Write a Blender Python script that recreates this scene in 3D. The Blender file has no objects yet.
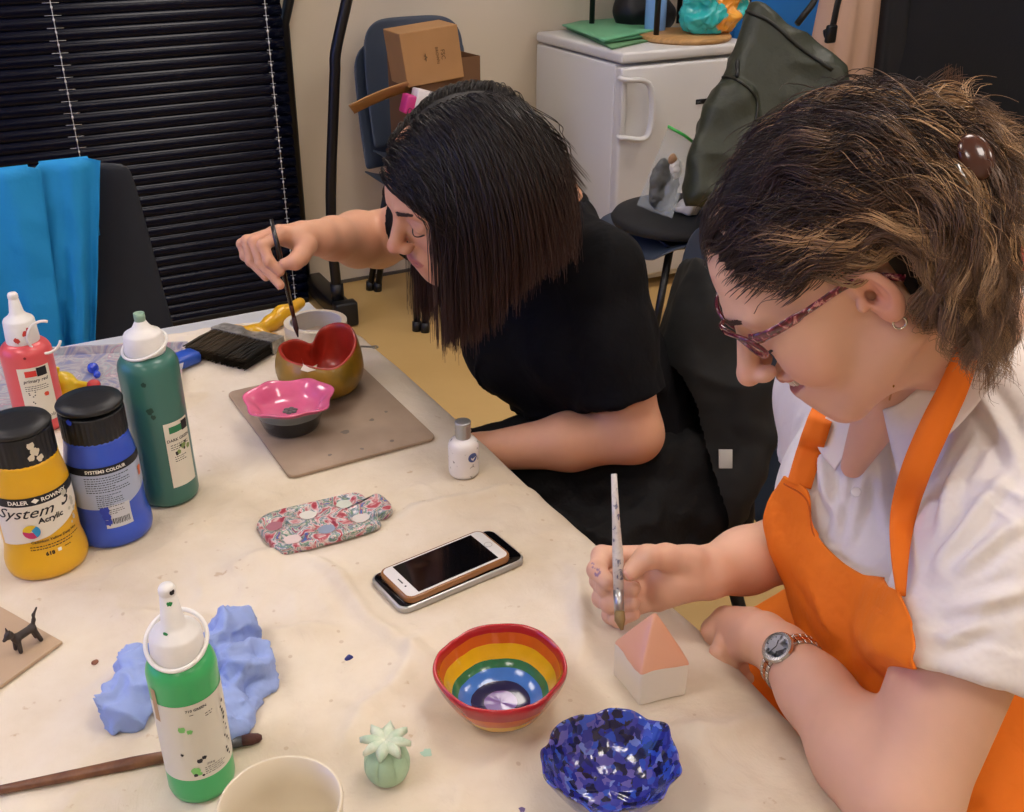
import bpy, bmesh, math, random
import numpy as np
from mathutils import Vector, Matrix, noise as mnoise
from mathutils.bvhtree import BVHTree
random.seed(7); RNG = np.random.default_rng(7)
PI = math.pi
S = bpy.context.scene
COL = S.collection
# ---------------------------------------------------------------- camera maths
CZ = 1.46
F = 1035.0
TH = math.atan(536 / 1035.0)
AZ = math.radians(62.0)
_rt = Vector((math.sin(AZ), -math.cos(AZ), 0))
_fw = Vector((math.cos(AZ) * math.cos(TH), math.sin(AZ) * math.cos(TH), -math.sin(TH)))
_up = Vector((math.cos(AZ) * math.sin(TH), math.sin(AZ) * math.sin(TH), math.cos(TH)))
CAM = Vector((0, 0, CZ))
def ray(px, py):
    return _fw + _rt * ((px - 512) / F) + _up * ((406 - py) / F)
def at_z(px, py, z=0.743):
    r = ray(px, py); return CAM + r * ((z - CZ) / r.z)
def at_y(px, py, Y):
    r = ray(px, py); return CAM + r * (Y / r.y)
def at_x(px, py, X):
    r = ray(px, py); return CAM + r * (X / r.x)
def at_d(px, py, d):
    return CAM + ray(px, py) * d
def depth(p): return (Vector(p) - CAM).dot(_fw)
def topz(base, py):
    "height above a base point whose picture row is py"
    lo, hi = -1.0, 3.0
    for _ in range(50):
        m = (lo + hi) / 2
        q = Vector((base[0], base[1], m)) - CAM
        y = 406 - F * q.dot(_up) / q.dot(_fw)
        if y > py: lo = m
        else: hi = m
    return m
# ---------------------------------------------------------------- materials
def lin(c):
    if isinstance(c, str):
        c = c.lstrip('#'); c = [int(c[i:i+2], 16) / 255 for i in (0, 2, 4)]
    return tuple(((x / 12.92) if x <= 0.04045 else ((x + 0.055) / 1.055) ** 2.4) for x in c[:3]) + (1.0,)
class NT:
    def __init__(s, m): s.t = m.node_tree; s.n = s.t.nodes; s.l = s.t.links
    def node(s, k, **kw):
        n = s.n.new(k)
        for a, b in kw.items(): setattr(n, a, b)
        return n
    def link(s, a, b): s.l.new(a, b)
def mat(name, col, rough=0.6, metal=0.0, bump=0.0, bscale=40, var=0.0, vscale=8, var_col=None, spec=0.5, coat=0.0,
        sheen=0.0, trans=0.0, alpha=1.0, ior=1.45, emit=None, estr=0.0, sss=0.0, detail=4.0, bstretch=None, crough=0.05, bdist=0.002):
    m = bpy.data.materials.new(name); m.use_nodes = True
    t = NT(m); b = t.n['Principled BSDF']
    b.inputs['Base Color'].default_value = lin(col)
    b.inputs['Roughness'].default_value = rough
    b.inputs['Metallic'].default_value = metal
    b.inputs['Specular IOR Level'].default_value = spec
    b.inputs['Coat Weight'].default_value = coat
    b.inputs['Coat Roughness'].default_value = crough
    b.inputs['Sheen Weight'].default_value = sheen
    b.inputs['Transmission Weight'].default_value = trans
    b.inputs['Alpha'].default_value = alpha
    b.inputs['IOR'].default_value = ior
    if sss:
        b.inputs['Subsurface Weight'].default_value = sss
        b.inputs['Subsurface Radius'].default_value = (0.012, 0.005, 0.003)
        b.inputs['Subsurface Scale'].default_value = 1.0
    if emit:
        b.inputs['Emission Color'].default_value = lin(emit); b.inputs['Emission Strength'].default_value = estr
    tc = t.node('ShaderNodeTexCoord')
    src = tc.outputs['Object']
    if bstretch:
        mp = t.node('ShaderNodeMapping'); mp.inputs['Scale'].default_value = bstretch
        t.link(src, mp.inputs['Vector']); src = mp.outputs['Vector']
    if bump:
        nz = t.node('ShaderNodeTexNoise'); nz.inputs['Scale'].default_value = bscale; nz.inputs['Detail'].default_value = detail
        t.link(src, nz.inputs['Vector'])
        bp = t.node('ShaderNodeBump'); bp.inputs['Strength'].default_value = min(1, bump); bp.inputs['Distance'].default_value = bdist
        t.link(nz.outputs['Fac'], bp.inputs['Height']); t.link(bp.outputs['Normal'], b.inputs['Normal'])
    if var or var_col:
        n2 = t.node('ShaderNodeTexNoise'); n2.inputs['Scale'].default_value = vscale; n2.inputs['Detail'].default_value = 5
        t.link(src, n2.inputs['Vector'])
        rp = t.node('ShaderNodeValToRGB')
        c0 = lin(col)
        c1 = lin(var_col) if var_col else tuple(max(0, x * (1 - var)) for x in c0[:3]) + (1,)
        c2 = c0 if var_col else tuple(min(1, x * (1 + var)) for x in c0[:3]) + (1,)
        rp.color_ramp.elements[0].position = 0.35; rp.color_ramp.elements[0].color = c1
        rp.color_ramp.elements[1].position = 0.65; rp.color_ramp.elements[1].color = c2
        t.link(n2.outputs['Fac'], rp.inputs['Fac']); t.link(rp.outputs['Color'], b.inputs['Base Color'])
    return m
def ramp(t, stops, interp='LINEAR'):
    rp = t.node('ShaderNodeValToRGB'); cr = rp.color_ramp; cr.interpolation = interp
    while len(cr.elements) < len(stops): cr.elements.new(0.5)
    for e, (p, c) in zip(cr.elements, stops):
        e.position = p; e.color = lin(c)
    return rp
def splash_mat(name, stops, scale=30, rough=0.35, coat=0.3, distort=1.5, kind='noise', bump=0.4):
    "many paint colours smeared over each other"
    m = bpy.data.materials.new(name); m.use_nodes = True
    t = NT(m); b = t.n['Principled BSDF']; b.inputs['Roughness'].default_value = rough; b.inputs['Coat Weight'].default_value = coat
    tc = t.node('ShaderNodeTexCoord')
    if kind == 'noise':
        nz = t.node('ShaderNodeTexNoise'); nz.inputs['Scale'].default_value = scale; nz.inputs['Detail'].default_value = 6
        nz.inputs['Distortion'].default_value = distort; t.link(tc.outputs['Object'], nz.inputs['Vector']); out = nz.outputs['Fac']
    else:
        vo = t.node('ShaderNodeTexVoronoi'); vo.inputs['Scale'].default_value = scale
        n0 = t.node('ShaderNodeTexNoise'); n0.inputs['Scale'].default_value = scale * 0.7
        mx = t.node('ShaderNodeMix', data_type='RGBA'); mx.inputs[0].default_value = 0.03 * distort
        t.link(tc.outputs['Object'], n0.inputs['Vector']); t.link(tc.outputs['Object'], mx.inputs[6]); t.link(n0.outputs['Color'], mx.inputs[7])
        t.link(mx.outputs[2], vo.inputs['Vector'])
        sp = t.node('ShaderNodeSeparateColor'); t.link(vo.outputs['Color'], sp.inputs[0]); out = sp.outputs[0]
    rp = ramp(t, stops, 'CONSTANT' if kind != 'noise' else 'LINEAR'); t.link(out, rp.inputs['Fac']); t.link(rp.outputs['Color'], b.inputs['Base Color'])
    if bump:
        nb = t.node('ShaderNodeTexNoise'); nb.inputs['Scale'].default_value = scale * 1.5
        t.link(tc.outputs['Object'], nb.inputs['Vector'])
        bp = t.node('ShaderNodeBump'); bp.inputs['Strength'].default_value = bump; bp.inputs['Distance'].default_value = 0.001
        t.link(nb.outputs['Fac'], bp.inputs['Height']); t.link(bp.outputs['Normal'], b.inputs['Normal'])
    return m
def attr_mat(name, attr='tint', rough=0.5, sss=0.0, bump=0.0, bscale=200, coat=0.0, spec=0.5, aniso=0.0):
    "material whose pigment comes from a colour attribute"
    m = bpy.data.materials.new(name); m.use_nodes = True
    t = NT(m); b = t.n['Principled BSDF']; b.inputs['Roughness'].default_value = rough; b.inputs['Coat Weight'].default_value = coat
    b.inputs['Specular IOR Level'].default_value = spec
    a = t.node('ShaderNodeAttribute', attribute_name=attr); t.link(a.outputs['Color'], b.inputs['Base Color'])
    if sss:
        b.inputs['Subsurface Weight'].default_value = sss; b.inputs['Subsurface Radius'].default_value = (0.010, 0.004, 0.002)
        b.inputs['Subsurface Scale'].default_value = 1.0
    if bump:
        tc = t.node('ShaderNodeTexCoord'); nz = t.node('ShaderNodeTexNoise'); nz.inputs['Scale'].default_value = bscale
        t.link(tc.outputs['Object'], nz.inputs['Vector'])
        bp = t.node('ShaderNodeBump'); bp.inputs['Strength'].default_value = bump; bp.inputs['Distance'].default_value = 0.001
        t.link(nz.outputs['Fac'], bp.inputs['Height']); t.link(bp.outputs['Normal'], b.inputs['Normal'])
    return m
# ---------------------------------------------------------------- objects
def wpos(o):
    p = Vector((0, 0, 0))
    while o is not None: p += Vector(o.location); o = o.parent
    return p
def mesh_obj(name, V, Fc, m=None, parent=None, smooth=True, loc=None, tint=None, mats=None, midx=None, sharp=None):
    me = bpy.data.meshes.new(name)
    V = np.asarray(V, dtype=np.float64).reshape(-1, 3)
    off = wpos(parent) if parent is not None else Vector((0, 0, 0))
    if loc is not None: off = off + (Vector(loc) if parent is None else Vector((0, 0, 0)))
    V = V - np.array(off)
    if isinstance(Fc, np.ndarray): Fc = Fc.tolist()
    me.from_pydata(V.tolist(), [], Fc); me.update()
    if smooth: me.polygons.foreach_set('use_smooth', [True] * len(me.polygons))
    if mats:
        for x in mats: me.materials.append(x)
        if midx is not None: me.polygons.foreach_set('material_index', list(midx))
    elif m: me.materials.append(m)
    if tint is not None:
        a = me.color_attributes.new('tint', 'FLOAT_COLOR', 'POINT')
        T = np.ones((len(V), 4)); T[:, :3] = np.asarray(tint)[:, :3]; a.data.foreach_set('color', T.ravel())
    if sharp is not None:
        try: me.set_sharp_from_angle(angle=math.radians(sharp))
        except Exception: pass
    o = bpy.data.objects.new(name, me); COL.objects.link(o)
    if loc is not None and parent is None: o.location = loc
    if parent is not None: o.parent = parent
    return o
def tag(o, label=None, cat=None, group=None, kind=None):
    if label: o['label'] = label
    if cat: o['category'] = cat
    if group: o['group'] = group
    if kind: o['kind'] = kind
    return o
def thing(name, label, cat, loc, group=None):
    o = bpy.data.objects.new(name, None); COL.objects.link(o); o.location = loc; o.empty_display_size = 0.05
    return tag(o, label, cat, group)
def struct(name, V, Fc, m, smooth=False):
    return tag(mesh_obj(name, V, Fc, m, smooth=smooth), kind='structure')
class MB:
    "collects shapes, then links them as one mesh object"
    def __init__(s): s.V = []; s.F = []; s.n = 0; s.mi = []; s.cur = 0
    def add(s, V, Fc):
        V = np.asarray(V, dtype=float).reshape(-1, 3)
        s.V.append(V); s.F += [tuple(int(i) + s.n for i in f) for f in Fc]; s.mi += [s.cur] * len(Fc); s.n += len(V); return s
    def build(s, name, m=None, parent=None, smooth=True, loc=None, mats=None, **k):
        return mesh_obj(name, np.vstack(s.V), s.F, m, parent, smooth, loc, mats=mats, midx=s.mi if mats else None, **k)
def rotm(rx=0, ry=0, rz=0):
    return np.array((Matrix.Rotation(rz, 3, 'Z') @ Matrix.Rotation(ry, 3, 'Y') @ Matrix.Rotation(rx, 3, 'X')))
def frame_mat(zdir, xhint=(1, 0, 0)):
    z = Vector(zdir).normalized(); x = Vector(xhint); x = (x - z * x.dot(z))
    if x.length < 1e-6: x = z.orthogonal()
    x.normalize(); y = z.cross(x)
    return np.array([[x[0], y[0], z[0]], [x[1], y[1], z[1]], [x[2], y[2], z[2]]])
def box(c, s, R=None, bev=0.0, seg=2):
    "rounded box: centre, full size, rotation"
    bm = bmesh.new(); bmesh.ops.create_cube(bm, size=1.0)
    for v in bm.verts: v.co = Vector((v.co.x * s[0], v.co.y * s[1], v.co.z * s[2]))
    if bev > 0: bmesh.ops.bevel(bm, geom=bm.edges[:], offset=min(bev, min(s) * 0.49), segments=seg, profile=0.5, affect='EDGES')
    bm.verts.index_update()
    V = np.array([v.co[:] for v in bm.verts]); Fc = [[v.index for v in f.verts] for f in bm.faces]; bm.free()
    if R is not None: V = V @ np.asarray(R).T
    return V + np.array(c), Fc
def lathe(prof, n=48, c=(0, 0, 0), R=None, fn=None, close=False):
    "profile [(r,z)...] spun about z; fn(x,y,z,ang,i)->xyz edits a vertex"
    V = []; Fc = []
    for i, (r, z) in enumerate(prof):
        for j in range(n):
            a = 2 * PI * j / n; p = (r * math.cos(a), r * math.sin(a), z)
            if fn: p = fn(p[0], p[1], p[2], a, i)
            V.append(p)
    m = len(prof)
    for i in range(m - 1 + (1 if close else 0)):
        for j in range(n):
            a, b = i * n + j, i * n + (j + 1) % n; c2, d = ((i + 1) % m) * n + (j + 1) % n, ((i + 1) % m) * n + j
            Fc.append((a, b, c2, d))
    if not close:
        if prof[0][0] > 1e-6: Fc.append(tuple(range(n))[::-1])
        if prof[-1][0] > 1e-6: Fc.append(tuple((m - 1) * n + j for j in range(n)))
    V = np.array(V)
    if R is not None: V = V @ np.asarray(R).T
    return V + np.array(c), Fc
def smooth_path(P, n):
    "Catmull-Rom through points -> n samples"
    P = [Vector(p) for p in P]
    if len(P) == 2: return [P[0].lerp(P[1], i / (n - 1)) for i in range(n)]
    Q = [P[0] * 2 - P[1]] + P + [P[-1] * 2 - P[-2]]; out = []
    for i in range(n):
        t = i / (n - 1) * (len(P) - 1); k = min(int(t), len(P) - 2); u = t - k
        a, b, c, d = Q[k:k + 4]
        out.append(0.5 * ((2 * b) + (c - a) * u + (2 * a - 5 * b + 4 * c - d) * u * u + (3 * b - a - 3 * c + d) * u ** 3))
    return out
def tube(P, r, n=10, caps=True, closed=False, flat=None, hint=None):
    "tube along points; r number or list; flat=(a,b) elliptical section factors"
    P = [Vector(p) for p in P]; m = len(P)
    rr = r if hasattr(r, '__len__') else [r] * m
    V = []; Fc = []
    T = []
    for i in range(m):
        if closed: t = P[(i + 1) % m] - P[i - 1]
        else: t = P[min(i + 1, m - 1)] - P[max(i - 1, 0)]
        T.append(t.normalized())
    x = Vector(hint) if hint is not None else T[0].orthogonal()
    fa, fb = flat or (1, 1)
    for i in range(m):
        x = (x - T[i] * x.dot(T[i])).normalized(); y = T[i].cross(x)
        for j in range(n):
            a = 2 * PI * j / n
            V.append(P[i] + x * (math.cos(a) * rr[i] * fa) + y * (math.sin(a) * rr[i] * fb))
    for i in range(m if closed else m - 1):
        for j in range(n):
            k = (i + 1) % m
            Fc.append((i * n + j, i * n + (j + 1) % n, k * n + (j + 1) % n, k * n + j))
    if caps and not closed:
        Fc.append(tuple(range(n))[::-1]); Fc.append(tuple((m - 1) * n + j for j in range(n)))
    return np.array([v[:] for v in V]), Fc
def sphere(c, r, R=None, n=20, m=12, fn=None):
    r = r if hasattr(r, '__len__') else (r, r, r)
    prof = [(math.sin(PI * i / m), -math.cos(PI * i / m)) for i in range(m + 1)]
    V, Fc = lathe(prof, n); V = V * np.array(r)
    if R is not None: V = V @ np.asarray(R).T
    V = V + np.array(c)
    if fn: V = np.array([fn(p) for p in V])
    return V, Fc
def grid(fn, nu, nv, wrap_u=False):
    "sheet of points fn(u,v) u,v in 0..1"
    V = [fn(i / (nu - (0 if wrap_u else 1)), j / (nv - 1)) for i in range(nu) for j in range(nv)]; Fc = []
    for i in range(nu if wrap_u else nu - 1):
        for j in range(nv - 1):
            k = (i + 1) % nu
            Fc.append((i * nv + j, k * nv + j, k * nv + j + 1, i * nv + j + 1))
    return np.array([tuple(v) for v in V]), Fc
def solidify(o, t, offset=-1.0):
    md = o.modifiers.new('Solidify', 'SOLIDIFY'); md.thickness = t; md.offset = offset; return o
def subsurf(o, n=1):
    md = o.modifiers.new('Subsurf', 'SUBSURF'); md.levels = n; md.render_levels = n; return o
def extrude_poly(pts, z0, z1, c=(0, 0, 0), R=None, bev=0.0):
    "flat outline (x,y) turned into a prism"
    bm = bmesh.new(); vs = [bm.verts.new((p[0], p[1], z0)) for p in pts]; f = bm.faces.new(vs)
    r = bmesh.ops.extrude_face_region(bm, geom=[f]); up = [e for e in r['geom'] if isinstance(e, bmesh.types.BMVert)]
    for v in up: v.co.z = z1
    bmesh.ops.recalc_face_normals(bm, faces=bm.faces[:])
    if bev: bmesh.ops.bevel(bm, geom=[e for e in bm.edges if abs(e.verts[0].co.z - e.verts[1].co.z) < 1e-6], offset=bev, segments=2, profile=0.5, affect='EDGES')
    bm.verts.index_update(); V = np.array([v.co[:] for v in bm.verts]); Fc = [[v.index for v in g.verts] for g in bm.faces]; bm.free()
    if R is not None: V = V @ np.asarray(R).T
    return V + np.array(c), Fc
def rounded_rect(w, h, r, n=6):
    out = []
    for cx, cy, a0 in ((w/2-r, h/2-r, 0), (-w/2+r, h/2-r, PI/2), (-w/2+r, -h/2+r, PI), (w/2-r, -h/2+r, 1.5*PI)):
        for i in range(n + 1):
            a = a0 + PI / 2 * i / n; out.append((cx + r * math.cos(a), cy + r * math.sin(a)))
    return out
def nz3(p, s=1.0, seed=0.0):
    return mnoise.noise(Vector((p[0] * s + seed, p[1] * s + seed * 1.7, p[2] * s - seed)))
# writing: a flat mesh of the letters, (V in x,y metres; height = size)
def text_mesh(txt, size, align='CENTER', shear=0.0, bold=0.0, space=1.0):
    cu = bpy.data.curves.new('writing', 'FONT'); cu.body = txt; cu.size = size; cu.align_x = align; cu.shear = shear; cu.offset = bold; cu.space_character = space
    cu.resolution_u = 2
    ob = bpy.data.objects.new('writing', cu); COL.objects.link(ob)
    dg = bpy.context.evaluated_depsgraph_get(); ev = ob.evaluated_get(dg); me = ev.to_mesh()
    V = np.array([v.co[:] for v in me.vertices]).reshape(-1, 3); Fc = [list(p.vertices) for p in me.polygons]
    ev.to_mesh_clear(); bpy.data.objects.remove(ob); bpy.data.curves.remove(cu)
    return V, Fc
def wrap_cyl(V, c, R, a0, z0, lift=0.0004, rfn=None):
    "bend a flat (x,y) mesh round an upright cylinder at angle a0, height z0"
    V = np.asarray(V); out = np.zeros_like(V)
    rr = np.array([rfn(z0 + y) for y in V[:, 1]]) if rfn else np.full(len(V), R)
    a = a0 + V[:, 0] / R
    out[:, 0] = c[0] + (rr + lift) * np.cos(a); out[:, 1] = c[1] + (rr + lift) * np.sin(a); out[:, 2] = z0 + V[:, 1]
    return out
def patch(w, h, nu=24, nv=6, shape=None):
    "subdivided flat rectangle centred on 0 (bends well)"
    V, Fc = grid(lambda u, v: ((u - .5) * w, (v - .5) * h, 0), nu, nv)
    return V, Fc
# ---------------------------------------------------------------- smooth solid modelling on a grid
def axis(lo, hi, fine, coarse, zones=()):
    "grid coordinates, fine inside the zones"
    out = [lo]
    while out[-1] < hi:
        x = out[-1]; st = coarse
        for a, b in zones:
            if a - 1e-9 <= x <= b: st = fine; break
            if x < a: st = min(st, max(fine, (a - x) * 0.35 + fine))
            else: st = min(st, max(fine, (x - b) * 0.35 + fine))
        out.append(x + st)
    return np.array(out, dtype=np.float32)
class Field:
    def __init__(s, xs, ys, zs):
        s.a = [np.asarray(q, dtype=np.float32) for q in (xs, ys, zs)]
        s.v = np.full((len(xs), len(ys), len(zs)), 1.0, dtype=np.float32)
    def _sub(s, lo, hi):
        sl = []
        for q, l, h in zip(s.a, lo, hi):
            i = int(np.searchsorted(q, l)); j = int(np.searchsorted(q, h)); 
            if j <= i: return None, None
            sl.append(slice(i, j))
        X = s.a[0][sl[0]][:, None, None]; Y = s.a[1][sl[1]][None, :, None]; Z = s.a[2][sl[2]][None, None, :]
        return tuple(sl), (X, Y, Z)
    def op(s, fn, lo, hi, k=0.01, mode='add'):
        mg = k * 1.2 + 0.012
        sl, G = s._sub(np.array(lo) - mg, np.array(hi) + mg)
        if sl is None: return s
        b = fn(*G).astype(np.float32); a = s.v[sl]
        if mode == 'add':
            h = np.clip(0.5 + 0.5 * (a - b) / k, 0, 1); s.v[sl] = a * (1 - h) + b * h - k * h * (1 - h)
        elif mode == 'sub':
            h = np.clip(0.5 - 0.5 * (a + b) / k, 0, 1); s.v[sl] = a * (1 - h) + (-b) * h + k * h * (1 - h)
        return s
    def capsule(s, p, q, r0, r1=None, k=0.01, mode='add', flat=None):
        "round cone from p to q"
        r1 = r0 if r1 is None else r1
        p = np.array(p, dtype=np.float32); q = np.array(q, dtype=np.float32); d = q - p; L2 = float(d @ d) + 1e-12
        R = max(r0, r1)
        def fn(X, Y, Z):
            t = np.clip(((X - p[0]) * d[0] + (Y - p[1]) * d[1] + (Z - p[2]) * d[2]) / L2, 0, 1)
            return np.sqrt((X - p[0] - t * d[0]) ** 2 + (Y - p[1] - t * d[1]) ** 2 + (Z - p[2] - t * d[2]) ** 2) - (r0 + (r1 - r0) * t)
        return s.op(fn, np.minimum(p, q) - R, np.maximum(p, q) + R, k, mode)
    def chain(s, P, R, k=0.01, mode='add'):
        for i in range(len(P) - 1): s.capsule(P[i], P[i + 1], R[i], R[i + 1], k, mode)
        return s
    def ell(s, c, r, M=None, k=0.01, mode='add'):
        "ellipsoid; columns of M are its axes"
        c = np.array(c, dtype=np.float32); r = np.array(r if hasattr(r, '__len__') else (r,) * 3, dtype=np.float32)
        M = np.eye(3) if M is None else np.asarray(M); M = M.astype(np.float32)
        ext = np.sqrt(((M * r[None, :]) ** 2).sum(1))
        rm = float(r.min())
        def fn(X, Y, Z):
            x, y, z = X - c[0], Y - c[1], Z - c[2]
            u = (x * M[0, 0] + y * M[1, 0] + z * M[2, 0]) / r[0]
            v = (x * M[0, 1] + y * M[1, 1] + z * M[2, 1]) / r[1]
            w = (x * M[0, 2] + y * M[1, 2] + z * M[2, 2]) / r[2]
            k0 = np.sqrt(u * u + v * v + w * w) + 1e-9
            k1 = np.sqrt((u / r[0]) ** 2 + (v / r[1]) ** 2 + (w / r[2]) ** 2) + 1e-9
            return k0 * (k0 - 1) / k1
        return s.op(fn, c - ext, c + ext, k, mode)
    def halfspace(s, p, n, lo, hi, k=0.002):
        "cut away the side n points to, inside the box lo..hi"
        p = np.array(p, dtype=np.float32); n = np.array(Vector(n).normalized()[:], dtype=np.float32)
        lo = np.array(lo, dtype=np.float32); hi = np.array(hi, dtype=np.float32)
        def fn(X, Y, Z):
            d = -((X - p[0]) * n[0] + (Y - p[1]) * n[1] + (Z - p[2]) * n[2])
            bx = np.maximum(np.maximum(np.maximum(lo[0] - X, X - hi[0]), np.maximum(lo[1] - Y, Y - hi[1])), np.maximum(lo[2] - Z, Z - hi[2]))
            return np.maximum(d, bx)
        return s.op(fn, lo, hi, k, 'sub')
    def like(s): return Field(*s.a)
    def merge(s, g, k=.01):
        a, b = s.v, g.v; h = np.clip(0.5 + 0.5 * (a - b) / k, 0, 1); s.v = a * (1 - h) + b * h - k * h * (1 - h); return s
    def cut_sleeve(s, q, n, d, r, k=.003):
        "cut the end of a sleeve: everything past the plane (q,n) inside a tube round the arm (direction d)"
        q = np.array(q, dtype=np.float32); n = np.array(Vector(n).normalized()[:], dtype=np.float32); d = np.array(d, dtype=np.float32)
        def fn(X, Y, Z):
            x, y, z = X - q[0], Y - q[1], Z - q[2]
            t = np.clip(x * d[0] + y * d[1] + z * d[2], -.06, .22)
            cy = np.sqrt((x - t * d[0]) ** 2 + (y - t * d[1]) ** 2 + (z - t * d[2]) ** 2) - r
            return np.maximum(-(x * n[0] + y * n[1] + z * n[2]), cy)
        return s.op(fn, np.minimum(q, q + d * .22) - r - .06, np.maximum(q, q + d * .22) + r + .06, k, 'sub')
    def mesh(s, relax=1):
        v = s.v; xs, ys, zs = s.a
        ins = v < 0
        c = np.zeros(tuple(n - 1 for n in v.shape), dtype=np.uint8)
        for dx in (0, 1):
            for dy in (0, 1):
                for dz in (0, 1):
                    c += ins[dx:dx + c.shape[0], dy:dy + c.shape[1], dz:dz + c.shape[2]]
        act = np.argwhere((c > 0) & (c < 8)).astype(np.int32); del c
        I, J, K = act.T
        acc = np.zeros((len(act), 3)); cnt = np.zeros(len(act))
        corners = [(a, b, d) for a in (0, 1) for b in (0, 1) for d in (0, 1)]
        for a in corners:
            for ax in range(3):
                if a[ax]: continue
                b = list(a); b[ax] = 1
                va = v[I + a[0], J + a[1], K + a[2]]; vb = v[I + b[0], J + b[1], K + b[2]]
                m = (va < 0) != (vb < 0)
                t = np.where(m, va / np.where(m, va - vb, 1), 0)
                pa = np.stack([xs[I + a[0]], ys[J + a[1]], zs[K + a[2]]], 1); pb = np.stack([xs[I + b[0]], ys[J + b[1]], zs[K + b[2]]], 1)
                acc += np.where(m[:, None], pa + (pb - pa) * t[:, None], 0); cnt += m
        V = acc / cnt[:, None]
        ny, nz = v.shape[1] - 1, v.shape[2] - 1
        key = (I.astype(np.int64) * ny + J) * nz + K
        def look(i, j, k): return np.searchsorted(key, (i.astype(np.int64) * ny + j) * nz + k)
        Q = []
        for ax in range(3):
            sl0 = [slice(None)] * 3; sl1 = [slice(None)] * 3; sl0[ax] = slice(0, -1); sl1[ax] = slice(1, None)
            A = ins[tuple(sl0)]; B = ins[tuple(sl1)]
            e = np.argwhere(A != B).astype(np.int64)
            o1, o2 = [(1, 2), (2, 0), (0, 1)][ax]
            ok = (e[:, o1] > 0) & (e[:, o2] > 0) & (e[:, o1] < v.shape[o1] - 1) & (e[:, o2] < v.shape[o2] - 1); e = e[ok]
            flip = A[e[:, 0], e[:, 1], e[:, 2]]
            def cell(d1, d2):
                q = e.copy(); q[:, o1] -= d1; q[:, o2] -= d2; return look(q[:, 0], q[:, 1], q[:, 2])
            q = np.stack([cell(1, 1), cell(0, 1), cell(0, 0), cell(1, 0)], 1)
            q[~flip] = q[~flip][:, ::-1]; Q.append(q)
        Q = np.concatenate(Q)
        for _ in range(relax):
            s1 = np.zeros_like(V); n1 = np.zeros(len(V))
            for a, b in ((0, 1), (1, 2), (2, 3), (3, 0)):
                np.add.at(s1, Q[:, a], V[Q[:, b]]); np.add.at(s1, Q[:, b], V[Q[:, a]]); np.add.at(n1, Q[:, a], 1); np.add.at(n1, Q[:, b], 1)
            V = V * 0.5 + 0.5 * s1 / np.maximum(n1, 1)[:, None]
        return V, Q
def vnormals(V, Q):
    N = np.zeros_like(V); n = np.cross(V[Q[:, 2]] - V[Q[:, 0]], V[Q[:, 3]] - V[Q[:, 1]])
    for i in range(4): np.add.at(N, Q[:, i], n)
    return N / (np.linalg.norm(N, axis=1)[:, None] + 1e-12)
def vnoise(V, scale, seed=0):
    "smooth value noise on points (numpy), about -1..1"
    P = V * scale + seed * 13.37
    i = np.floor(P).astype(np.int64); f = P - i; f = f * f * (3 - 2 * f)
    def h(a, b, c):
        n = (a * 374761393 + b * 668265263 + c * 1274126177 + seed * 974711) & 0xFFFFFFFF
        n = ((n ^ (n >> 13)) * 1103515245) & 0xFFFFFFFF; n = (n ^ (n >> 16)) & 0xFFFFFF
        return n / 8388607.5 - 1.0
    r = 0
    for dx in (0, 1):
        wx = f[:, 0] if dx else 1 - f[:, 0]
        for dy in (0, 1):
            wy = f[:, 1] if dy else 1 - f[:, 1]
            for dz in (0, 1):
                wz = f[:, 2] if dz else 1 - f[:, 2]
                r = r + wx * wy * wz * h(i[:, 0] + dx, i[:, 1] + dy, i[:, 2] + dz)
    return r
def bvh(V, Q):
    return BVHTree.FromPolygons([tuple(v) for v in V], [tuple(int(i) for i in q) for q in Q])
def fold_lines(V, N, lines, w=.006, h=.006):
    "raised folds that follow the given 3-D lines"
    out = V.copy()
    for P in lines:
        P = np.array([p[:] for p in P]); best = np.full(len(V), 1e9); tt = np.zeros(len(V)); n = len(P) - 1
        near = np.where((np.abs(V - P.mean(0)) < (np.abs(P - P.mean(0)).max(0) + .04)).all(1))[0]; Q = V[near]; bd = np.full(len(Q), 1e9); bt = np.zeros(len(Q))
        for i in range(n):
            d = P[i + 1] - P[i]; t = np.clip(((Q - P[i]) @ d) / (d @ d + 1e-12), 0, 1); dist = np.linalg.norm(Q - P[i] - t[:, None] * d, axis=1); m = dist < bd; bd[m] = dist[m]; bt[m] = (i + t[m]) / n
        out[near] += N[near] * (h * np.sin(np.clip(bt, .02, .98) * PI)[:, None] ** .6 * (np.exp(-(bd / w) ** 2) - .55 * np.exp(-((bd - 2.1 * w) / w) ** 2))[:, None])
    return out
def creases(V, N, amp=.005, sc=8, w=.10, seed=1, stretch=None):
    "narrow raised folds where a smooth noise crosses zero"
    W = V.copy()
    if stretch is not None: a, k = stretch; a = np.array(a) / np.linalg.norm(a); W = W - (W @ a)[:, None] * a[None] * (1 - 1 / k)
    W = W + .02 * np.stack([vnoise(V, 14, seed + 5), vnoise(V, 14, seed + 6), vnoise(V, 14, seed + 7)], 1)
    m = np.clip(vnoise(V, 5, seed + 9) * 1.6 + .6, 0, 1)
    return V + N * (amp * m * (np.exp(-(vnoise(W, sc, seed) / w) ** 2) + .55 * np.exp(-(vnoise(W, sc * 1.9, seed + 3) / (w * 1.2)) ** 2)))[:, None]
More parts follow.
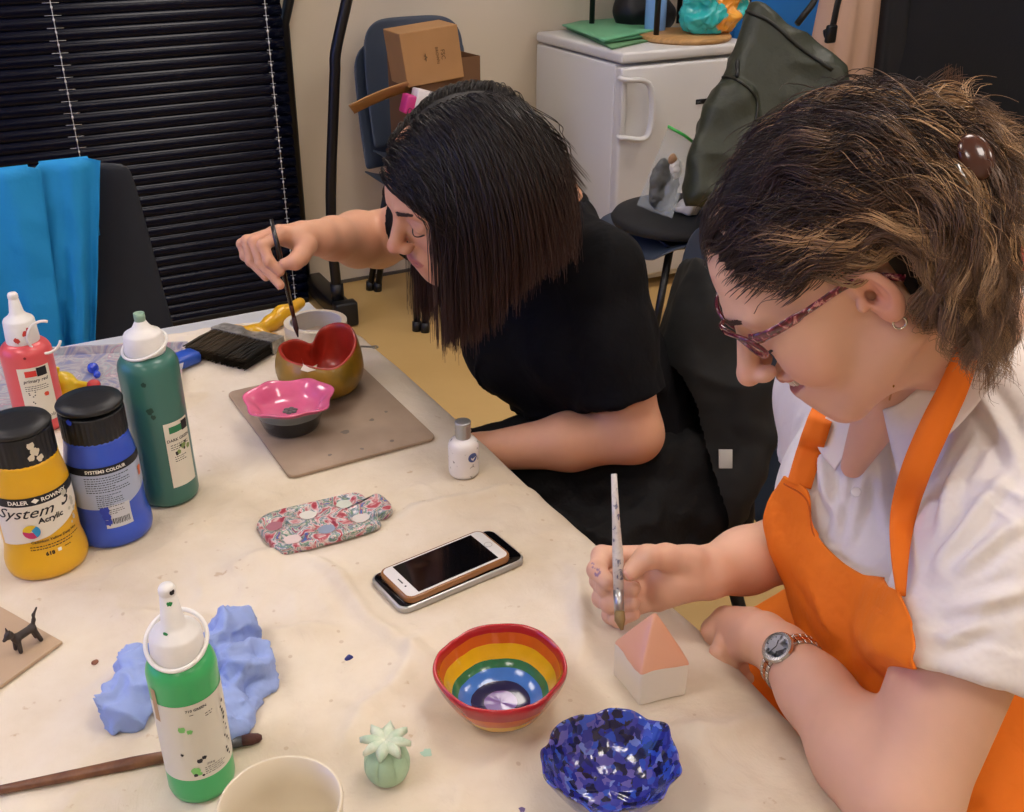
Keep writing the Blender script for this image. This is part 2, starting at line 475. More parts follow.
# ================================================================ the room
M_wall = mat('cream wall paint', '#cfc3b0', 0.75, bump=0.15, bscale=120)
M_ceil = mat('white ceiling', '#e8e6e0', 0.9)
M_floor = mat('ochre vinyl floor', '#c6a469', 0.4, bump=0.05, bscale=60, var_col='#bd9a5e', vscale=3)
M_black = mat('black satin metal', '#0c0c0f', 0.35)
M_blackpl = mat('black plastic', '#101114', 0.45)
M_slat = mat('black gloss slat', '#060a1c', 0.22, bump=0.05, bscale=20, spec=.22)
M_cord = mat('white cord', '#d8d8d8', 0.6)
M_slate = mat('slate blue plastic', '#3c4657', 0.45, bump=0.1, bscale=300)
M_card = mat('brown cardboard', '#a97f52', 0.8, bump=0.1, bscale=200, var=0.05)
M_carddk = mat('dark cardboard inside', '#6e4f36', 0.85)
M_fridge = mat('white fridge enamel', '#d4d3d2', 0.3, bump=0.04, bscale=350)
M_white = mat('white plastic', '#e6e4df', 0.35)
X0, X1, Y0, Y1, ZC = -2.4, 4.2, -2.2, 3.75, 2.65
def wall_box(name, lo, hi, m): 
    V, Fc = box([(a + b) / 2 for a, b in zip(lo, hi)], [b - a for a, b in zip(lo, hi)]); return struct(name, V, Fc, m)
wall_box('floor', (X0, Y0, -0.1), (X1, Y1, 0), M_floor)
wall_box('ceiling', (X0, Y0, ZC), (X1, Y1, ZC + 0.1), M_ceil)
wall_box('wall_right', (X1, Y0, 0), (X1 + 0.1, Y1, ZC), M_wall)
wall_box('wall_front', (X0, Y0 - 0.1, 0), (X1, Y0, ZC), M_wall)
# back wall with the window opening behind the blind
WX0, WX1, WZ0, WZ1 = -1.7, 0.95, 0.85, 2.2
mb = MB()
for lo, hi in (((X0, Y1, 0), (WX0, Y1 + .12, ZC)), ((WX1, Y1, 0), (X1, Y1 + .12, ZC)), ((WX0, Y1, 0), (WX1, Y1 + .12, WZ0)), ((WX0, Y1, WZ1), (WX1, Y1 + .12, ZC))):
    mb.add(*box([(a + b) / 2 for a, b in zip(lo, hi)], [b - a for a, b in zip(lo, hi)]))
tag(mb.build('wall_back', M_wall, smooth=False), kind='structure')
M_sky = mat('daylight pane', '#9fb8dd', 0.5, emit='#a8c4ee', estr=2.0)
w = thing('window_1', None, None, (0, Y1 + .06, WZ0)); w['kind'] = 'structure'
mb = MB()
for c, s in ((((WX0 + WX1) / 2, Y1 + .05, WZ0 + .03), (WX1 - WX0, .06, .06)), (((WX0 + WX1) / 2, Y1 + .05, WZ1 - .03), (WX1 - WX0, .06, .06)),
             ((WX0 + .03, Y1 + .05, (WZ0 + WZ1) / 2), (.06, .06, WZ1 - WZ0)), ((WX1 - .03, Y1 + .05, (WZ0 + WZ1) / 2), (.06, .06, WZ1 - WZ0)), ((-.4, Y1 + .05, (WZ0 + WZ1) / 2), (.06, .06, WZ1 - WZ0))):
    mb.add(*box(c, s, bev=.005))
mb.build('window_frame', M_white, w)
mesh_obj('pane', *box(((WX0 + WX1) / 2, Y1 + .09, (WZ0 + WZ1) / 2), (WX1 - WX0, .01, WZ1 - WZ0)), M_sky, w)
# left wall with an added, unseen window whose glow tints the slats blue
mb = MB()
for lo, hi in (((X0 - .12, Y0, 0), (X0, 0.6, ZC)), ((X0 - .12, 3.0, 0), (X0, Y1, ZC)), ((X0 - .12, .6, 0), (X0, 3.0, .9)), ((X0 - .12, .6, 2.3), (X0, 3.0, ZC))):
    mb.add(*box([(a + b) / 2 for a, b in zip(lo, hi)], [b - a for a, b in zip(lo, hi)]))
tag(mb.build('wall_left', M_wall, smooth=False), kind='structure')
M_added_pane = mat('added blue glow pane', '#5f80d8', 0.5, emit='#5a80e8', estr=4.0)
w = thing('added_window', None, None, (X0 - .05, 1.8, .9)); w['kind'] = 'structure'
mb = MB()
for c, s in (((X0 - .04, 1.8, .93), (.06, 2.4, .06)), ((X0 - .04, 1.8, 2.27), (.06, 2.4, .06)), ((X0 - .04, .63, 1.6), (.06, .06, 1.4)), ((X0 - .04, 2.97, 1.6), (.06, .06, 1.4)), ((X0 - .04, 1.8, 1.6), (.06, .06, 1.4))):
    mb.add(*box(c, s, bev=.005))
mb.build('window_frame', M_white, w)
mesh_obj('pane', *box((X0 - .09, 1.8, 1.6), (.01, 2.4, 1.4)), M_added_pane, w)
# thin dark joint where wall meets floor
wall_box('baseboard_back', (X0, Y1 - .008, 0), (X1, Y1, .012), mat('grey floor joint', '#57504a', 0.7))
# ceiling light panels
M_lamp = mat('lit diffuser', '#ffffff', 0.5, emit='#fff5ec', estr=15.0)
k = 0
for x in (-0.9, 1.0, 2.9):
    for y in (-1.0, 0.75, 2.5):
        t = thing('ceiling_light', 'square lit ceiling panel above the tables', 'ceiling light', (x, y, ZC - .03), 'ceiling light panels')
        mb = MB()
        for dx, dy, sx, sy in ((.31, 0, .02, .64), (-.31, 0, .02, .64), (0, .31, .6, .02), (0, -.31, .6, .02)): mb.add(*box((x + dx, y + dy, ZC - .015), (sx, sy, .03)))
        mb.build('frame', M_white, t)
        mesh_obj('diffuser', *box((x, y, ZC - .012), (.6, .6, .012)), M_lamp, t, smooth=False)
# ---------------------------------------------------------------- venetian blind
t = thing('venetian_blind', 'black glossy slatted blind hanging behind the far end of the table', 'blind', (-0.35, 3.62, 0.0))
mb = MB(); BX1 = 1.045
pitch = 0.0364; z = 0.03
nslat = 0
while z < 2.32:
    x1 = BX1 - 0.004 * nz3((nslat, 0, 0), 1.3)
    prof = []
    for i in range(9):
        u = -1 + i / 4
        prof.append((-0.016 * (1 - u * u) + 0.006 * u, 0.0235 * u))    # y offset (bulges to the room), z
    sag = 0.004 * nz3((nslat, 3, 0), 0.9)
    def fn(u, v, z=z, x1=x1, sag=sag, s=nslat):
        i = min(8, int(round(v * 8))); X = -1.85 + (x1 + 1.85) * u
        dy, dz = prof[i]
        wob = 0.0016 * nz3((X * 3, s * 0.7, 1.0), 1.0)
        return (X, 3.62 + dy * (0.8 + wob * 60), z + dz + sag * (u - .5) + wob)
    mb.add(*grid(fn, 36, 9)); z += pitch; nslat += 1
sl = mb.build('slats', M_slat, t); solidify(sl, 0.0012)
for lx in (-1.4, -0.52, 0.335, 0.99):
    mb = MB()
    mb.add(*tube([(lx - .0, 3.598, .02), (lx, 3.598, 2.36)], .0011, 6))
    zz = 0.03 + pitch / 2
    while zz < 2.3:
        wv = 0.024 if lx < .9 else 0.009
        mb.add(*tube([(lx - wv, 3.597, zz + .001), (lx + wv, 3.597, zz)], .0007, 5))
        mb.add(*sphere((lx, 3.597, zz - .012), (.0034, .0026, .005), n=8, m=5)); zz += pitch  # white beads: cord clips, and daylight through the holes put in as colour
    mb.build('ladder_cord', M_cord, t)
mesh_obj('head_rail', *box(((-1.85 + BX1) / 2, 3.62, 2.37), (BX1 + 1.87, .05, .05), bev=.004), M_blackpl, t)
mesh_obj('bottom_rail', *box(((-1.85 + BX1) / 2, 3.62, .012), (BX1 + 1.85, .03, .022), bev=.004), M_blackpl, t)
# ---------------------------------------------------------------- black frame stand by the blind
t = thing('black_frame_stand', 'black tubular metal stand with a bent upright, against the cream wall right of the blind', 'stand', (1.1, 3.4, 0))
a = at_z(345, 312, 0.055); fx = a.x; YF = a.y
mb = MB(); mb.add(*box((fx, (YF + 3.70) / 2, .05), (.07, 3.70 - YF, .06), bev=.006)); mb.build('foot_beam', M_black, t)
mesh_obj('end_cap', *box((fx + .002, YF, .05), (.082, .05, .09), bev=.008), M_blackpl, t)
YU = YF + .07
P0 = at_y(345, 300, YU); P0.x = fx; P1 = at_y(335, 70, YU); P2 = at_y(336, 50, YU); P3 = at_y(347, 0, YU); P4 = P3 + (P3 - P2) * 6
bx_ = P0.x
pts = [(P0.x, YU, .07), (P0.x, YU, .4), (P1.x, YU, P1.z), (P2.x, YU, P2.z), (P3.x, YU, P3.z), (P4.x, YU, P4.z)]
mesh_obj('upright', *tube(smooth_path(pts[:3], 8)[:-1] + smooth_path(pts[2:5], 10) + [Vector(pts[5])], .0185, 14), M_black, t)
mesh_obj('collar', *tube([(P0.x, YU, .08), (P0.x, YU, .14)], .024, 14), M_blackpl, t)
Q2 = at_y(284, 24, 3.70); Q3 = at_y(289, 0, 3.70)
mesh_obj('upright', *tube([(Q2.x - .01, 3.70, .05), (Q2.x, 3.70, Q2.z), (Q3.x, 3.70, Q3.z), (Q3.x + (P4.x - P3.x), 3.70, P4.z)], .0185, 14), M_black, t)
# ---------------------------------------------------------------- chairs of moulded plastic
def shell_chair(name, label, loc, rz, m, back_h=0.84, legm=None, w=0.44, group=None, seat_z=0.45, back_w_top=0.40, seat_len=0.42, square=0):
    "school chair facing local -y; built in world coordinates"
    t = thing(name, label, 'chair', loc, group)
    R = rotm(0, 0, rz); L = np.array(loc)
    def tr(V): return np.asarray(V) @ R.T + L
    def seat(u, v):
        x = (u - .5) * w; y = (v - .5) * seat_len
        e = max(0, abs(u - .5) * 2 - .6) / .4; f = max(0, .35 - v) / .35
        return (x, y - .02, seat_z + .018 * e * e - .035 * f * f - .012 * math.cos((u - .5) * 3))
    V, Fc = grid(seat, 17, 15)
    o = mesh_obj('seat', tr(V), Fc, m, t); solidify(o, .008); subsurf(o, 1)
    yb = seat_len / 2
    def back(u, v):
        h = seat_z + .02 + (back_h - seat_z - .02) * v
        tp = min(1, (1 - v) / .14); rr = math.sqrt(max(0, 1 - (1 - tp) ** 2)) * .06 + .94 - .0
        ww = (w * 0.98 * (1 - v) + back_w_top * v)
        x = (u - .5) * ww * (1 if tp >= 1 else (1 - (.12 if not square else .02) * (1 - tp) ** 2))
        cc = (abs(u - .5) * 2) ** 2
        hh = h - ((.03 if not square else .008) * (abs(u - .5) * 2) ** 6 if v > .8 else 0)
        return (x, yb - .01 + .10 * v + .02 * math.sin(v * PI) - .035 * cc, hh)
    V, Fc = grid(back, 17, 17)
    o = mesh_obj('backrest', tr(V), Fc, m, t); solidify(o, .008); subsurf(o, 1)
    lm = legm or M_black
    for sx in (-1, 1):
        for sy, top, bot in ((-1, -.14, -.22), (1, .12, .24)):
            o = mesh_obj('leg', tr(tube([(sx * .15, top, seat_z - .012), (sx * .205, bot, .01)], .0125, 12)[0]), tube([(0, 0, 0), (0, 0, 1)], .0125, 12)[1], lm, t)
            mesh_obj('rubber_foot', tr(tube([(sx * .204, bot * .99, .035), (sx * .206, bot, 0.0)], .016, 12)[0]), tube([(0, 0, 0), (0, 0, 1)], .016, 12)[1], M_blackpl, t)
    V, Fc = tube([(-.15, -.14, seat_z - .014), (.15, -.14, seat_z - .014), (.15, .12, seat_z - .014), (-.15, .12, seat_z - .014)], .011, 10, closed=True)
    mesh_obj('seat_frame', tr(V), Fc, lm, t)
    return t, tr
# chairs against the wall holding the cardboard boxes (two shells nested)
cb = at_y(422, 25, 3.52)
tcb, trB = shell_chair('stacking_chair', 'slate blue plastic chair by the cream wall with cardboard boxes on it', (cb.x + .01, 3.36, 0), 0, M_slate, back_h=cb.z + .015, back_w_top=.38, w=.43, seat_z=.55)
t2, _ = shell_chair('stacking_chair', 'lower slate blue chair nested under the one holding the cardboard boxes', (cb.x - .012, 3.385, 0), 0, M_slate, back_h=cb.z - .06, back_w_top=.40, w=.44, seat_z=.47)
# open cardboard box on it
bc = Vector((cb.x - .045, 3.33, .57))
t = thing('open_cardboard_box', 'open brown cardboard box with a flap sticking out, standing on the slate blue chair', 'box', (bc.x, bc.y, .57))
Rb = rotm(0, 0, math.radians(6)); 
def bx(c, s, R=Rb, o=bc, bev=.001): 
    V, Fc = box((0, 0, 0), s, bev=bev); V = (V + np.array(c)) @ R.T + np.array(o); return V, Fc
hb = .34; wb = .23; db = .22
mb = MB(); mb.add(*bx((0, 0, .003), (wb, db, .004)))
for c, s in (((-wb / 2, 0, hb / 2), (.004, db, hb)), ((wb / 2, 0, hb / 2), (.004, db, hb)), ((0, -db / 2, hb / 2), (wb, .004, hb)), ((0, db / 2, hb / 2), (wb, .004, hb))): mb.add(*bx(c, s))
mb.build('carton', M_carddk, t, smooth=False)
fl = at_y(352, 112, 3.18); fr = at_y(410, 88, 3.22)
d = (fl - fr)
mesh_obj('flap', *grid(lambda u, v: tuple(fr + d * u + _fw * (.12 * (v - .5)) + Vector((0, 0, .010 * v + .006 * math.sin(u * 3)))), 8, 4), M_card, t); solidify(bpy.data.objects['flap'], .004)
mesh_obj('flap', *grid(lambda u, v: tuple(bc + Vector((-.11 + .22 * u, .11 + .03 * v, .345 + .06 * v + .012 * math.sin(u * 9)))), 12, 4), M_carddk, t)
# smaller closed box tilted inside it
p = [at_y(400, 40, 3.2), at_y(458, 30, 3.2), at_y(468, 74, 3.2), at_y(408, 88, 3.2)]
t = thing('small_shipping_box', 'small closed cardboard carton with printed mark, tilted inside the open box on the chair', 'box', tuple(p[3]))
ux = (p[1] - p[0]).normalized(); uz = (p[0] - p[3]).normalized(); uy = ux.cross(uz).normalized() * -1
if uy.y < 0: uy = -uy
W_, H_ = (p[1] - p[0]).length, (p[0] - p[3]).length * 1.12
Mx = np.array([[ux[i], uy[i], uz[i]] for i in range(3)])
cc = p[3] + ux * W_ / 2 + uz * H_ / 2 + uy * .07
V, Fc = box((0, 0, 0), (W_, .14, H_), bev=.003); mesh_obj('carton', V @ Mx.T + np.array(cc), Fc, M_card, t, smooth=False)
mb = MB()
for s_, sz, dx, dz in (('BIG', .022, .01, .012), ('HUGGER', .015, .01, -.006)):
    pass
for s_, sz, dx, rot in (('FSC', .02, .03, 1), ('BROWN', .014, .012, 1)):
    V, Fc = text_mesh(s_, sz); V = np.stack([V[:, 1], np.zeros(len(V)) - .0715, -V[:, 0]], 1) + np.array([dx, 0, 0]); mb.add(V @ Mx.T + np.array(cc), Fc)
V, Fc = tube([(-.025, -.0715, -.012), (-.025, -.0715, .012)], .0012, 5); mb.add(V @ Mx.T + np.array(cc), Fc)
V, Fc = tube([(-.03, -.0715, -.006), (-.02, -.0715, 0), (-.03, -.0715, .006)], .0012, 5); mb.add(V @ Mx.T + np.array(cc), Fc)
mb.build('printed_mark', mat('box print', '#4a3420', .8), t, smooth=False)
# pink and white packet under it
pp = at_y(412, 97, 3.16)
t = thing('packet', 'pink and white packet under the small carton on the chair', 'packet', tuple(pp))
mb = MB(); mb.add(*box(tuple(pp + Vector((-.015, .0, -.02))), (.035, .05, .06), rotm(0, .3, 0), .006)); mb.build('pink_end', mat('magenta print', '#c2377f', .5), t)
mb = MB(); mb.add(*box(tuple(pp + Vector((.05, .0, -.015))), (.095, .055, .06), rotm(0, .3, 0), .006)); mb.build('white_body', mat('white card', '#dcd6d6', .5), t)
# ---------------------------------------------------------------- fridge
FX0, FX1, FY0, FY1, FZ = 2.085, 2.66, 3.11, 3.72, .90
t = thing('undercounter_fridge', 'small white fridge against the cream wall with green folders on top', 'fridge', ((FX0 + FX1) / 2, (FY0 + FY1) / 2, 0))
mesh_obj('body', *box(((FX0 + FX1) / 2, (FY0 + .045 + FY1) / 2, .44), (FX1 - FX0, FY1 - FY0 - .045, .83), bev=.008), M_fridge, t)
mesh_obj('worktop', *box(((FX0 + FX1) / 2, (FY0 + FY1) / 2, FZ - .019), (FX1 - FX0 + .004, FY1 - FY0, .038), bev=.012, seg=4), M_fridge, t)
dr = mesh_obj('door', *box(((FX0 + FX1) / 2, FY0 + .022, .455), (FX1 - FX0, .046, .79), bev=.012, seg=4), M_fridge, t)
hx = FX0 + .055
hp = [(hx - .035, FY0 - .001, .86), (hx - .02, FY0 - .03, .845), (hx + .012, FY0 - .045, .82), (hx + .012, FY0 - .045, .70), (hx - .005, FY0 - .045, .665), (hx - .035, FY0 - .001, .65)]
hb1 = at_y(625, 80, FY0 - .03); hb2 = at_y(650, 86, FY0 - .03); hb3 = at_y(648, 135, FY0 - .03); hb4 = at_y(624, 138, FY0 - .03)
hh = [hb1 + Vector((0, .03, 0)), hb1, hb2, hb3, hb4, hb4 + Vector((0, .03, 0))]
mesh_obj('handle', *tube(smooth_path(hh, 30), .012, 12, flat=(1.1, .8), hint=(0, 1, 0)), M_fridge, dr)
mesh_obj('handle_mount', *box(tuple((hb1 + hb4) / 2 + Vector((.004, .018, 0))), (.022, .012, (hb1 - hb4).length), bev=.004), M_fridge, dr)
bd = at_y(697, 102, FY0 - .002)
mesh_obj('badge', *box(tuple(bd + Vector((.02, 0, 0))), (.05, .004, .018), bev=.001), M_blackpl, t)
mb = MB(); V, Fc = text_mesh('LEC', .011); V = np.stack([V[:, 0], np.zeros(len(V)), V[:, 1] - .004], 1) + np.array(bd + Vector((.008, -.0025, 0))); mb.add(V, Fc)
mb.build('lettering', mat('grey print', '#9a9a9a', .5), t, smooth=False)
# folders on the fridge
def folder(label, pix, z, m, thick=.004, lift=.0):
    P = [at_z(x, y, z) for x, y in pix]; c = sum(P, Vector()) / 4
    t = thing('document_folder', label, 'folder', (c.x, c.y, z), 'folders on the fridge')
    def sheet(zo, k):
        def fn(u, v):
            a = P[0].lerp(P[1], u); b = P[3].lerp(P[2], u); q = a.lerp(b, v); return (q.x, q.y, z + zo + .003 * nz3((u * 3, v * 3, k), 1) + lift * u * u)
        return grid(fn, 10, 8)
    for i in range(2):
        o = mesh_obj('cover', *sheet(.001 + i * (thick), i), m, t); solidify(o, .0015)
    return t
Mf1 = mat('mint green card', '#6fb58b', .45, var=.06, vscale=5); Mf2 = mat('olive green card', '#66946a', .5); Mf3 = mat('dark green card', '#4c8560', .5)
folder('dark olive card folder at the bottom of the pile on the fridge', [(566, 29), (628, 18), (674, 36), (612, 50)], .901, Mf2, .004)
folder('green card folder in the middle of the pile on the fridge', [(568, 27), (634, 14), (672, 33), (604, 44)], .911, Mf3, .003)
folder('mint green plastic folder on top of the pile on the fridge', [(562, 26), (618, 14), (660, 30), (604, 42)], .919, Mf1, .003)
# wooden board on the fridge
c = at_z(700, 42, .905)
t = tag(mesh_obj('serving_board', *lathe([(0, 0), (.165, 0), (.172, .006), (.172, .014), (.165, .02), (0, .02)], 48, (c.x + .02, c.y + .12, .90)), mat('pale wood board', '#b48a55', .5, var=.15, vscale=15, bstretch=(1, 8, 1))), 'round pale wooden board lying on the fridge under the teal bag', 'board')
# rack standing on the fridge
t = thing('black_rack', 'black metal rack with upright posts standing on the fridge', 'rack', (FX0 + .35, FY1 - .2, FZ))
for px, py, Y in ((592, 18, 3.66), (656, 38, 3.3)):
    b = at_y(px, py, Y); mesh_obj('post', *tube([(b.x, Y, FZ), (b.x, Y, 1.5)], .011, 12), M_black, t)
    mesh_obj('post', *tube([(b.x + .42, Y, FZ), (b.x + .42, Y, 1.5)], .011, 12), M_black, t)
b = at_y(592, 18, 3.66); b2 = at_y(656, 38, 3.3)
mesh_obj('shelf', *box(((b.x + b2.x) / 2 + .21, 3.48, 1.42), (.56, .4, .02), bev=.004), M_black, t)
# black bag behind, blue bottle, teal bag
p = at_y(640, 8, 3.6); f = Field(*[np.arange(a, b, .006) for a, b in ((p.x - .14, p.x + .17), (3.46, 3.72), (.89, 1.16))])
f.ell((p.x, 3.6, .97), (.11, .09, .10), k=.02).ell((p.x + .06, 3.58, .95), (.08, .08, .07), k=.03)
V, Q = f.mesh(1); N = vnormals(V, Q); V = V + N * (vnoise(V, 22, 2) * .006)[:, None]; V[:, 2] = np.maximum(V[:, 2], .901)
tag(mesh_obj('black_bag', V, Q, mat('black nylon', '#0d0d12', .5, bump=.5, bscale=60)), 'black fabric bag heaped on the back of the fridge behind the blue bottle', 'bag')
p = at_y(655, 26, 3.42)
t = thing('water_bottle', 'pale translucent blue bottle standing on the fridge', 'bottle', (p.x, 3.42, .90))
mesh_obj('bottle_body', *lathe([(0, .0), (.036, 0), (.04, .006), (.04, .19), (.03, .215), (.017, .225)], 32, (p.x, 3.42, .90)), mat('blue bottle', '#7fa9e0', .25, spec=.6), t)
mesh_obj('cap', *lathe([(0, .26), (.017, .26), (.019, .255), (.019, .225), (0, .225)][::-1], 24, (p.x, 3.42, .90)), M_white, t)
p = at_y(713, 22, 3.26); z0 = .922
f = Field(*[np.arange(a, b, .005) for a, b in ((p.x - .2, p.x + .2), (3.1, 3.42), (.9, 1.2))])
f.ell((p.x - .01, 3.26, z0 + .055), (.125, .09, .065), k=.02).ell((p.x + .06, 3.27, z0 + .10), (.08, .07, .07), k=.02).ell((p.x - .07, 3.25, z0 + .11), (.05, .06, .06), k=.02).ell((p.x + .0, 3.25, z0 + .16), (.04, .04, .06), k=.02)
V, Q = f.mesh(1); N = vnormals(V, Q); V = V + N * ((.3 - np.abs(vnoise(V, 20, 5))) * .040 + (.3 - np.abs(vnoise(V, 48, 6))) * .014)[:, None]; V[:, 2] = np.maximum(V[:, 2], z0 + .001)
tag(mesh_obj('carrier_bag', V, Q, splash_mat('teal and orange printed plastic', [(0, '#17a3a5'), (.44, '#35c0bd'), (.53, '#2aa9ac'), (.56, '#e0952e'), (.7, '#eab04e'), (1, '#d7dcd2')], 7, .25, .4, .3)), 'crumpled teal and orange plastic bag on the fridge', 'bag')
# ================================================================ chair with the green rucksack, and the things on the right
M_pad = mat('charcoal seat pad', '#202123', .8, bump=.3, bscale=200)
sc = Vector((2.02, 2.62, 0))
t, tr = shell_chair('round_seat_chair', 'chair with a round black seat holding the green rucksack and zip bag', (2.05, 2.62, 0), math.radians(-100), M_slate, back_h=.5, seat_z=.43)
mesh_obj('seat_pad', *lathe([(0, 0), (.19, 0), (.215, .01), (.22, .025), (.21, .04), (.17, .048), (0, .05)], 48, (2.02, 2.62, .44), fn=lambda x, y, z, a, i: (x * 1.08, y * 1.0, z)), M_pad, t)
# zip bag of grey clay
zt = [at_y(668, 127, 2.62), at_y(697, 145, 2.60)]
zb = [at_z(637, 205, .49), at_z(672, 218, .49)]
t = thing('zip_bag', 'clear zip bag with green seal holding grey clay, on the black seat', 'bag', tuple((zb[0] + zb[1]) / 2))
M_clear = mat('clear film', '#dfe6e2', .15, trans=0.0, alpha=.30, spec=.8, bump=.3, bscale=30)
def zb_fn(u, v, side):
    q = zb[0].lerp(zb[1], u).lerp(zt[0].lerp(zt[1], u), v)
    fat = .036 * math.sin(PI * min(1, u * .92 + .04)) * (1 - v) ** .7 * (1 if v > .02 else .8)
    n = Vector((-.4, -.9, .1)).normalized()
    wr = .004 * nz3((u * 5, v * 6, side * 3), 1)
    return q + n * (side * fat + wr) + Vector((0, 0, .0))
mb = MB(); mb.add(*grid(lambda u, v: zb_fn(u, v, 1), 16, 20)); mb.add(*grid(lambda u, v: zb_fn(u, v, -1), 16, 20)); mb.build('film', M_clear, t)
mesh_obj('seal_strip', *tube([zt[0] + Vector((0, 0, .002)), (zt[0] + zt[1]) / 2 + Vector((0, -.008, .004)), zt[1]], .0055, 8, flat=(1, .7)), mat('green seal', '#3fae4c', .4), t)
def lump(name, c, r, m, parent=None, amp=.004, sc=40, seed=1, res=.004, extra=(), relax=1, zmin=None):
    c = Vector(c); r = r if hasattr(r, '__len__') else (r,) * 3; R = max(r) + .02 + amp * 2
    for e in extra: R = max(R, (Vector(e[0])).length + max(e[1] if hasattr(e[1], '__len__') else (e[1],)) + .02)
    f = Field(*[np.arange(c[i] - R, c[i] + R, res) for i in range(3)]); f.ell(c, r, k=.01)
    for off, rr in extra: f.ell(c + Vector(off), rr, k=.012)
    V, Q = f.mesh(relax); N = vnormals(V, Q); V = V + N * (vnoise(V, sc, seed) * amp + vnoise(V, sc * 2.3, seed + 1) * amp * .5)[:, None]
    if zmin is not None: V[:, 2] = np.maximum(V[:, 2], zmin)
    return mesh_obj(name, V, Q, m, parent)
cl = zb[0].lerp(zb[1], .5).lerp((zt[0] + zt[1]) / 2, .34)
lump('clay', cl, (.054, .028, .088), mat('grey clay', '#5d605e', .7, bump=.4, bscale=50, var=.25, vscale=30), t, .006, 40, 3, zmin=.493)
c2 = zb[0].lerp(zb[1], .7).lerp(zt[0].lerp(zt[1], .6), .6)
lump('paper_wad', c2, (.022, .016, .03), mat('white wad', '#dcdad4', .8, bump=.3), t, .005, 60, 4)
lump('clay_scrap', c2 + Vector((-.012, .002, .032)), (.014, .01, .018), mat('tan clay', '#b38d68', .7), t, .003, 60, 4)
lump('crumpled_bag', at_z(688, 206, .515), (.05, .035, .022), mat('thin white film', '#d5d3d0', .35, bump=.4, bscale=60, spec=.6), None, .012, 32, 8, extra=[((.03, .01, .005), (.03, .025, .02))], zmin=.492)
tag(bpy.data.objects['crumpled_bag'], 'crumpled white plastic bag on the black seat in front of the zip bag', 'bag')
# green rucksack
M_olive = mat('olive nylon', '#2b3024', .5, bump=.7, bscale=14, var=.12, vscale=6, bdist=.012)
M_olivedk = mat('dark zip', '#15170f', .5)
rk = [at_y(705, 190, 2.72), at_y(742, 5, 2.95), at_y(835, 70, 2.75), at_y(745, 100, 2.6)]
bc = at_d(765, 110, 3.1)
t = thing('rucksack', 'tall olive green roll-top rucksack leaning on the chair in front of the fridge', 'bag', (bc.x, bc.y, .49))
def poly_solid(f, pix, d, h, rr, k=.02, lean=0.0, mode='add'):
    "thick rounded body whose face, square to the line of sight at depth d, has the given outline"
    c0 = at_d(sum(p[0] for p in pix) / len(pix), sum(p[1] for p in pix) / len(pix), d)
    P = np.array([[(at_d(x, y, d) - c0).dot(_rt), (at_d(x, y, d) - c0).dot(_up)] for x, y in pix])
    rt_, u_, f_ = np.array(_rt), np.array(_up), np.array(_fw); c_ = np.array(c0)
    def fn(X, Y, Z):
        x, y, z = X - c_[0], Y - c_[1], Z - c_[2]
        a = x * rt_[0] + y * rt_[1] + z * rt_[2]; b = x * u_[0] + y * u_[1] + z * u_[2]; c = x * f_[0] + y * f_[1] + z * f_[2] + lean * b
        dd = np.full(np.broadcast(a, b).shape, 1e9, dtype=np.float32); s = np.ones_like(dd); n = len(P)
        for i in range(n):
            p, q = P[i], P[i - 1]; e = q - p; wx, wy = a - p[0], b - p[1]
            t = np.clip((wx * e[0] + wy * e[1]) / (e @ e), 0, 1); dd = np.minimum(dd, (wx - e[0] * t) ** 2 + (wy - e[1] * t) ** 2)
            c1 = b >= p[1]; c2 = b < q[1]; c3 = e[0] * wy > e[1] * wx
            s = np.where((c1 & c2 & c3) | (~c1 & ~c2 & ~c3), -s, s)
        d2 = np.sqrt(dd) * s + rr; w = np.abs(c) - h + rr
        return np.minimum(np.maximum(d2, w), 0) + np.sqrt(np.maximum(d2, 0) ** 2 + np.maximum(w, 0) ** 2) - rr
    ext = [at_d(x, y, d) + _fw * s for x, y in pix for s in (-h, h)]
    f.op(fn, np.min([e[:] for e in ext], 0), np.max([e[:] for e in ext], 0), k, mode)
up_ = (at_d(775, 20, 3.12) - at_d(722, 190, 3.0)).normalized(); rtv = Vector(_rt)
tow = -_fw
Mr = frame_mat(up_, rtv)
f = Field(np.arange(bc.x - .45, bc.x + .45, .008), np.arange(bc.y - .45, bc.y + .45, .008), np.arange(.47, 1.35, .008))
def seg(px, py, d, r, k=.03): f.ell(at_d(px, py, d), r, Mr, k=k)
poly_solid(f, [(688, 206), (690, 165), (700, 122), (718, 88), (733, 55), (747, 8), (760, 9), (800, 38), (842, 72), (850, 120), (858, 215)], 3.08, .085, .05)
poly_solid(f, [(684, 208), (686, 160), (697, 122), (714, 88), (735, 80), (752, 92), (760, 120), (758, 208)], 3.0, .06, .045)
V, Q = f.mesh(2); N = vnormals(V, Q); V = V + N * ((.3 - np.abs(vnoise(V, 9, 5))) * .022 + vnoise(V, 26, 6) * .003)[:, None]; V[:, 2] = np.maximum(V[:, 2], .492)
bag = mesh_obj('bag_body', V, Q, M_olive, t); B_bag = bvh(V, Q)
def on(B, px, py, lift=.003, d0=0.0):
    r = ray(px, py).normalized(); h = B.ray_cast(CAM + r * d0, r)
    return (h[0] + h[1] * lift) if h[0] is not None else None
def drape_line(B, pix, n=24, lift=.003, d0=0.0):
    P = smooth_path([Vector((a, b, 0)) for a, b in pix], n); out = [on(B, q.x, q.y, lift, d0) for q in P]; return [q for q in out if q is not None]
for pix, r in (([(702, 105), (722, 78), (745, 86), (757, 104), (752, 135)], .004), ([(744, 10), (770, 22), (800, 48), (832, 70)], .006)):
    L = drape_line(B_bag, pix, 24, .002)
    if len(L) > 3: mesh_obj('zip', *tube(L, r, 8), M_olivedk, t)
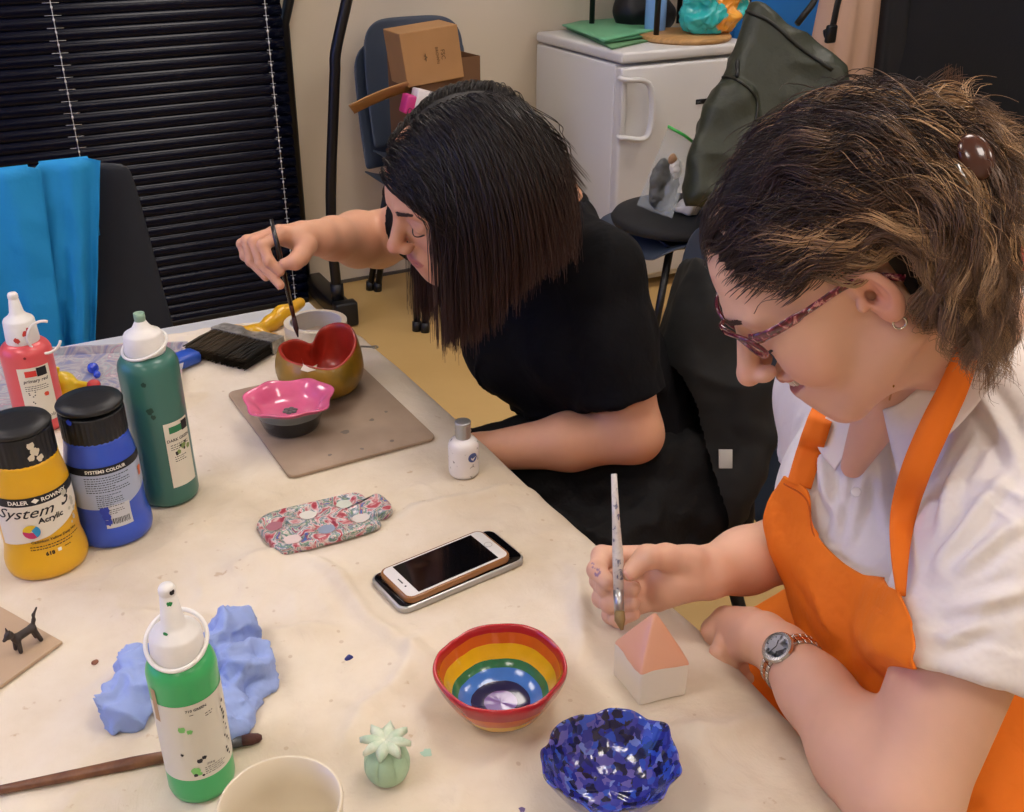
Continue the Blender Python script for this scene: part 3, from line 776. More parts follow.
L = drape_line(B_bag, [(738, 62), (737, 78)], 5, .006)
if len(L) > 1: mesh_obj('zip_puller', *tube(L, .006, 8), M_blackpl, t)
L = drape_line(B_bag, [(790, 24), (788, 35), (764, 58), (762, 74)], 16, .001)
mesh_obj('strap', *tube([at_d(797, 24, 3.2), at_d(812, 5, 3.2), at_d(828, -25, 3.22)], .010, 8), M_blackpl, t)
# blue sheet board behind, hung jackets, black partition
M_bluep = mat('bright blue board', '#1f78d0', .5)
a, b = at_y(752, 60, 3.4), at_y(880, 60, 3.4)
tag(mesh_obj('blue_display_board', *box(((a.x + b.x) / 2 + .05, 3.45, .85), (b.x - a.x + .25, .03, 1.7), bev=.004), M_bluep), 'bright blue display board behind the rucksack', 'board')
# black cloth covered partition on the right
M_blackcl = mat('black felt', '#15171c', .9, bump=.3, bscale=150)
q0 = at_x(905, 60, 2.7); 
px0 = at_y(893, 60, 2.75)
def part_fn(u, v):
    q = at_y(872 + 250 * u, 40, 2.9 - .9 * u); return (q.x, q.y + .010 * math.sin(u * 26) + .01 * nz3((u * 4, v * 2, 1), 1), .02 + 1.75 * v)
o = mesh_obj('folding_screen', *grid(part_fn, 60, 12), M_blackcl); solidify(o, .03); tag(o, 'black felt covered screen standing behind the woman in white', 'screen')
# jackets hung over its end
def jacket(name, label, pix_top, pix_bot, Y, m, thick=.05, folds=4, seed=1, cat='jacket'):
    TL, TR = at_y(*pix_top[0], Y), at_y(*pix_top[1], Y); BL, BR = at_y(*pix_bot[0], Y), at_y(*pix_bot[1], Y)
    def fn(u, v):
        a = 2 * PI * u
        s = .5 - .5 * math.cos(a); s = (1 - math.cos(a)) / 2
        q = BL.lerp(BR, s).lerp(TL.lerp(TR, s), v)
        return q + Vector((0, thick * math.sin(a) * (1 + .3 * math.sin(v * 3)) + .012 * math.sin(s * folds * 6 + v * 1.5 + seed) * (1 - .3 * v), .01 * nz3((u * 3, v * 3, seed), 1)))
    V, Fc = grid(fn, 64, 24, wrap_u=True); o = mesh_obj(name, V, Fc, m); return tag(o, label, cat)
bj_ = jacket('beige_jacket', 'beige jacket hanging in folds left of the black screen', [(832, -60), (905, -60)], [(800, 110), (885, 130)], 2.92, mat('beige cotton', '#c0a08c', .8, bump=.3, bscale=60), .05, 5, 2)
jacket('black_coat', 'black coat hanging between the beige jacket and the black screen', [(892, -60), (935, -60)], [(868, 140), (930, 150)], 2.84, mat('black coat cloth', '#14161b', .75, bump=.3, bscale=80), .05, 4, 5, 'coat')
t = bj_
mesh_obj('webbing_strap', *tube(smooth_path([at_y(848, -30, 2.84), at_y(838, 2, 2.82), at_y(832, 28, 2.82), at_y(824, 34, 2.82)], 12), .014, 8, flat=(1, .35), hint=(1, 0, 0)), M_blackpl, t)  # webbing taken as the rucksack's strap, parented to the jacket it hangs over
mesh_obj('buckle', *box(tuple(at_y(831, 34, 2.80)), (.04, .02, .06), bev=.006), M_blackpl, t)
# second table at far right
M_tabtop = mat('pale grey laminate', '#c3c6cc', .4)
M_alu = mat('brushed edge', '#aab0b8', .35, metal=.7)
tz = .74; c = at_z(1003, 279, tz)
t = thing('side_table', 'pale grey table behind the woman in white at the right', 'table', (c.x + .35, c.y + .1, 0))
dirx = (at_z(1024, 297, tz) - c).normalized(); 
R2 = math.atan2(dirx.y, dirx.x)
Rr = rotm(0, 0, R2); ctr = np.array((c.x, c.y, 0)) + Rr @ np.array((.55, .35, 0)) + Rr @ np.array((-.18, 0, 0))
mesh_obj('tabletop', *box(tuple(ctr + np.array((0, 0, tz - .012))), (1.2, .7, .024), Rr, .003), M_tabtop, t)
for k in range(3): 
    e = ctr + Rr @ np.array((0, -.352, 0)); mesh_obj('edge_strip', *box(tuple(e + np.array((0, 0, tz - .006 - .008 * k))), (1.2, .006, .005), Rr), M_alu, t)
for sx in (-1, 1):
    for sy in (-1, 1):
        q = ctr + Rr @ np.array((sx * .55, sy * .3, 0)); mesh_obj('leg', *tube([(q[0], q[1], 0), (q[0], q[1], tz - .024)], .018, 12), M_black, t)
rc = at_z(1030, 255, tz + .03)
o = lump('red_pouch', rc, (.085, .06, .032), mat('red cloth', '#c23a2a', .6, bump=.3), None, .003, 20, 2, zmin=tz + .001); tag(o, 'small red zipped pouch on the pale table behind the woman in white', 'pouch')
rc = at_z(1030, 205, tz + .06)
o = lump('grey_bundle', rc, (.10, .08, .055), mat('grey knit', '#8d8f90', .9, bump=.6, bscale=80), None, .012, 18, 5, zmin=tz + .001); tag(o, 'grey knitted bundle on the pale table behind the red pouch', 'bundle')
# ================================================================ the work table
TZ = .738
M_ttop = mat('light grey table laminate', '#c9cbd0', .35)
TXR, TYF = .519, 1.79
TXL, TYN = -.62, .12
t = thing('folding_table', 'light grey rectangular table under the paint-stained calico sheet', 'table', ((TXL + TXR) / 2, (TYN + TYF) / 2, 0))
mesh_obj('tabletop', *box(((TXL + TXR) / 2, (TYN + TYF) / 2, TZ - .0125), (TXR - TXL, TYF - TYN, .025), bev=.004), M_ttop, t)
mesh_obj('edge_band', *box(((TXL + TXR) / 2, (TYN + TYF) / 2, TZ - .014), (TXR - TXL + .004, TYF - TYN + .004, .016), bev=.003), mat('grey edging', '#8b9097', .4), t)
for x in (TXL + .06, TXR - .06):
    for y in (TYN + .08, TYF - .08): mesh_obj('leg', *tube([(x, y, 0), (x, y, TZ - .025)], .016, 12), M_black, t)
# calico sheet: covers the table, hangs over its right side and near end
FLAT = [(.39, 1.27, .15), (.39, 1.42, .15), (.40, 1.34, .18), (-.08, .96, .10), (-.16, .9, .12), (.395, .9, .085), (.31, 1.06, .07), (.48, .64, .05), (.40, .555, .06), (.365, .70, .06), (.13, .66, .05), (.07, .71, .04), (.22, .65, .03), (.08, 1.60, .14), (.19, 1.60, .10), (-.05, 1.58, .12), (.0, 1.14, .06), (.07, 1.16, .05), (.14, 1.2, .04), (.5, 1.08, .03)]
def cl_h(x, y):
    "height of the cloth above the table (metres)"
    h = .0016 + .0011 * nz3((x, y, 0), 7) + .0008 * nz3((x, y, 3), 17)
    h += .0030 * max(0, .30 - abs(nz3((x, y * 1.6, 9), 6.5))) / .30 + .0017 * max(0, .25 - abs(nz3((x * 1.5, y, 12), 15))) / .25 + .0012 * nz3((x, y, 20), 40)
    def ridge(x0, y0, x1, y1, w, a):
        dx, dy = x1 - x0, y1 - y0; L = math.hypot(dx, dy); u = ((x - x0) * dx + (y - y0) * dy) / L / L; dd = ((x - x0) * dy - (y - y0) * dx) / L
        dd += .006 * math.sin(u * 7)
        e = 1 if 0 <= u <= 1 else math.exp(-((min(abs(u), abs(u - 1))) * L / .03) ** 2)
        return 2.3 * a * math.exp(-(dd / (w * .8)) ** 2) * e
    h += ridge(.20, 1.02, .62, 1.03, .016, .004) + ridge(.16, 1.52, .27, 1.48, .012, .007) + ridge(.05, .98, .22, .86, .014, .003)
    h += ridge(.26, 1.0, .30, .78, .012, .0035) + ridge(.56, .93, .40, .55, .012, .003) + ridge(.40, .60, .62, .50, .014, .003)
    h += ridge(-.05, .86, .10, .92, .012, .003) + ridge(.36, 1.62, .60, 1.58, .01, .003) + ridge(.20, .70, .30, .78, .012, .003) + ridge(.48, 1.48, .62, 1.46, .006, .003) + ridge(.46, 1.32, .62, 1.30, .006, .003)
    for fx_, fy_, fr_ in FLAT:
        d_ = math.hypot(x - fx_, y - fy_) - fr_
        if d_ < .03: h = h * max(0, d_ / .03) + .0012 * (1 - max(0, d_ / .03))
    return max(0, h)
ZCL = TZ + .0005
def cloth_edge_y(x):   # far hem
    return 1.735 + .012 * math.sin(x * 9) - .02 * max(0, -x)
_e = sorted([(at_z(px, py, TZ - .012).y, at_z(px, py, TZ - .012).x) for px, py in ((346, 334), (392, 366), (437, 405), (480, 442), (522, 482), (560, 512), (603, 548), (650, 582), (692, 614), (735, 655), (775, 700), (815, 752), (856, 808), (880, 850))])
EDGE_Y = [a for a, b in _e]; EDGE_X = [b + .014 for a, b in _e]
def cloth_pt(s, v):
    "s = distance across from left to beyond the right edge; v = 0..1 near..far"
    yf = cloth_edge_y(min(s, TXR)); y = TYN - .02 + (yf - TYN + .02) * v
    # how far the sheet bellies out before it drops over the edge, along y
    out = max(.004, float(np.interp(y, EDGE_Y, EDGE_X)) - TXR)
    xe = TXR + max(.004, out)
    if s < TXR:
        return (s, y, ZCL + cl_h(s, y))
    q = s - TXR; Rb = max(.004, out)
    # quarter bend then hang
    arc = Rb * 1.35
    if q < arc:
        a = q / arc; x = TXR + Rb * math.sin(a * PI / 2); z = ZCL + cl_h(TXR, y) * (1 - a) - (Rb * .55) * (1 - math.cos(a * PI / 2))
        return (x, y, z)
    dz = q - arc
    wob = .012 * math.sin(y * 21 + 2 * math.sin(y * 5)) * min(1, dz / .08)
    return (xe + wob, y, ZCL - Rb * .55 - dz)
M_cal = bpy.data.materials.new('calico cloth'); M_cal.use_nodes = True
t_ = NT(M_cal); b_ = t_.n['Principled BSDF']; b_.inputs['Roughness'].default_value = .9; b_.inputs['Sheen Weight'].default_value = .15
tc = t_.node('ShaderNodeTexCoord')
n1 = t_.node('ShaderNodeTexNoise'); n1.inputs['Scale'].default_value = 5; n1.inputs['Detail'].default_value = 8; n1.inputs['Roughness'].default_value = .6
r1 = ramp(t_, [(0, '#c2ad90'), (.36, '#d0c1a9'), (.5, '#dacdb9'), (.62, '#dfd4c3'), (1, '#e3dacc')])
n2 = t_.node('ShaderNodeTexNoise'); n2.inputs['Scale'].default_value = 60; n2.inputs['Detail'].default_value = 6
r2 = ramp(t_, [(0, '#000000'), (.69, '#000000'), (.74, '#ffffff'), (1, '#ffffff')])
vo = t_.node('ShaderNodeTexVoronoi'); vo.inputs['Scale'].default_value = 26; r3 = ramp(t_, [(0, '#ffffff'), (.055, '#ffffff'), (.07, '#000000'), (1, '#000000')])
mx = t_.node('ShaderNodeMix', data_type='RGBA', blend_type='MIX'); mx.inputs[7].default_value = lin('#b29168')
mx2 = t_.node('ShaderNodeMix', data_type='RGBA'); mx2.inputs[7].default_value = lin('#a3825c')
for n in (n1, n2, vo): t_.link(tc.outputs['Object'], n.inputs['Vector'])
t_.link(n1.outputs['Fac'], r1.inputs['Fac']); t_.link(n2.outputs['Fac'], r2.inputs['Fac']); t_.link(vo.outputs['Distance'], r3.inputs['Fac'])
ml = t_.node('ShaderNodeMath', operation='MULTIPLY'); ml.inputs[1].default_value = .5; t_.link(r2.outputs['Color'], ml.inputs[0])
ml2 = t_.node('ShaderNodeMath', operation='MULTIPLY'); ml2.inputs[1].default_value = .35; t_.link(r3.outputs['Color'], ml2.inputs[0])
t_.link(r1.outputs['Color'], mx.inputs[6]); t_.link(ml.outputs[0], mx.inputs[0]); t_.link(mx.outputs[2], mx2.inputs[6]); t_.link(ml2.outputs[0], mx2.inputs[0]); t_.link(mx2.outputs[2], b_.inputs['Base Color'])
nb = t_.node('ShaderNodeTexNoise'); nb.inputs['Scale'].default_value = 14; nb.inputs['Detail'].default_value = 7; nb.inputs['Distortion'].default_value = .6; t_.link(tc.outputs['Object'], nb.inputs['Vector'])
bp = t_.node('ShaderNodeBump'); bp.inputs['Strength'].default_value = .55; bp.inputs['Distance'].default_value = .010; t_.link(nb.outputs['Fac'], bp.inputs['Height'])
nw = t_.node('ShaderNodeTexNoise'); nw.inputs['Scale'].default_value = 420; t_.link(tc.outputs['Object'], nw.inputs['Vector'])
bp2 = t_.node('ShaderNodeBump'); bp2.inputs['Strength'].default_value = .15; bp2.inputs['Distance'].default_value = .001; t_.link(nw.outputs['Fac'], bp2.inputs['Height']); t_.link(bp.outputs['Normal'], bp2.inputs['Normal']); t_.link(bp2.outputs['Normal'], b_.inputs['Normal'])
V, Fc = grid(lambda u, v: cloth_pt(TXL + .02 + u * (TXR - TXL + .36), v), 380, 420)
CLV, CLF = V, Fc
o = mesh_obj('calico_sheet', V, Fc, M_cal); tag(o, 'cream paint-speckled calico dust sheet spread over the table', 'cloth')
def cz(x, y): return ZCL + cl_h(x, y)
# paint stains lying on it
def stain(px, py, r, col, seed, n=26, label=None, el=1.0):
    c = at_z(px, py, TZ + .003)
    pts = [(c.x, c.y)]
    V = [(c.x, c.y, cz(c.x, c.y) + .0006)]
    for j in range(n):
        a = 2 * PI * j / n; rr = r * (.7 + .45 * nz3((math.cos(a) * 1.5, math.sin(a) * 1.5, seed), 1)); x, y = c.x + rr * math.cos(a) * el, c.y + rr * math.sin(a); V.append((x, y, cz(x, y) + .0005))
    return V, [(0, 1 + j, 1 + (j + 1) % n) for j in range(n)]
o = mesh_obj('paint_stain', *stain(426, 752, .006, 0, 3, el=1.3), mat('pale green stain', '#a9c7b4', .8)); tag(o, 'pale green paint smudge on the sheet right of the green pod', 'stain')
o = mesh_obj('paint_stain', *stain(522, 809, .004, 0, 5), mat('purple stain', '#6b5a86', .8)); tag(o, 'tiny purple paint spot on the sheet left of the blue dish', 'stain')
o = lump('clay_crumb', at_z(95, 662, TZ + .004), (.0035, .0025, .002), mat('brown crumb', '#8a5a44', .8), None, .0006, 300, 2, res=.0006); tag(o, 'brown clay crumb on the sheet right of the small cat', 'crumb')
o = lump('paint_chip', at_z(349, 658, TZ + .005), (.0045, .003, .004), mat('dark blue chip', '#27307a', .5), None, .001, 250, 3, res=.0006); tag(o, 'dark blue paint chip on the sheet below the phones', 'paint chip')
# ================================================================ things on the table
ZT = TZ + .0025          # where things rest on the sheet
def cam_ang(c):          # direction from a thing towards the camera
    return math.atan2(-c[1], -c[0])
M_ink = mat('black ink', '#15151a', .5)
M_label = mat('paper label', '#e2dccb', .6, var=.03)
def lines_mesh(mb, c, R, a0, z, width, rows, rowh, fill=.6, seed=0, left=True, rfn=None):
    "rows of tiny unreadable print: short ink dashes"
    r = random.Random(seed)
    for k in range(rows):
        x = -width / 2; end = width / 2 * (1 if r.random() < .6 else r.uniform(.2, .9))
        while x < end:
            w = r.uniform(.0012, .0035); 
            if x + w > end: break
            V, Fc = grid(lambda u, v: (x + u * w, (v - .5) * rowh * fill * .55, 0), 3, 2)
            mb.add(wrap_cyl(V, c, R, a0, z - k * rowh, .0006, rfn), Fc); x += w + .0009
def blot(mb, c, R, a0, x, z, r, seed, lift=.0008, rfn=None):
    V = [(x, 0, 0)]; n = 14
    for j in range(n):
        a = 2 * PI * j / n; rr = r * (1 + .5 * nz3((math.cos(a) * 2, math.sin(a) * 2, seed), 1)); V.append((x + rr * math.cos(a), rr * math.sin(a), 0))
    mb.add(wrap_cyl(np.array(V), c, R, a0, z, lift, rfn), [(0, 1 + j, 1 + (j + 1) % n) for j in range(n)])
def squeeze_bottle(name, label, base, R, rows, paint, capstyle, seed):
    "rows: picture rows of shoulder, cap foot, cap top, spout top"
    c = at_z(base[0], base[1], ZT); zs, zc0, zc1, zt = [topz(c, y) for y in rows]
    t = thing(name, label, 'paint bottle', (c.x, c.y, ZT), 'plastic squeeze bottles of paint')
    M = mat(paint + ' paint plastic', paint, .32, coat=.15, var=.04, vscale=12)
    prof = [(0, ZT + .002), (R * .8, ZT), (R * .95, ZT + .002), (R, ZT + .008)] + [(R * (1 - .012 * math.sin(PI * k / 8)), ZT + .008 + (zs - .022 - ZT - .008) * k / 8) for k in range(1, 9)]
    for k in range(1, 7):
        a = PI / 2 * k / 6; prof.append((R - (R - .019) * (1 - math.cos(a)), zs - .022 + (zc0 - zs + .022) * math.sin(a)))
    prof.append((0, zc0 + .0))
    mesh_obj('bottle_body', *lathe([(r, z) for r, z in prof], 48, (c.x, c.y, 0)), M, t)
    return c, t, zs, zc0, zc1, zt, M
M_capw = mat('white cap plastic', '#e8e6e2', .4, var=.03, vscale=60)
def cap_spout(t, c, z0, z1, zt, rc, tip_r=.0065, ball=True, mtip=None, cone=True):
    prof = [(0, z0 - .004), (rc, z0 - .004), (rc + .0008, z0), (rc * .97, z1 - .003), (rc * .90, z1), (.0125, z1 + .005), (.0095, z1 + .009), (.0066, zt - .010), (.0056, zt - .009)]
    cp = mesh_obj('cap', *lathe(prof + [(0, zt - .009)], 40, (c.x, c.y, 0)), M_capw, t)
    if ball:
        mesh_obj('spout_plug', *lathe([(0, zt - .012), (.0056, zt - .012), (.0069, zt - .008), (.0069, zt - .004), (.0052, zt - .001), (0, zt)], 24, (c.x, c.y, 0)), M_capw, cp)
    else:
        mesh_obj('spout_tip', *lathe([(.0062, zt - .012), (.0066, zt - .004), (.0066, zt), (.0042, zt), (.0042, zt - .010), (0, zt - .010)], 24, (c.x, c.y, 0)), mtip, cp)
    return cp
# --- dark green
c, t, zs, zc0, zc1, zt, M = squeeze_bottle('paint_bottle', 'tall dark green paint bottle with a cut white nozzle, behind the blue tub', (171, 494), .0362, (349, 351, 335, 312), '#3d7166', 0, 1)
cp = cap_spout(t, c, zc0 + .002, topz(c, 332), topz(c, 313), .0235, ball=False, mtip=mat('green stained nozzle', '#8fae97', .3))
a = cam_ang(c)
L = [Vector((c.x + .0265 * math.cos(q), c.y + .0265 * math.sin(q), zc0 + .008 + .009 * math.cos(q - a - 2.3))) for q in np.linspace(a - 2.9, a + 2.9, 40)]
mesh_obj('tether', *tube(L, .0019, 8), M_capw, cp)
R = .0362; aL = a + .62
z0, z1 = topz(c, 475), topz(c, 413)
V, Fc = patch(.036, z1 - z0, 14, 4); lb = mesh_obj('label', wrap_cyl(V, c, R, aL, (z0 + z1) / 2, .0004), Fc, M_label, t)
mb = MB(); mb.add(wrap_cyl(patch(.018, .009, 8, 2)[0] + np.array((-.003, 0, 0)), c, R, aL, z1 - .010, .0007), patch(.018, .009, 8, 2)[1]); mb.build('colour_swatch', mat('green swatch', '#2f7a50', .5), lb)
mb = MB(); mb.add(wrap_cyl(patch(.011, .013, 5, 2)[0] + np.array((.011, 0, 0)), c, R, aL, z1 - .009, .0008), patch(.011, .013, 5, 2)[1])
V, Fc = text_mesh('DARK GREEN', .0055, bold=.00012); mb.add(wrap_cyl(V, c, R, aL, z1 - .026, .0007), Fc)
lines_mesh(mb, c, R, aL, z1 - .031, .026, 3, .003, seed=1); lines_mesh(mb, c, R, aL, z1 - .048, .02, 3, .003, seed=4)
for k in range(5): blot(mb, c, R, aL, random.uniform(-.008, .016), z1 - random.uniform(.03, .058), .0018, k)
mb.build('printing', M_ink, lb, smooth=False)
mb = MB()
for x, z, r, s in ((.004, .036, .004, 2), (-.004, .042, .003, 3), (.012, .04, .0035, 5)): blot(mb, c, R, aL, x, z1 - z, r, s)
mb.build('paint_splash', mat('olive splash', '#7f9455', .5), lb)
mb = MB(); blot(mb, c, R, a - .25, 0, topz(c, 372), .003, 3); blot(mb, c, R, a - .2, 0, topz(c, 398), .0045, 6); blot(mb, c, R, a - .12, 0, topz(c, 404), .003, 8); mb.build('dark_drip', mat('dark green drip', '#1c4438', .4), t)
# --- red
c, t, zs, zc0, zc1, zt, M = squeeze_bottle('paint_bottle', 'tall coral red paint bottle with a white nozzle, furthest left behind the yellow tub', (43, 424), .0345, (337, 340, 318, 292), '#dc575b', 0, 2)
cp = cap_spout(t, c, zc0 + .001, topz(c, 318), topz(c, 292), .0215)
a = cam_ang(c)
ctr = Vector((c.x, c.y, zc0 + .0)); rt = Vector((-math.sin(a), math.cos(a), 0)); tw = Vector((math.cos(a), math.sin(a), 0))
L = [ctr + tw * .024 + rt * (.027 + .021 * math.cos(q)) + Vector((0, 0, .008 + .024 * math.sin(q))) for q in np.linspace(1.15, 5.9, 40)]
mesh_obj('tether', *tube(L, .0021, 8), M_capw, cp)
mb = MB(); rr = random.Random(3)
for x, z, r in ((.004, .017, .0045), (-.008, .008, .0042), (.009, .022, .003)): blot(mb, c, .0215, a, x, zc0 + z, r, x * 900, .0012)
mb.build('paint_splash', mat('red splash', '#c0392f', .4), cp)
R = .0345; aL = a + .12; z0, z1 = topz(c, 412), topz(c, 359)
V, Fc = patch(.044, z1 - z0, 16, 4); lb = mesh_obj('label', wrap_cyl(V, c, R, aL, (z0 + z1) / 2, .0004), Fc, M_label, t)
mb = MB(); V, Fc = patch(.015, .009, 8, 2); mb.add(wrap_cyl(V + np.array((-.005, 0, 0)), c, R, aL, z1 - .009, .0007), Fc); mb.build('colour_swatch', mat('red swatch', '#d5392f', .5), lb)
mb = MB(); V, Fc = patch(.014, .013, 6, 2); mb.add(wrap_cyl(V + np.array((.010, 0, 0)), c, R, aL, z1 - .008, .0008), Fc)
V, Fc = text_mesh('primary red', .0068, shear=.2, bold=.00015); mb.add(wrap_cyl(V, c, R, aL, z1 - .022, .0007), Fc)
lines_mesh(mb, c, R, aL, z1 - .028, .032, 3, .003, seed=2)
V, Fc = text_mesh('Scola', .0075, shear=.4); mb.add(wrap_cyl(V + np.array((.008, 0, 0)), c, R, aL, z0 + .006, .0007), Fc)
for k in range(7): blot(mb, c, R, aL, random.uniform(-.013, -.004), z1 - random.uniform(.036, .055), .001, k)
mb.build('printing', M_ink, lb, smooth=False)
mb = MB(); blot(mb, c, R, aL, .010, z1 - .043, .0035, 4); mb.build('printed_flower', mat('orange red flower', '#d24a2c', .5), lb)
mb = MB(); blot(mb, c, R, a - .1, 0, topz(c, 349), .0018, 3); mb.build('dark_spot', mat('dark red spot', '#7c2228', .4), t)
# --- bright green (front)
c, t, zs, zc0, zc1, zt, M = squeeze_bottle('paint_bottle', 'bright green paint bottle with white looped cap, front left before the blue paper', (203, 780), .0288, (646, 652, 618, 583), '#3fae66', 0, 3)
cp = cap_spout(t, c, zc0 + .002, topz(c, 630), topz(c, 584), .0215)
a = cam_ang(c)
L = [Vector((c.x + .0245 * math.cos(q), c.y + .0245 * math.sin(q), zc0 + .013 + .012 * math.cos(q - a - 2.9))) for q in np.linspace(a - PI, a + PI, 60, endpoint=False)]
mesh_obj('tether', *tube(L, .0019, 8, closed=True), M_capw, cp)
mb = MB(); blot(mb, c, .0069, a + .5, 0, zt - .006, .0022, 1, .0005); mb.build('black_smudge', M_ink, cp)
mb = MB(); blot(mb, c, .0070, a, 0, zt - .0155, .0022, 2, .0006); blot(mb, c, .0120, a - .6, 0, topz(c, 630) + .006, .002, 5, .001); mb.build('green_smudge', mat('green smudge', '#1f8a48', .4), cp)
R = .0288; aL = a + .1; z0, z1 = topz(c, 755), topz(c, 683)
V, Fc = patch(.088, z1 - z0, 30, 4); lb = mesh_obj('label', wrap_cyl(V, c, R, aL + .1, (z0 + z1) / 2, .0004), Fc, mat('off white label', '#d6d2c3', .5, var=.03), t)
mb = MB(); V, Fc = text_mesh('710 GREEN', .0036, bold=.0001); mb.add(wrap_cyl(V + np.array((.002, 0, 0)), c, R, aL, z1 - .007, .0007), Fc)
lines_mesh(mb, c, R, aL, z1 - .0105, .008, 1, .002, seed=5)
lines_mesh(mb, c, R, aL + .45, z1 - .014, .009, 2, .0025, seed=6)
V, Fc = text_mesh('710 g', .003, bold=.00008); mb.add(wrap_cyl(V + np.array((.006, 0, 0)), c, R, aL, z0 + .014, .0007), Fc)
lines_mesh(mb, c, R, aL + .35, z0 + .0115, .019, 4, .0022, seed=7)
for x, z, r, s in ((-.001, .021, .0024, 1), (.003, .0235, .002, 2), (-.006, .006, .0018, 5), (.0, .0045, .0012, 7), (-.014, .030, .0014, 8)): blot(mb, c, R, aL - .05, x, z0 + z, r, s)
rr = random.Random(9)
for k in range(14): blot(mb, c, R, aL + .95, rr.uniform(-.003, .003), z0 + .008 + k * .0045, rr.uniform(.0008, .0018), k)
mb.build('printing', M_ink, lb, smooth=False)
mb = MB()
for x, z, r, s in ((-.012, .058, .003, 1), (-.006, .055, .0024, 2), (-.007, .011, .004, 4), (-.004, .007, .002, 5)): blot(mb, c, R, aL, x, z0 + z, r, s)
mb.build('paint_splash', mat('light green splash', '#7cc46a', .5), lb)
mb = MB(); V, Fc = patch(.006, .034, 3, 4); mb.add(wrap_cyl(V, c, R, a - 1.05, zs - .042, .0006), Fc); mb.build('tape_strip', mat('tan tape', '#b5966d', .6), t)
# --- system 3 tubs
def tub(label, base, paint, rows, Rb, Rt, seed):
    c = at_z(base[0], base[1], ZT); zcap1, zcap0, zshoul, = [topz(c, y) for y in rows]
    t = thing('paint_tub', label, 'paint bottle', (c.x, c.y, ZT), 'acrylic paint tubs with black flip lids')
    H = zcap0 - ZT
    def rad(z):
        u = (z - ZT) / H
        if u < .09: return Rb * (1 - .10 * (1 - u / .09) ** 2 * .3)
        if u < .28: s = (u - .09) / .19; s = s * s * (3 - 2 * s); return Rb * (1 - s) + Rt * 1.0 * s
        if u < .74: return Rt * (1 + .01 * math.sin((u - .28) / .46 * PI))
        s = (u - .74) / .26; return Rt * (1 - .115 * s * s * (3 - 2 * s))
    M = mat(paint + ' tub', paint, .3, coat=.2, var=.05, vscale=10)
    prof = [(0, ZT + .001), (Rb * .86, ZT), (Rb * .96, ZT + .002)] + [(rad(ZT + H * k / 36), ZT + max(.006, H * k / 36)) for k in range(2, 37)] + [(0, ZT + H)]
    mesh_obj('bottle_body', *lathe(prof, 56, (c.x, c.y, 0)), M, t)
    Rc = .0362
    z0, z1 = zcap0 - .002, zcap1
    def rib(x, y, z, a, i):
        if 2 <= i <= 5: k = 1 + .012 * (1 if math.sin(a * 36) > 0 else -1); return (x * k, y * k, z)
        return (x, y, z)
    cp = mesh_obj('cap', *lathe([(0, z0), (Rc * .97, z0), (Rc, z0 + .002), (Rc, z0 + .010), (Rc, z0 + .018), (Rc, z1 - .009), (Rc * .98, z1 - .0075), (Rc * .93, z1 - .007), (0, z1 - .007)], 144, (c.x, c.y, 0), fn=rib), M_lid, t)
    return c, t, cp, rad, z0, z1, Rc, M
M_lid = mat('black lid plastic', '#17181b', .42, bump=.1, bscale=200)
# yellow
c, t, cp, rad, z0, z1, Rc, M = tub('yellow acrylic paint tub with black lid, nearest left', (49, 559), '#e3ad14', (421, 453, 480), .0455, .0415, 1)
a = cam_ang(c)
mesh_obj('flip_lid', *lathe([(0, z1 - .006), (Rc * 1.02, z1 - .006), (Rc * 1.03, z1 - .003), (Rc * .98, z1), (Rc * .55, z1 + .001), (0, z1 + .0015)], 48, (c.x, c.y, 0)), M_lid, cp)
mb = MB()
for x, z, r, s in ((.009, .026, .004, 1), (.012, .018, .005, 2), (.007, .012, .0035, 3), (.016, .009, .004, 6)): blot(mb, c, Rc, a, x, z0 + z, r, s, .0012)
mb.build('paint_splash', mat('cream splash', '#d8cdb6', .5), cp)
R = .0405; zb = topz(c, 506); 
lb_mb = MB()
zl1 = topz(c, 485); zl0 = topz(c, 516)
def lab_shape(u, v):
    x = (u - .5) * .125; s = x / .0405
    lo = zl0 - .004 + .024 * max(0, u - .44) / .56 * 1.1 if u > .44 else zl0 - .004 - .012 * min(1, (.44 - u) * 2)
    return (x, (lo + (zl1 - lo) * v) - zl1, 0)
V, Fc = grid(lab_shape, 60, 6); lb = mesh_obj('label', wrap_cyl(V, c, R, a + .35, zl1, .0005, rad), Fc, mat('cream tub label', '#e6dfd0', .45), t)
mb = MB(); V, Fc = patch(.125, .0105, 60, 2); mb.add(wrap_cyl(V, c, R, a + .35, zl1 + .002, .0008, rad), Fc)
V, Fc = text_mesh('System', .0185, shear=.45, bold=.0001); V[:, 0] *= 1.12; mb.add(wrap_cyl(V + np.array((-.014, 0, 0)), c, R, a, zl1 - .018, .0010, rad), Fc)
V, Fc = text_mesh('3', .026, shear=.3, bold=.0002); mb.add(wrap_cyl(V + np.array((.031, 0, 0)), c, R, a, zl1 - .016, .0010, rad), Fc)
V, Fc = text_mesh('Acrylic', .0095, shear=.1, bold=.0003); mb.add(wrap_cyl(V + np.array((.012, 0, 0)), c, R, a, zl1 - .027, .0010, rad), Fc)
V, Fc = text_mesh('Cadmium Yellow Deep Hue', .0046, bold=.0001); mb.add(wrap_cyl(V + np.array((.013, 0, 0)), c, R, a, zl1 - .052, .0006, rad), Fc)
lines_mesh(mb, c, R, a + .33, zl1 - .057, .058, 2, .0036, seed=3, rfn=rad)
V, Fc = text_mesh('618', .0062, bold=.0003); mb.add(wrap_cyl(V + np.array((.003, 0, 0)), c, R, a, zl1 - .070, .0006, rad), Fc)
V, Fc = text_mesh('***', .0062, bold=.0003); mb.add(wrap_cyl(V + np.array((.023, 0, 0)), c, R, a, zl1 - .070, .0006, rad), Fc)
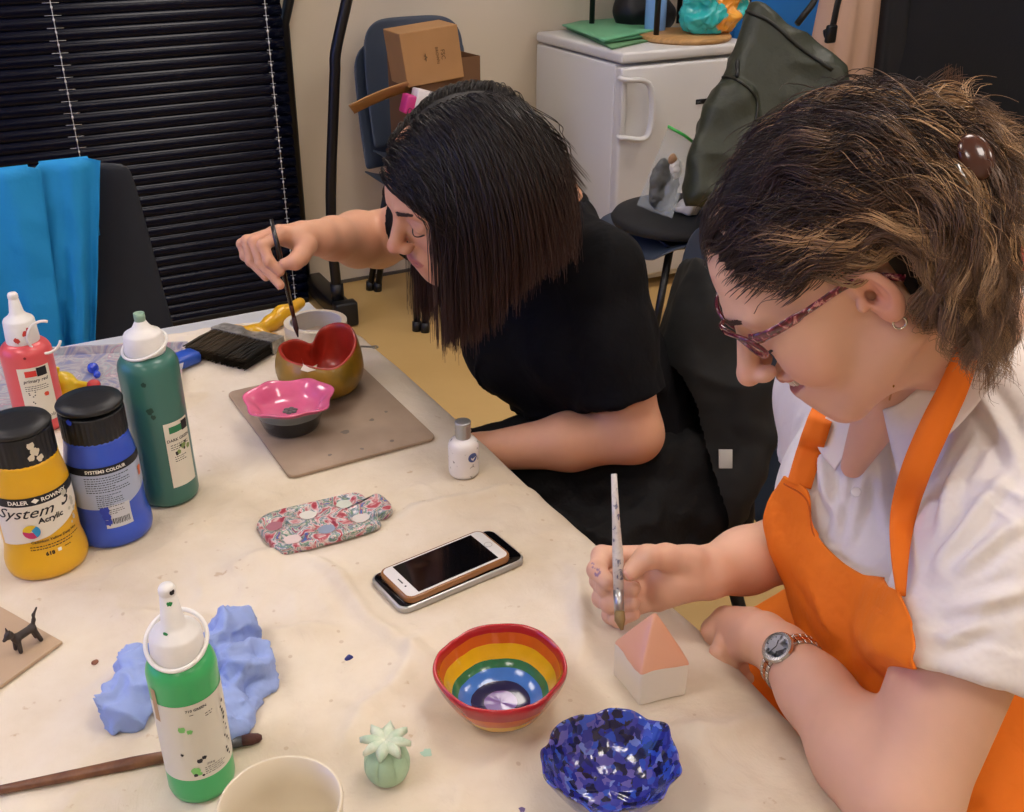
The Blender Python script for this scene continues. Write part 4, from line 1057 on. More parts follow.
mb.build('printing', M_ink, lb, smooth=False)
mb = MB(); V, Fc = text_mesh('DALER', .0068, bold=.0002); mb.add(wrap_cyl(V + np.array((-.017, 0, 0)), c, R, a, zl1 - .0002, .0012, rad), Fc)
V, Fc = text_mesh('ROWNEY', .0068, bold=.0002); mb.add(wrap_cyl(V + np.array((.021, 0, 0)), c, R, a, zl1 - .0002, .0012, rad), Fc)
V = np.array([(-.004, 0, 0), (0, -.0032, 0), (.004, 0, 0), (0, .0032, 0)]) + np.array((.0005, .0022, 0)); mb.add(wrap_cyl(V, c, R, a, zl1, .0012, rad), [(0, 1, 2, 3)])
V, Fc = patch(.004, .004, 3, 2); mb.add(wrap_cyl(V + np.array((.013, 0, 0)), c, R, a, zl1 - .067, .0008, rad), Fc)
mb.build('white_lettering', mat('white print', '#ece8dc', .5), lb, smooth=False)
for i, (a0, a1, col) in enumerate(((.9, 3.0, '#e8c62a'), (-1.1, .9, '#2f93c8'), (3.0, 5.2, '#c93a6a'))):
    mb = MB(); n = 12
    pts = [(0.002 * math.cos(a1 + .5), .002 * math.sin(a1 + .5), 0)] + [(.0088 * math.cos(a0 + (a1 - a0) * k / n), .0088 * math.sin(a0 + (a1 - a0) * k / n), 0) for k in range(n + 1)]
    mb.add(wrap_cyl(np.array(pts) + np.array((-.010, 0, 0)), c, R, a, zl1 - .036, .0013, rad), [(0, k + 1, k + 2) for k in range(n)])
    mb.build('colour_wheel', mat('wheel colour %d' % i, col, .5), lb)
mb = MB(); rr = random.Random(5)
for k in range(9): blot(mb, c, R, a + .98, rr.uniform(-.005, .004), zl1 - .014 - k * .0036, rr.uniform(.0012, .003), k, .0014, rad)
blot(mb, c, R, a + .8, 0, zl1 - .002, .004, 4, .0014, rad)
mb.build('paint_splash', mat('grey white splash', '#c4bfae', .5), t)
# blue
c, t, cp, rad, z0, z1, Rc, M = tub('blue acrylic paint tub turned to its back label, right of the yellow tub', (116, 529), '#3455c4', (402, 431, 455), .0448, .0408, 2)
a = cam_ang(c)
mesh_obj('flip_lid', *lathe([(0, z1 - .002), (Rc * 1.02, z1 - .002), (Rc * 1.03, z1 + .001), (Rc * .98, z1 + .004), (Rc * .55, z1 + .005), (0, z1 + .0052)], 48, (c.x, c.y, 0), R=None), M_lid, cp)
mb = MB(); blot(mb, c, Rc, a - .75, 0, z1 - .008, .0035, 3, .0012); mb.build('paint_splash', mat('blue splash', '#2a3fae', .4), cp)
R = .0408; zl1 = topz(c, 457); zl0 = topz(c, 490)
def lab_shape(u, v):
    x = (u - .5) * .115; lo = zl0 - .004 + .010 * math.sin(PI * (.5 - u)) * (1 if u > .5 else -.4) * -1
    lo = zl0 - .002 + (.014 * (u - .62) / .38 if u > .62 else 0)
    return (x, lo + (zl1 - lo) * v - zl1, 0)
V, Fc = grid(lab_shape, 60, 5); lb = mesh_obj('label', wrap_cyl(V, c, R, a + .1, zl1, .0005, rad), Fc, mat('pale blue label', '#a9b4cc', .4), t)
V, Fc = patch(.030, .030, 12, 3); mesh_obj('barcode_label', wrap_cyl(V + np.array((.002, 0, 0)), c, R, a + .1, zl0 - .013, .0006, rad), Fc, mat('barcode paper', '#c9cbd0', .4), t)
mb = MB(); V, Fc = patch(.115, .0095, 60, 2); mb.add(wrap_cyl(V, c, R, a + .1, zl1 + .003, .0008, rad), Fc)
lines_mesh(mb, c, R, a + .05, zl1 - .006, .052, 7, .0031, seed=11, rfn=rad); lines_mesh(mb, c, R, a + .02, zl1 - .029, .030, 7, .0027, seed=12, rfn=rad)
lines_mesh(mb, c, R, a + .15, zl0 - .004, .018, 3, .0026, seed=13, rfn=rad)
x = -.010; rr = random.Random(2)
while x < .012:
    w = rr.uniform(.0004, .0011); V, Fc = patch(w, .0085, 2, 2); mb.add(wrap_cyl(V + np.array((x + .002, 0, 0)), c, R, a + .12, zl0 - .020, .0010, rad), Fc); x += w + rr.uniform(.0004, .0009)
mb.build('printing', M_ink, lb, smooth=False)
mb = MB(); V, Fc = text_mesh('SYSTEM3 COLOUR', .0055, bold=.0002); mb.add(wrap_cyl(V, c, R, a + .05, zl1 + .0012, .0012, rad), Fc)
mb.build('white_lettering', mat('white print', '#ece8dc', .5), lb, smooth=False)
mb = MB()
for x, z, r, s in ((-.010, -.008, .0055, 1), (-.009, -.016, .005, 4), (-.008, -.024, .004, 7)): blot(mb, c, R, a + .05, x, zl0 + z + .004, r, s, .0014, rad)
mb.build('paint_splash', mat('blue splash', '#2a3fae', .4), t)
mb = MB(); blot(mb, c, R, a + 1.15, 0, zl1 - .014, .004, 2, .0014, rad); blot(mb, c, R, a + 1.12, 0, zl1 - .020, .003, 5, .0014, rad); mb.build('orange_splash', mat('orange splash', '#d5663a', .4), t)
# --- small white bottle
c = at_z(464, 473, ZT); t = thing('glaze_bottle', 'small white speckled bottle with ribbed silver cap by the table edge', 'bottle', (c.x, c.y, ZT))
z1 = topz(c, 421); zsh = topz(c, 441); R = .0205
mesh_obj('bottle_body', *lathe([(0, ZT + .001), (R * .85, ZT), (R * .97, ZT + .003), (R, ZT + .007), (R, zsh - .006), (R * .93, zsh - .001), (R * .78, zsh + .003), (R * .5, zsh + .006), (0, zsh + .006)], 40, (c.x, c.y, 0)), splash_mat('speckled white plastic', [(0, '#e6e1de'), (.62, '#e8e3e0'), (.68, '#8d867f'), (1, '#6b625b')], 160, .3, .4, .3, bump=.05), t)
pr = [(0, zsh + .003), (.0098, zsh + .003)]
for k in range(4): zz = zsh + .004 + k * (z1 - zsh - .006) / 4; pr += [(.0108, zz), (.0098, zz + .0018)]
pr += [(.0106, z1 - .003), (.0106, z1 - .0005), (.0098, z1), (0, z1)]
mesh_obj('cap', *lathe(pr, 40, (c.x, c.y, 0)), mat('silver cap', '#b9bbbb', .3, metal=.8), t)
a = cam_ang(c); mb = MB(); blot(mb, c, R, a + .62, 0, zsh - .016, .0072, 0); 
V, Fc = patch(0.0002, .0002); n = 24
Vd = np.array([(0, 0, 0)] + [(.0068 * math.cos(2 * PI * k / n), .0068 * math.sin(2 * PI * k / n), 0) for k in range(n)])
mb = MB(); mb.add(wrap_cyl(Vd, c, R, a + .62, zsh - .016, .0006), [(0, 1 + k, 1 + (k + 1) % n) for k in range(n)]); ro = mb.build('round_sticker', mat('blue sticker', '#4a5a92', .5), t)
mb = MB(); Vt = np.array([(-.003, -.002, 0), (0, -.0045, 0), (.005, .001, 0), (-.001, -.0012, 0), (-.003, .001, 0)]); mb.add(wrap_cyl(Vt, c, R, a + .62, zsh - .016, .0010), [(0, 1, 2, 3, 4)]); mb.build('white_mark', M_white, ro)
# --- slab board and things on it
P0, P1, P3 = at_z(290, 480, ZT), at_z(437, 440, ZT), at_z(222, 396, ZT); 
ex = (P1 - P0); ey = (P3 - P0); W_ = ex.length; L_ = ey.length; ang = math.atan2(ex.y, ex.x); sk = ey.dot(Vector((-ex.y, ex.x, 0)).normalized())
ctr = P0 + ex / 2 + Vector((-ex.y, ex.x, 0)).normalized() * sk / 2
M_board = mat('stained hardboard', '#b09a85', .6, var_col='#98836f', vscale=9, bump=.1)
nt = NT(M_board)
V, Fc = extrude_poly(rounded_rect(W_, sk, .012), 0, .005, tuple(ctr), rotm(0, 0, ang), .001)
tag(mesh_obj('modelling_board', V, Fc, M_board, sharp=40), 'grey-brown modelling board with rounded corners under the red heart pot', 'board')
BZ = ZT + .005
mb_ = []
for k, (px, py, r) in enumerate(((345, 432, .006), (372, 420, .004), (392, 441, .0035), (362, 449, .003), (386, 412, .003), (330, 455, .003))):
    c = at_z(px, py, BZ); V = [(c.x, c.y, BZ + .0004)] + [(c.x + r * (1 + .5 * nz3((j, k, 2), .7)) * math.cos(j / 2.), c.y + r * (1 + .5 * nz3((j, k, 5), .7)) * math.sin(j / 2.), BZ + .0004) for j in range(12)]; mb_.append(V)
mb = MB()
for V in mb_: mb.add(V, [(0, 1 + j, 1 + (j + 1) % 12) for j in range(12)])
Msm = mat('grey smudge', '#7d7166', .7)
for V, lb_ in zip(mb_, ('large dark smudge on the brown board, nearest its middle', 'dark smudge on the brown board just right of the pink bowl, behind the large smudge', 'dark smudge on the brown board nearest the white speckled bottle', 'dark smudge on the brown board in front of the large smudge', 'dark smudge on the brown board furthest back, near the heart pot', 'dark smudge on the brown board nearest its front left corner')):
    tag(mesh_obj('glaze_smudge', V, [(0, 1 + j, 1 + (j + 1) % 12) for j in range(12)], Msm), lb_, 'stain', 'glaze smudges on the brown board')
# heart pot
c = at_z(323, 388, BZ); Rp = .064
M_olivegl = mat('mustard glaze', '#a67c20', .4, coat=.3, var_col='#84691c', vscale=25, bump=.15, bscale=30); M_redgl = mat('red glaze', '#b3301f', .4, coat=.3, var_col='#972818', vscale=30, bump=.15, bscale=40)
cleft = math.atan2(*(at_z(300, 345, BZ) - c).yx) + .1
hr = topz(c, 350) - BZ
def hr_shape(a):
    d = (a - cleft + PI) % (2 * PI) - PI        # 0 at the cleft
    r = 1 - .30 * math.exp(-(d / .28) ** 2) + .10 * math.exp(-((abs(d) - .9) / .5) ** 2) + .10 * math.exp(-((abs(d) - PI) / .35) ** 2)
    hgt = 1 + .34 * math.exp(-((d + 1.1) / 1.0) ** 2) + .05 * math.exp(-((d - .9) / .5) ** 2) - .10 * math.exp(-((abs(d) - PI) / .5) ** 2) - .18 * math.exp(-(d / .25) ** 2)
    return r, hgt
outp = [(.0, 0), (.60, 0), (.82, .03), (.98, .25), (1.04, .5), (1.0, .75), (.93, .93), (.90, 1.0)]; inp = [(.86, 1.02), (.80, 1.0), (.80, .85), (.84, .5), (.75, .25), (.5, .12), (0, .1)]
prof = outp + inp
def pf(x, y, z, aa, i):
    rm, hm = hr_shape(aa); k = min(1, z * 1.2); k2 = z
    rr = (1 + (rm - 1) * (.25 + .75 * k)); w = 1 + .02 * nz3((math.cos(aa) * 2, math.sin(aa) * 2, z * 3), 1)
    return (x * Rp * rr * w, y * Rp * rr * w, z * hr * (1 + (hm - 1) * k2))
V, Fc = lathe(prof, 72, (c.x, c.y, BZ), fn=pf)
mi = [0 if k // 72 < len(outp) - 1 else 1 for k in range(len(Fc))]
o = mesh_obj('heart_pot', V, Fc, None, mats=[M_olivegl, M_redgl], midx=mi); subsurf(o, 1)
tag(o, 'mustard yellow clay pot with a heart shaped red inside, on the brown board', 'pot')
# cream pale patch inside the pot (unpainted)
B_pot = bvh(*lathe(prof, 72, (c.x, c.y, BZ), fn=pf))
L_ = [on(B_pot, a_, b_, .0012) for a_, b_ in ((301, 357), (304, 365), (310, 368), (317, 364), (316, 370), (308, 372), (301, 370), (303, 364))]
L_ = [q for q in L_ if q is not None]
if len(L_) > 4: mesh_obj('unglazed_patch', [q[:] for q in L_], [tuple(range(len(L_)))], mat('bare cream clay', '#e6dcc4', .7), o, smooth=False)
V = np.array([at_z(301, 366, BZ + hr * .62)[:], at_z(307, 363, BZ + hr * .60)[:], at_z(316, 365, BZ + hr * .6)[:], at_z(317, 368, BZ + hr * .6)[:], at_z(302, 369, BZ + hr * .6)[:]])
# pink bowl
c = at_z(292, 427, BZ); hb_ = topz(c, 397) - BZ; Rr = width_ = 44 / F * depth(at_z(290, 400, BZ + hb_))
M_pink = mat('pink glaze', '#d9648d', .18, coat=.7, bump=.25, bscale=45, var=.07, vscale=30); M_greygl = mat('grey slip', '#6b6f70', .5, var=.1); M_blackgl = mat('black glaze', '#191c1e', .25, coat=.5)
prof = [(0, 0), (.55, 0), (.62, .04), (.70, .35), (.76, .60), (.80, .62), (.86, .86), (1.0, .95), (1.02, 1.0), (.97, 1.03), (.74, .86), (.66, .66), (.48, .56), (0, .54)]
def pf(x, y, z, aa, i):
    k = 1 + (.055 * math.cos(aa * 7 + .6) + .03 * nz3((math.cos(aa) * 2, math.sin(aa) * 2, 4), 1)) * (z if z > .7 else .2 * z)
    return (x * Rr * k, y * Rr * k, z * hb_ * (1 + .05 * math.sin(aa * 3 + 1) * (z > .8)))
V, Fc = lathe(prof, 84, (c.x, c.y, BZ), fn=pf)
mi = [(0 if k // 84 < 4 else 1 if k // 84 < 6 else 2) for k in range(len(Fc))]
o = mesh_obj('pink_bowl', V, Fc, None, mats=[M_blackgl, M_greygl, M_pink], midx=mi); subsurf(o, 1)
tag(o, 'small glazed bowl, pink inside and black outside, at the front of the brown board', 'bowl')
mb = MB(); zc = BZ + hb_ * .55
for k in range(6):
    a = k * PI / 3; mb.add(*sphere((c.x + .0068 * math.cos(a), c.y + .0068 * math.sin(a), zc), (.0046, .0046, .0018), n=10, m=6))
mb.add(*sphere((c.x, c.y, zc), (.004, .004, .0022), n=10, m=6)); mb.build('flower_centre', mat('dark grey flower', '#4c4446', .4, coat=.4), o)
# metal tool behind the pot
a_, b_2 = at_z(352, 346, ZT + .006), at_z(375, 347, ZT + .006)
t = thing('needle_tool', 'thin metal clay tool lying right of the masking tape', 'tool', tuple(a_))
mesh_obj('shaft', *tube([a_ + (a_ - b_2) * 1.5, b_2], .0018, 8), mat('dull steel', '#8d8a84', .35, metal=.8), t); mesh_obj('loop_end', *tube([b_2 + Vector((.005 * math.cos(q), .005 * math.sin(q), 0)) for q in np.linspace(0, 6.28, 16, endpoint=False)], .0011, 6, closed=True), bpy.data.materials['dull steel'], t)
# masking tape
c = at_z(317, 338, ZT); Rt_ = 31 / F * depth(c); zt = topz(c, 322.5)
zt = ZT + .032
t = thing('tape_roll', 'wide cream masking tape roll behind the heart pot', 'tape', (c.x, c.y, ZT))
mesh_obj('tape', *lathe([(Rt_ * .84, ZT), (Rt_, ZT), (Rt_, zt), (Rt_ * .84, zt)], 64, (c.x, c.y, 0), close=True), mat('cream tape', '#ded2b8', .5, bump=.1), t, sharp=40)
mesh_obj('core', *lathe([(Rt_ * .80, ZT), (Rt_ * .842, ZT), (Rt_ * .842, zt + .0008), (Rt_ * .80, zt + .0008)], 64, (c.x, c.y, 0), close=True), mat('grey card core', '#cfcac4', .7), t, sharp=40)
# wide flat brush
A0, A1 = at_z(188, 353, ZT + .004), at_z(239, 371, ZT + .004); B0, B1 = at_z(229, 327, ZT + .010), at_z(285, 343, ZT + .010)
ctrA, ctrB = (A0 + A1) / 2, (B0 + B1) / 2; ax = (ctrB - ctrA).normalized(); sd = Vector((-ax.y, ax.x, 0)); wd = abs((A1 - A0).dot(sd)); wd2 = abs((B1 - B0).dot(sd))
t = thing('wall_brush', 'wide flat paintbrush with black bristles and yellow handle by the tape roll', 'paintbrush', tuple((ctrA + ctrB) / 2))
M_br = mat('black bristle', '#17140f', .6, var_col='#4b3b22', vscale=7, bstretch=(1, 1, 1))
Lb = (ctrB - ctrA).length * .66
def slab(name, s0, s1, w0, w1, h0, h1, z0, z1, m, par, bev=.003):
    V = []; 
    for s_, w_, h_, z_ in ((s0, w0, h0, z0), (s1, w1, h1, z1)):
        q = ctrA + ax * s_
        for a2, b2 in ((-1, 0), (1, 0), (1, 1), (-1, 1)): V.append((q.x + sd.x * a2 * w_ / 2, q.y + sd.y * a2 * w_ / 2, z_ + b2 * h_))
    return mesh_obj(name, V, [(0, 1, 2, 3)[::-1], (4, 5, 6, 7), (0, 1, 5, 4), (1, 2, 6, 5), (2, 3, 7, 6), (3, 0, 4, 7)], m, par, smooth=False)
mb = MB(); rr = random.Random(4)
for k in range(900):
    u = rr.uniform(-.5, .5); h = rr.uniform(0, 1) ; e = rr.uniform(-.006, .006)
    s0_, s1_ = rr.uniform(0, .008), Lb + .01
    p = ctrA + ax * s0_ + sd * (u * wd * 1.02 + e); q = ctrA + ax * s1_ + sd * (u * wd2 * .98)
    p.z = ZT + .002 + h * .018; q.z = ZT + .003 + h * .021
    mb.add(*tube([p, (p + q) / 2 + Vector((0, 0, rr.uniform(-.001, .002))), q], .0011, 3, caps=False))
mb.build('bristles', None, t, mats=[M_br])
M_fer = mat('scuffed tin', '#cfccc6', .3, metal=.6, var_col='#8f8a82', vscale=60)
fe = slab('ferrule', Lb, Lb + .032, wd2 * 1.02, wd2 * 1.0, .024, .020, ZT + .001, ZT + .003, M_fer, t)
Mr_y = mat('yellow handle', '#dda818', .35, coat=.2)
hend = at_z(300, 303, ZT + .016); h0 = ctrA + ax * (Lb + .034); h0.z = ZT + .013
f = Field(*[np.arange(min(h0[i], hend[i]) - .09, max(h0[i], hend[i]) + .09, .0025) for i in (0, 1)], np.arange(ZT - .01, ZT + .05, .0025))
f.capsule(h0 + sd * wd2 * .34, h0 - sd * wd2 * .34, .009, .009, k=.01); hm = h0.lerp(hend, .35)
f.chain([h0, hm, h0.lerp(hend, .6), hend], [.012, .010, .013, .010], k=.022)
V, Q = f.mesh(1); mesh_obj('handle', V, Q, Mr_y, t)
# paint tray with smears
T0, T1, T2, T3 = at_z(-120, 428, ZT), at_z(176, 412, ZT), at_z(188, 350, ZT), at_z(-40, 360, ZT)
M_tray = splash_mat('paint smeared tray', [(0, '#5b5fa8'), (.36, '#7f82a0'), (.44, '#a39a9c'), (.5, '#b9b0ab'), (.55, '#9aa4a6'), (.6, '#b08a92'), (.68, '#d9d2c8'), (1, '#3f5aa5')], 17, .4, .2, 3.0)
t = thing('paint_tray', 'shallow plastic tray smeared with blue and purple paint behind the bottles', 'tray', tuple((T0 + T1 + T2 + T3) / 4))
cT = (T0 + T1 + T2 + T3) / 4
mb = MB()
def inset(k, z): return [Vector((cT.x + (q.x - cT.x) * k, cT.y + (q.y - cT.y) * k, z)) for q in (T0, T1, T2, T3)]
rings = [inset(.97, ZT), inset(1.0, ZT + .014), inset(1.01, ZT + .016), inset(.97, ZT + .016), inset(.93, ZT + .004), inset(0.02, ZT + .004)]
V = []; Fc = []
nn = 20
for rg in rings:
    for e in range(4):
        for k in range(nn): V.append(rg[e].lerp(rg[(e + 1) % 4], k / nn)[:])
m4 = 4 * nn
for i in range(len(rings) - 1):
    for j in range(m4): Fc.append((i * m4 + j, i * m4 + (j + 1) % m4, (i + 1) * m4 + (j + 1) % m4, (i + 1) * m4 + j))
Fc.append(tuple(range(m4))[::-1]); Fc.append(tuple((len(rings) - 1) * m4 + j for j in range(m4)))
mesh_obj('tray_body', V, Fc, M_tray, t, sharp=35)
q = at_z(183, 357, ZT + .016); mesh_obj('blue_grip', *box((q.x, q.y, ZT + .012), (.05, .035, .02), rotm(0, 0, .4), .006), mat('blue plastic', '#2f55b5', .3), t)
# yellow clay figure and paint blobs in the tray
c = at_z(69, 403, ZT + .004); f = Field(*[np.arange(c[i] - .07, c[i] + .07, .002) for i in (0, 1)], np.arange(ZT, ZT + .12, .002))
zt = topz(c, 366); 
f.capsule(c + Vector((0, 0, .012)), c + Vector((0, 0, .034)), .021, .017, k=.008).capsule(c + Vector((0, 0, .03)), Vector((c.x - .012, c.y, zt - .008)), .010, .006, k=.008)
rtv = Vector(_rt)
f.capsule(c + Vector((0, 0, .034)), c + rtv * .036 + Vector((0, 0, .03)), .007, .005, k=.006).capsule(c + Vector((0, 0, .034)), c - rtv * .022 + Vector((0, 0, .02)), .007, .006, k=.006)
f.capsule(Vector((c.x - .012, c.y, zt - .010)), Vector((c.x - .012, c.y, zt - .006)) - rtv * .007, .005, .004, k=.003).capsule(Vector((c.x - .012, c.y, zt - .010)), Vector((c.x - .012, c.y, zt - .002)) + rtv * .007, .005, .004, k=.003)
V, Q = f.mesh(1); o = mesh_obj('clay_figure', V, Q, mat('yellow glaze', '#e2c21c', .3, coat=.4, var=.06, vscale=40), None, loc=tuple(c)); tag(o, 'small bright yellow clay figure in the tray right of the red bottle', 'figurine')
mesh_obj('red_tip', *sphere(tuple(c + rtv * .043 + Vector((0, 0, .031))), (.010, .009, .008)), mat('red paint', '#c43a3a', .3, coat=.4), o)
o = lump('paint_blob', at_z(93, 368, ZT + .012), (.009, .009, .009), mat('royal blue paint', '#2746c4', .25, coat=.5), None, .001, 100, 2, res=.0018); tag(o, 'larger royal blue paint blob in the tray behind the yellow figure', 'paint blob')
o = lump('paint_blob', at_z(97, 374, ZT + .010), (.006, .006, .006), bpy.data.materials['royal blue paint'], None, .001, 100, 4, res=.0015); tag(o, 'smaller royal blue paint blob in the tray just in front of the larger one', 'paint blob')
# little plastic palette
Mpal = splash_mat('dried paint on plastic', [(0, '#7d2334'), (.38, '#a83444'), (.45, '#c98f92'), (.49, '#d9d2ca'), (.52, '#7f88a0'), (.56, '#4d7a5a'), (.60, '#c9c4ba'), (.65, '#93303f'), (.70, '#3c6fb0'), (1, '#28336b')], 44, .3, .5, 2.0)
zp = ZT + .012
oc = [at_z(x, y, zp) for x, y in ((257, 523), (262, 516), (275, 510), (300, 504), (330, 497), (352, 492), (362, 494), (368, 499), (378, 493), (391, 504), (386, 512), (372, 514), (380, 518), (374, 524), (345, 533), (315, 541), (295, 546), (282, 547), (270, 540))]
out = [(q.x, q.y) for q in oc]
sm = [ (q.x, q.y) for q in smooth_path([Vector((a[0], a[1], 0)) for a in out + out[:1]], 90)[:-1]]
wells = [at_z(x, y, zp) for x, y in ((274, 523), (307, 512), (344, 501), (292, 536), (326, 526), (360, 515))]
cx = sum(q[0] for q in sm) / len(sm); cy = sum(q[1] for q in sm) / len(sm)
def pal_h(x, y, edge):
    h = zp
    for w_ in wells:
        d = math.hypot(x - w_.x, y - w_.y) / .0155
        if d < 1: h = min(h, zp - .007 * math.sqrt(max(0, 1 - d ** 2)) ** .8)
    return h
V = []; Fc = []; nr = 34
for i in range(nr + 1):
    k = i / nr
    for q in sm:
        x, y = cx + (q[0] - cx) * k, cy + (q[1] - cy) * k; V.append((x, y, pal_h(x, y, k) - (.0 if k < .985 else .001)))
n_ = len(sm)
for q in sm: V.append((cx + (q[0] - cx) * 1.02, cy + (q[1] - cy) * 1.02, zp - .009))
for q in sm: V.append((cx + (q[0] - cx) * .98, cy + (q[1] - cy) * .98, zp - .0105))
for i in range(nr + 2):
    for j in range(n_): Fc.append((i * n_ + j, i * n_ + (j + 1) % n_, (i + 1) * n_ + (j + 1) % n_, (i + 1) * n_ + j))
Fc.append(tuple((nr + 2) * n_ + j for j in range(n_))[::-1])
o = mesh_obj('paint_palette', V, Fc, Mpal, None, loc=(cx, cy, ZT)); tag(o, 'small six-well palette crusted with red, white and green paint', 'palette')
for w_, s in ((1, 3), (2, 4), (3, 5), (5, 6), (0, 7), (4, 8)):
    q = wells[w_]; V, Fc = stain(0, 0, .001, 0, s); V = [(q.x + .010 * (1 + .2 * nz3((math.cos(j / 4.2), math.sin(j / 4.2), s), 1)) * math.cos(2 * PI * j / 26) * (j > 0 or 0), q.y + .010 * math.sin(2 * PI * j / 26) * (j > 0 or 0), zp - .0045) for j in range(-1, 26)]
    V = [(q.x, q.y, zp - .0045)] + [(q.x + .0105 * (1 + .3 * nz3((math.cos(j / 4.14), math.sin(j / 4.14), s), 1.5)) * math.cos(2 * PI * j / 26), q.y + .0095 * math.sin(2 * PI * j / 26), zp - .0045) for j in range(26)]
    mesh_obj('paint_pool', V, [(0, 1 + j, 1 + (j + 1) % 26) for j in range(26)], mat('pool %d' % s, {3: '#d9d8cf', 4: '#c7cdc2', 5: '#ddc9c6', 6: '#d6cfcb', 7: '#a86f7c', 8: '#8e9ab0'}[s], .25, coat=.5), o)
# phones
def phone(name, label, cs, z, th, mbody, mtop, rad, grp=None):
    a, b, c_, d = cs; ctr = (a + b + c_ + d) / 4; u = ((d - a) + (c_ - b)) / 2; L = u.length; an = math.atan2(u.y, u.x); v = ((a - b) + (d - c_)) / 2; Wd = abs(v.dot(Vector((-math.sin(an), math.cos(an), 0))))
    t = thing(name, label, 'phone', (ctr.x, ctr.y, z), grp); R = rotm(0, 0, an)
    V, Fc = extrude_poly(rounded_rect(L, Wd, rad), 0, th, (ctr.x, ctr.y, z), R, .0018)
    mesh_obj('case', V, Fc, mbody, t, sharp=50)
    return t, ctr, R, L, Wd
M_alum = mat('silver aluminium', '#b4b3b2', .28, metal=.85); M_glass = mat('black glass', '#060608', .06, spec=.8)
cs = [at_z(371, 577, ZT + .008), at_z(399, 610, ZT + .008), at_z(529, 559, ZT + .008), at_z(489, 527, ZT + .008)]
t, ctr, R, L, Wd = phone('tablet_phone', 'larger silver-edged phone lying face up underneath the white phone', cs, ZT, .008, M_alum, M_glass, .012)
V, Fc = extrude_poly(rounded_rect(L - .005, Wd - .005, .010), .0079, .0087, (ctr.x, ctr.y, ZT), R, .0002); mesh_obj('screen', V, Fc, M_glass, t, sharp=50)
z2 = ZT + .0087
cs = [at_z(381, 571, z2 + .008), at_z(404, 600, z2 + .008), at_z(514, 557, z2 + .008), at_z(479, 527, z2 + .008)]
t, ctr, R, L, Wd = phone('smartphone', 'white phone in an amber case with round home button, on top of the silver phone', cs, z2, .0082, mat('amber bumper', '#8a5a2e', .25, coat=.5), M_glass, .011)
Mwp = mat('white phone glass', '#dedbd8', .15, coat=.4)
V, Fc = extrude_poly(rounded_rect(L - .006, Wd - .006, .008), .0078, .0086, (ctr.x, ctr.y, z2), R, .0002); fp = mesh_obj('front_panel', V, Fc, Mwp, t, sharp=50)
V, Fc = extrude_poly(rounded_rect(L * .76, Wd - .011, .0004), .0085, .0088, (0, 0, 0)); V = V + np.array((-.0, 0, 0)); mesh_obj('screen', V @ R.T + np.array((ctr.x, ctr.y, z2)), Fc, M_glass, t, smooth=False)
for nm, x, r0, r1, m in (('home_button', L / 2 - .0115, .0042, .0050, M_alum),):
    V, Fc = lathe([(r0, .0086), (r1, .0086), (r1, .0089), (r0, .0089)], 32, close=True); mesh_obj(nm, (V + np.array((x, 0, 0))) @ R.T + np.array((ctr.x, ctr.y, z2)), Fc, mat('grey ring', '#a09a98', .3), t)
mb = MB(); mb.add(*box((-L / 2 + .0105, 0, .0088), (.0016, .010, .0004), bev=.0002)); mb.add(*lathe([(0, .0086), (.0012, .0086), (.0012, .0089), (0, .0089)], 16, (-L / 2 + .0105, -.011, 0)))
V = np.vstack(mb.V) @ R.T + np.array((ctr.x, ctr.y, z2)); mesh_obj('earpiece', V, mb.F, M_ink, t)
# rainbow bowl
zr = ZT + .052; cr = at_z(500.5, 665, zr); Rr = 66 / F * depth(cr)
cols = ['#a81c26', '#c95a1d', '#dba818', '#2c6b45', '#3a6fc0', '#1c1a44', '#6a4f93']
Ms = [mat('rainbow glaze %d' % i, cc_, .2, coat=.45, bump=.2, bscale=35, var=.08, vscale=30, crough=.05) for i, cc_ in enumerate(cols)]
hB = zr - ZT
prof = [((0, 0), 2), ((.50, 0), 2), ((.58, .03), 2), ((.68, .16), 2), ((.76, .30), 2), ((.83, .44), 1), ((.90, .58), 1), ((.945, .70), 0), ((.99, .86), 0), ((1.01, .95), 0), ((.995, 1.02), 0), ((.96, 1.03), 0), ((.93, .98), 0), ((.905, .88), 1), ((.87, .76), 1), ((.845, .68), 2), ((.80, .56), 2), ((.765, .48), 2), ((.73, .41), 3), ((.69, .34), 3), ((.64, .28), 4), ((.58, .22), 4), ((.50, .17), 4), ((.46, .15), 5), ((.38, .125), 5), ((.31, .115), 5), ((.27, .11), 6), ((.14, .105), 6), ((0, .10), 6)]
def pf(x, y, z, aa, i):
    n = nz3((math.cos(aa) * 1.6, math.sin(aa) * 1.6, 7), 1); w = 1 + .05 * n + .012 * nz3((math.cos(aa) * 5, math.sin(aa) * 5, 2), 1) + .010 * nz3((math.cos(aa) * 5, math.sin(aa) * 5, i * .6), 1)
    return (x * Rr * w, y * Rr * w, hB * (z + .05 * nz3((math.cos(aa) * 1.3, math.sin(aa) * 1.3, 3), 1) * z))
V, Fc = lathe([p_[0] for p_ in prof], 96, (cr.x, cr.y, ZT), fn=pf)
mi = [prof[min(k // 96, len(prof) - 2)][1] for k in range(len(Fc))]
o = mesh_obj('rainbow_bowl', V, Fc, None, mats=Ms, midx=mi); subsurf(o, 1); tag(o, 'glazed bowl with rainbow coloured rings from red rim to purple centre', 'bowl')
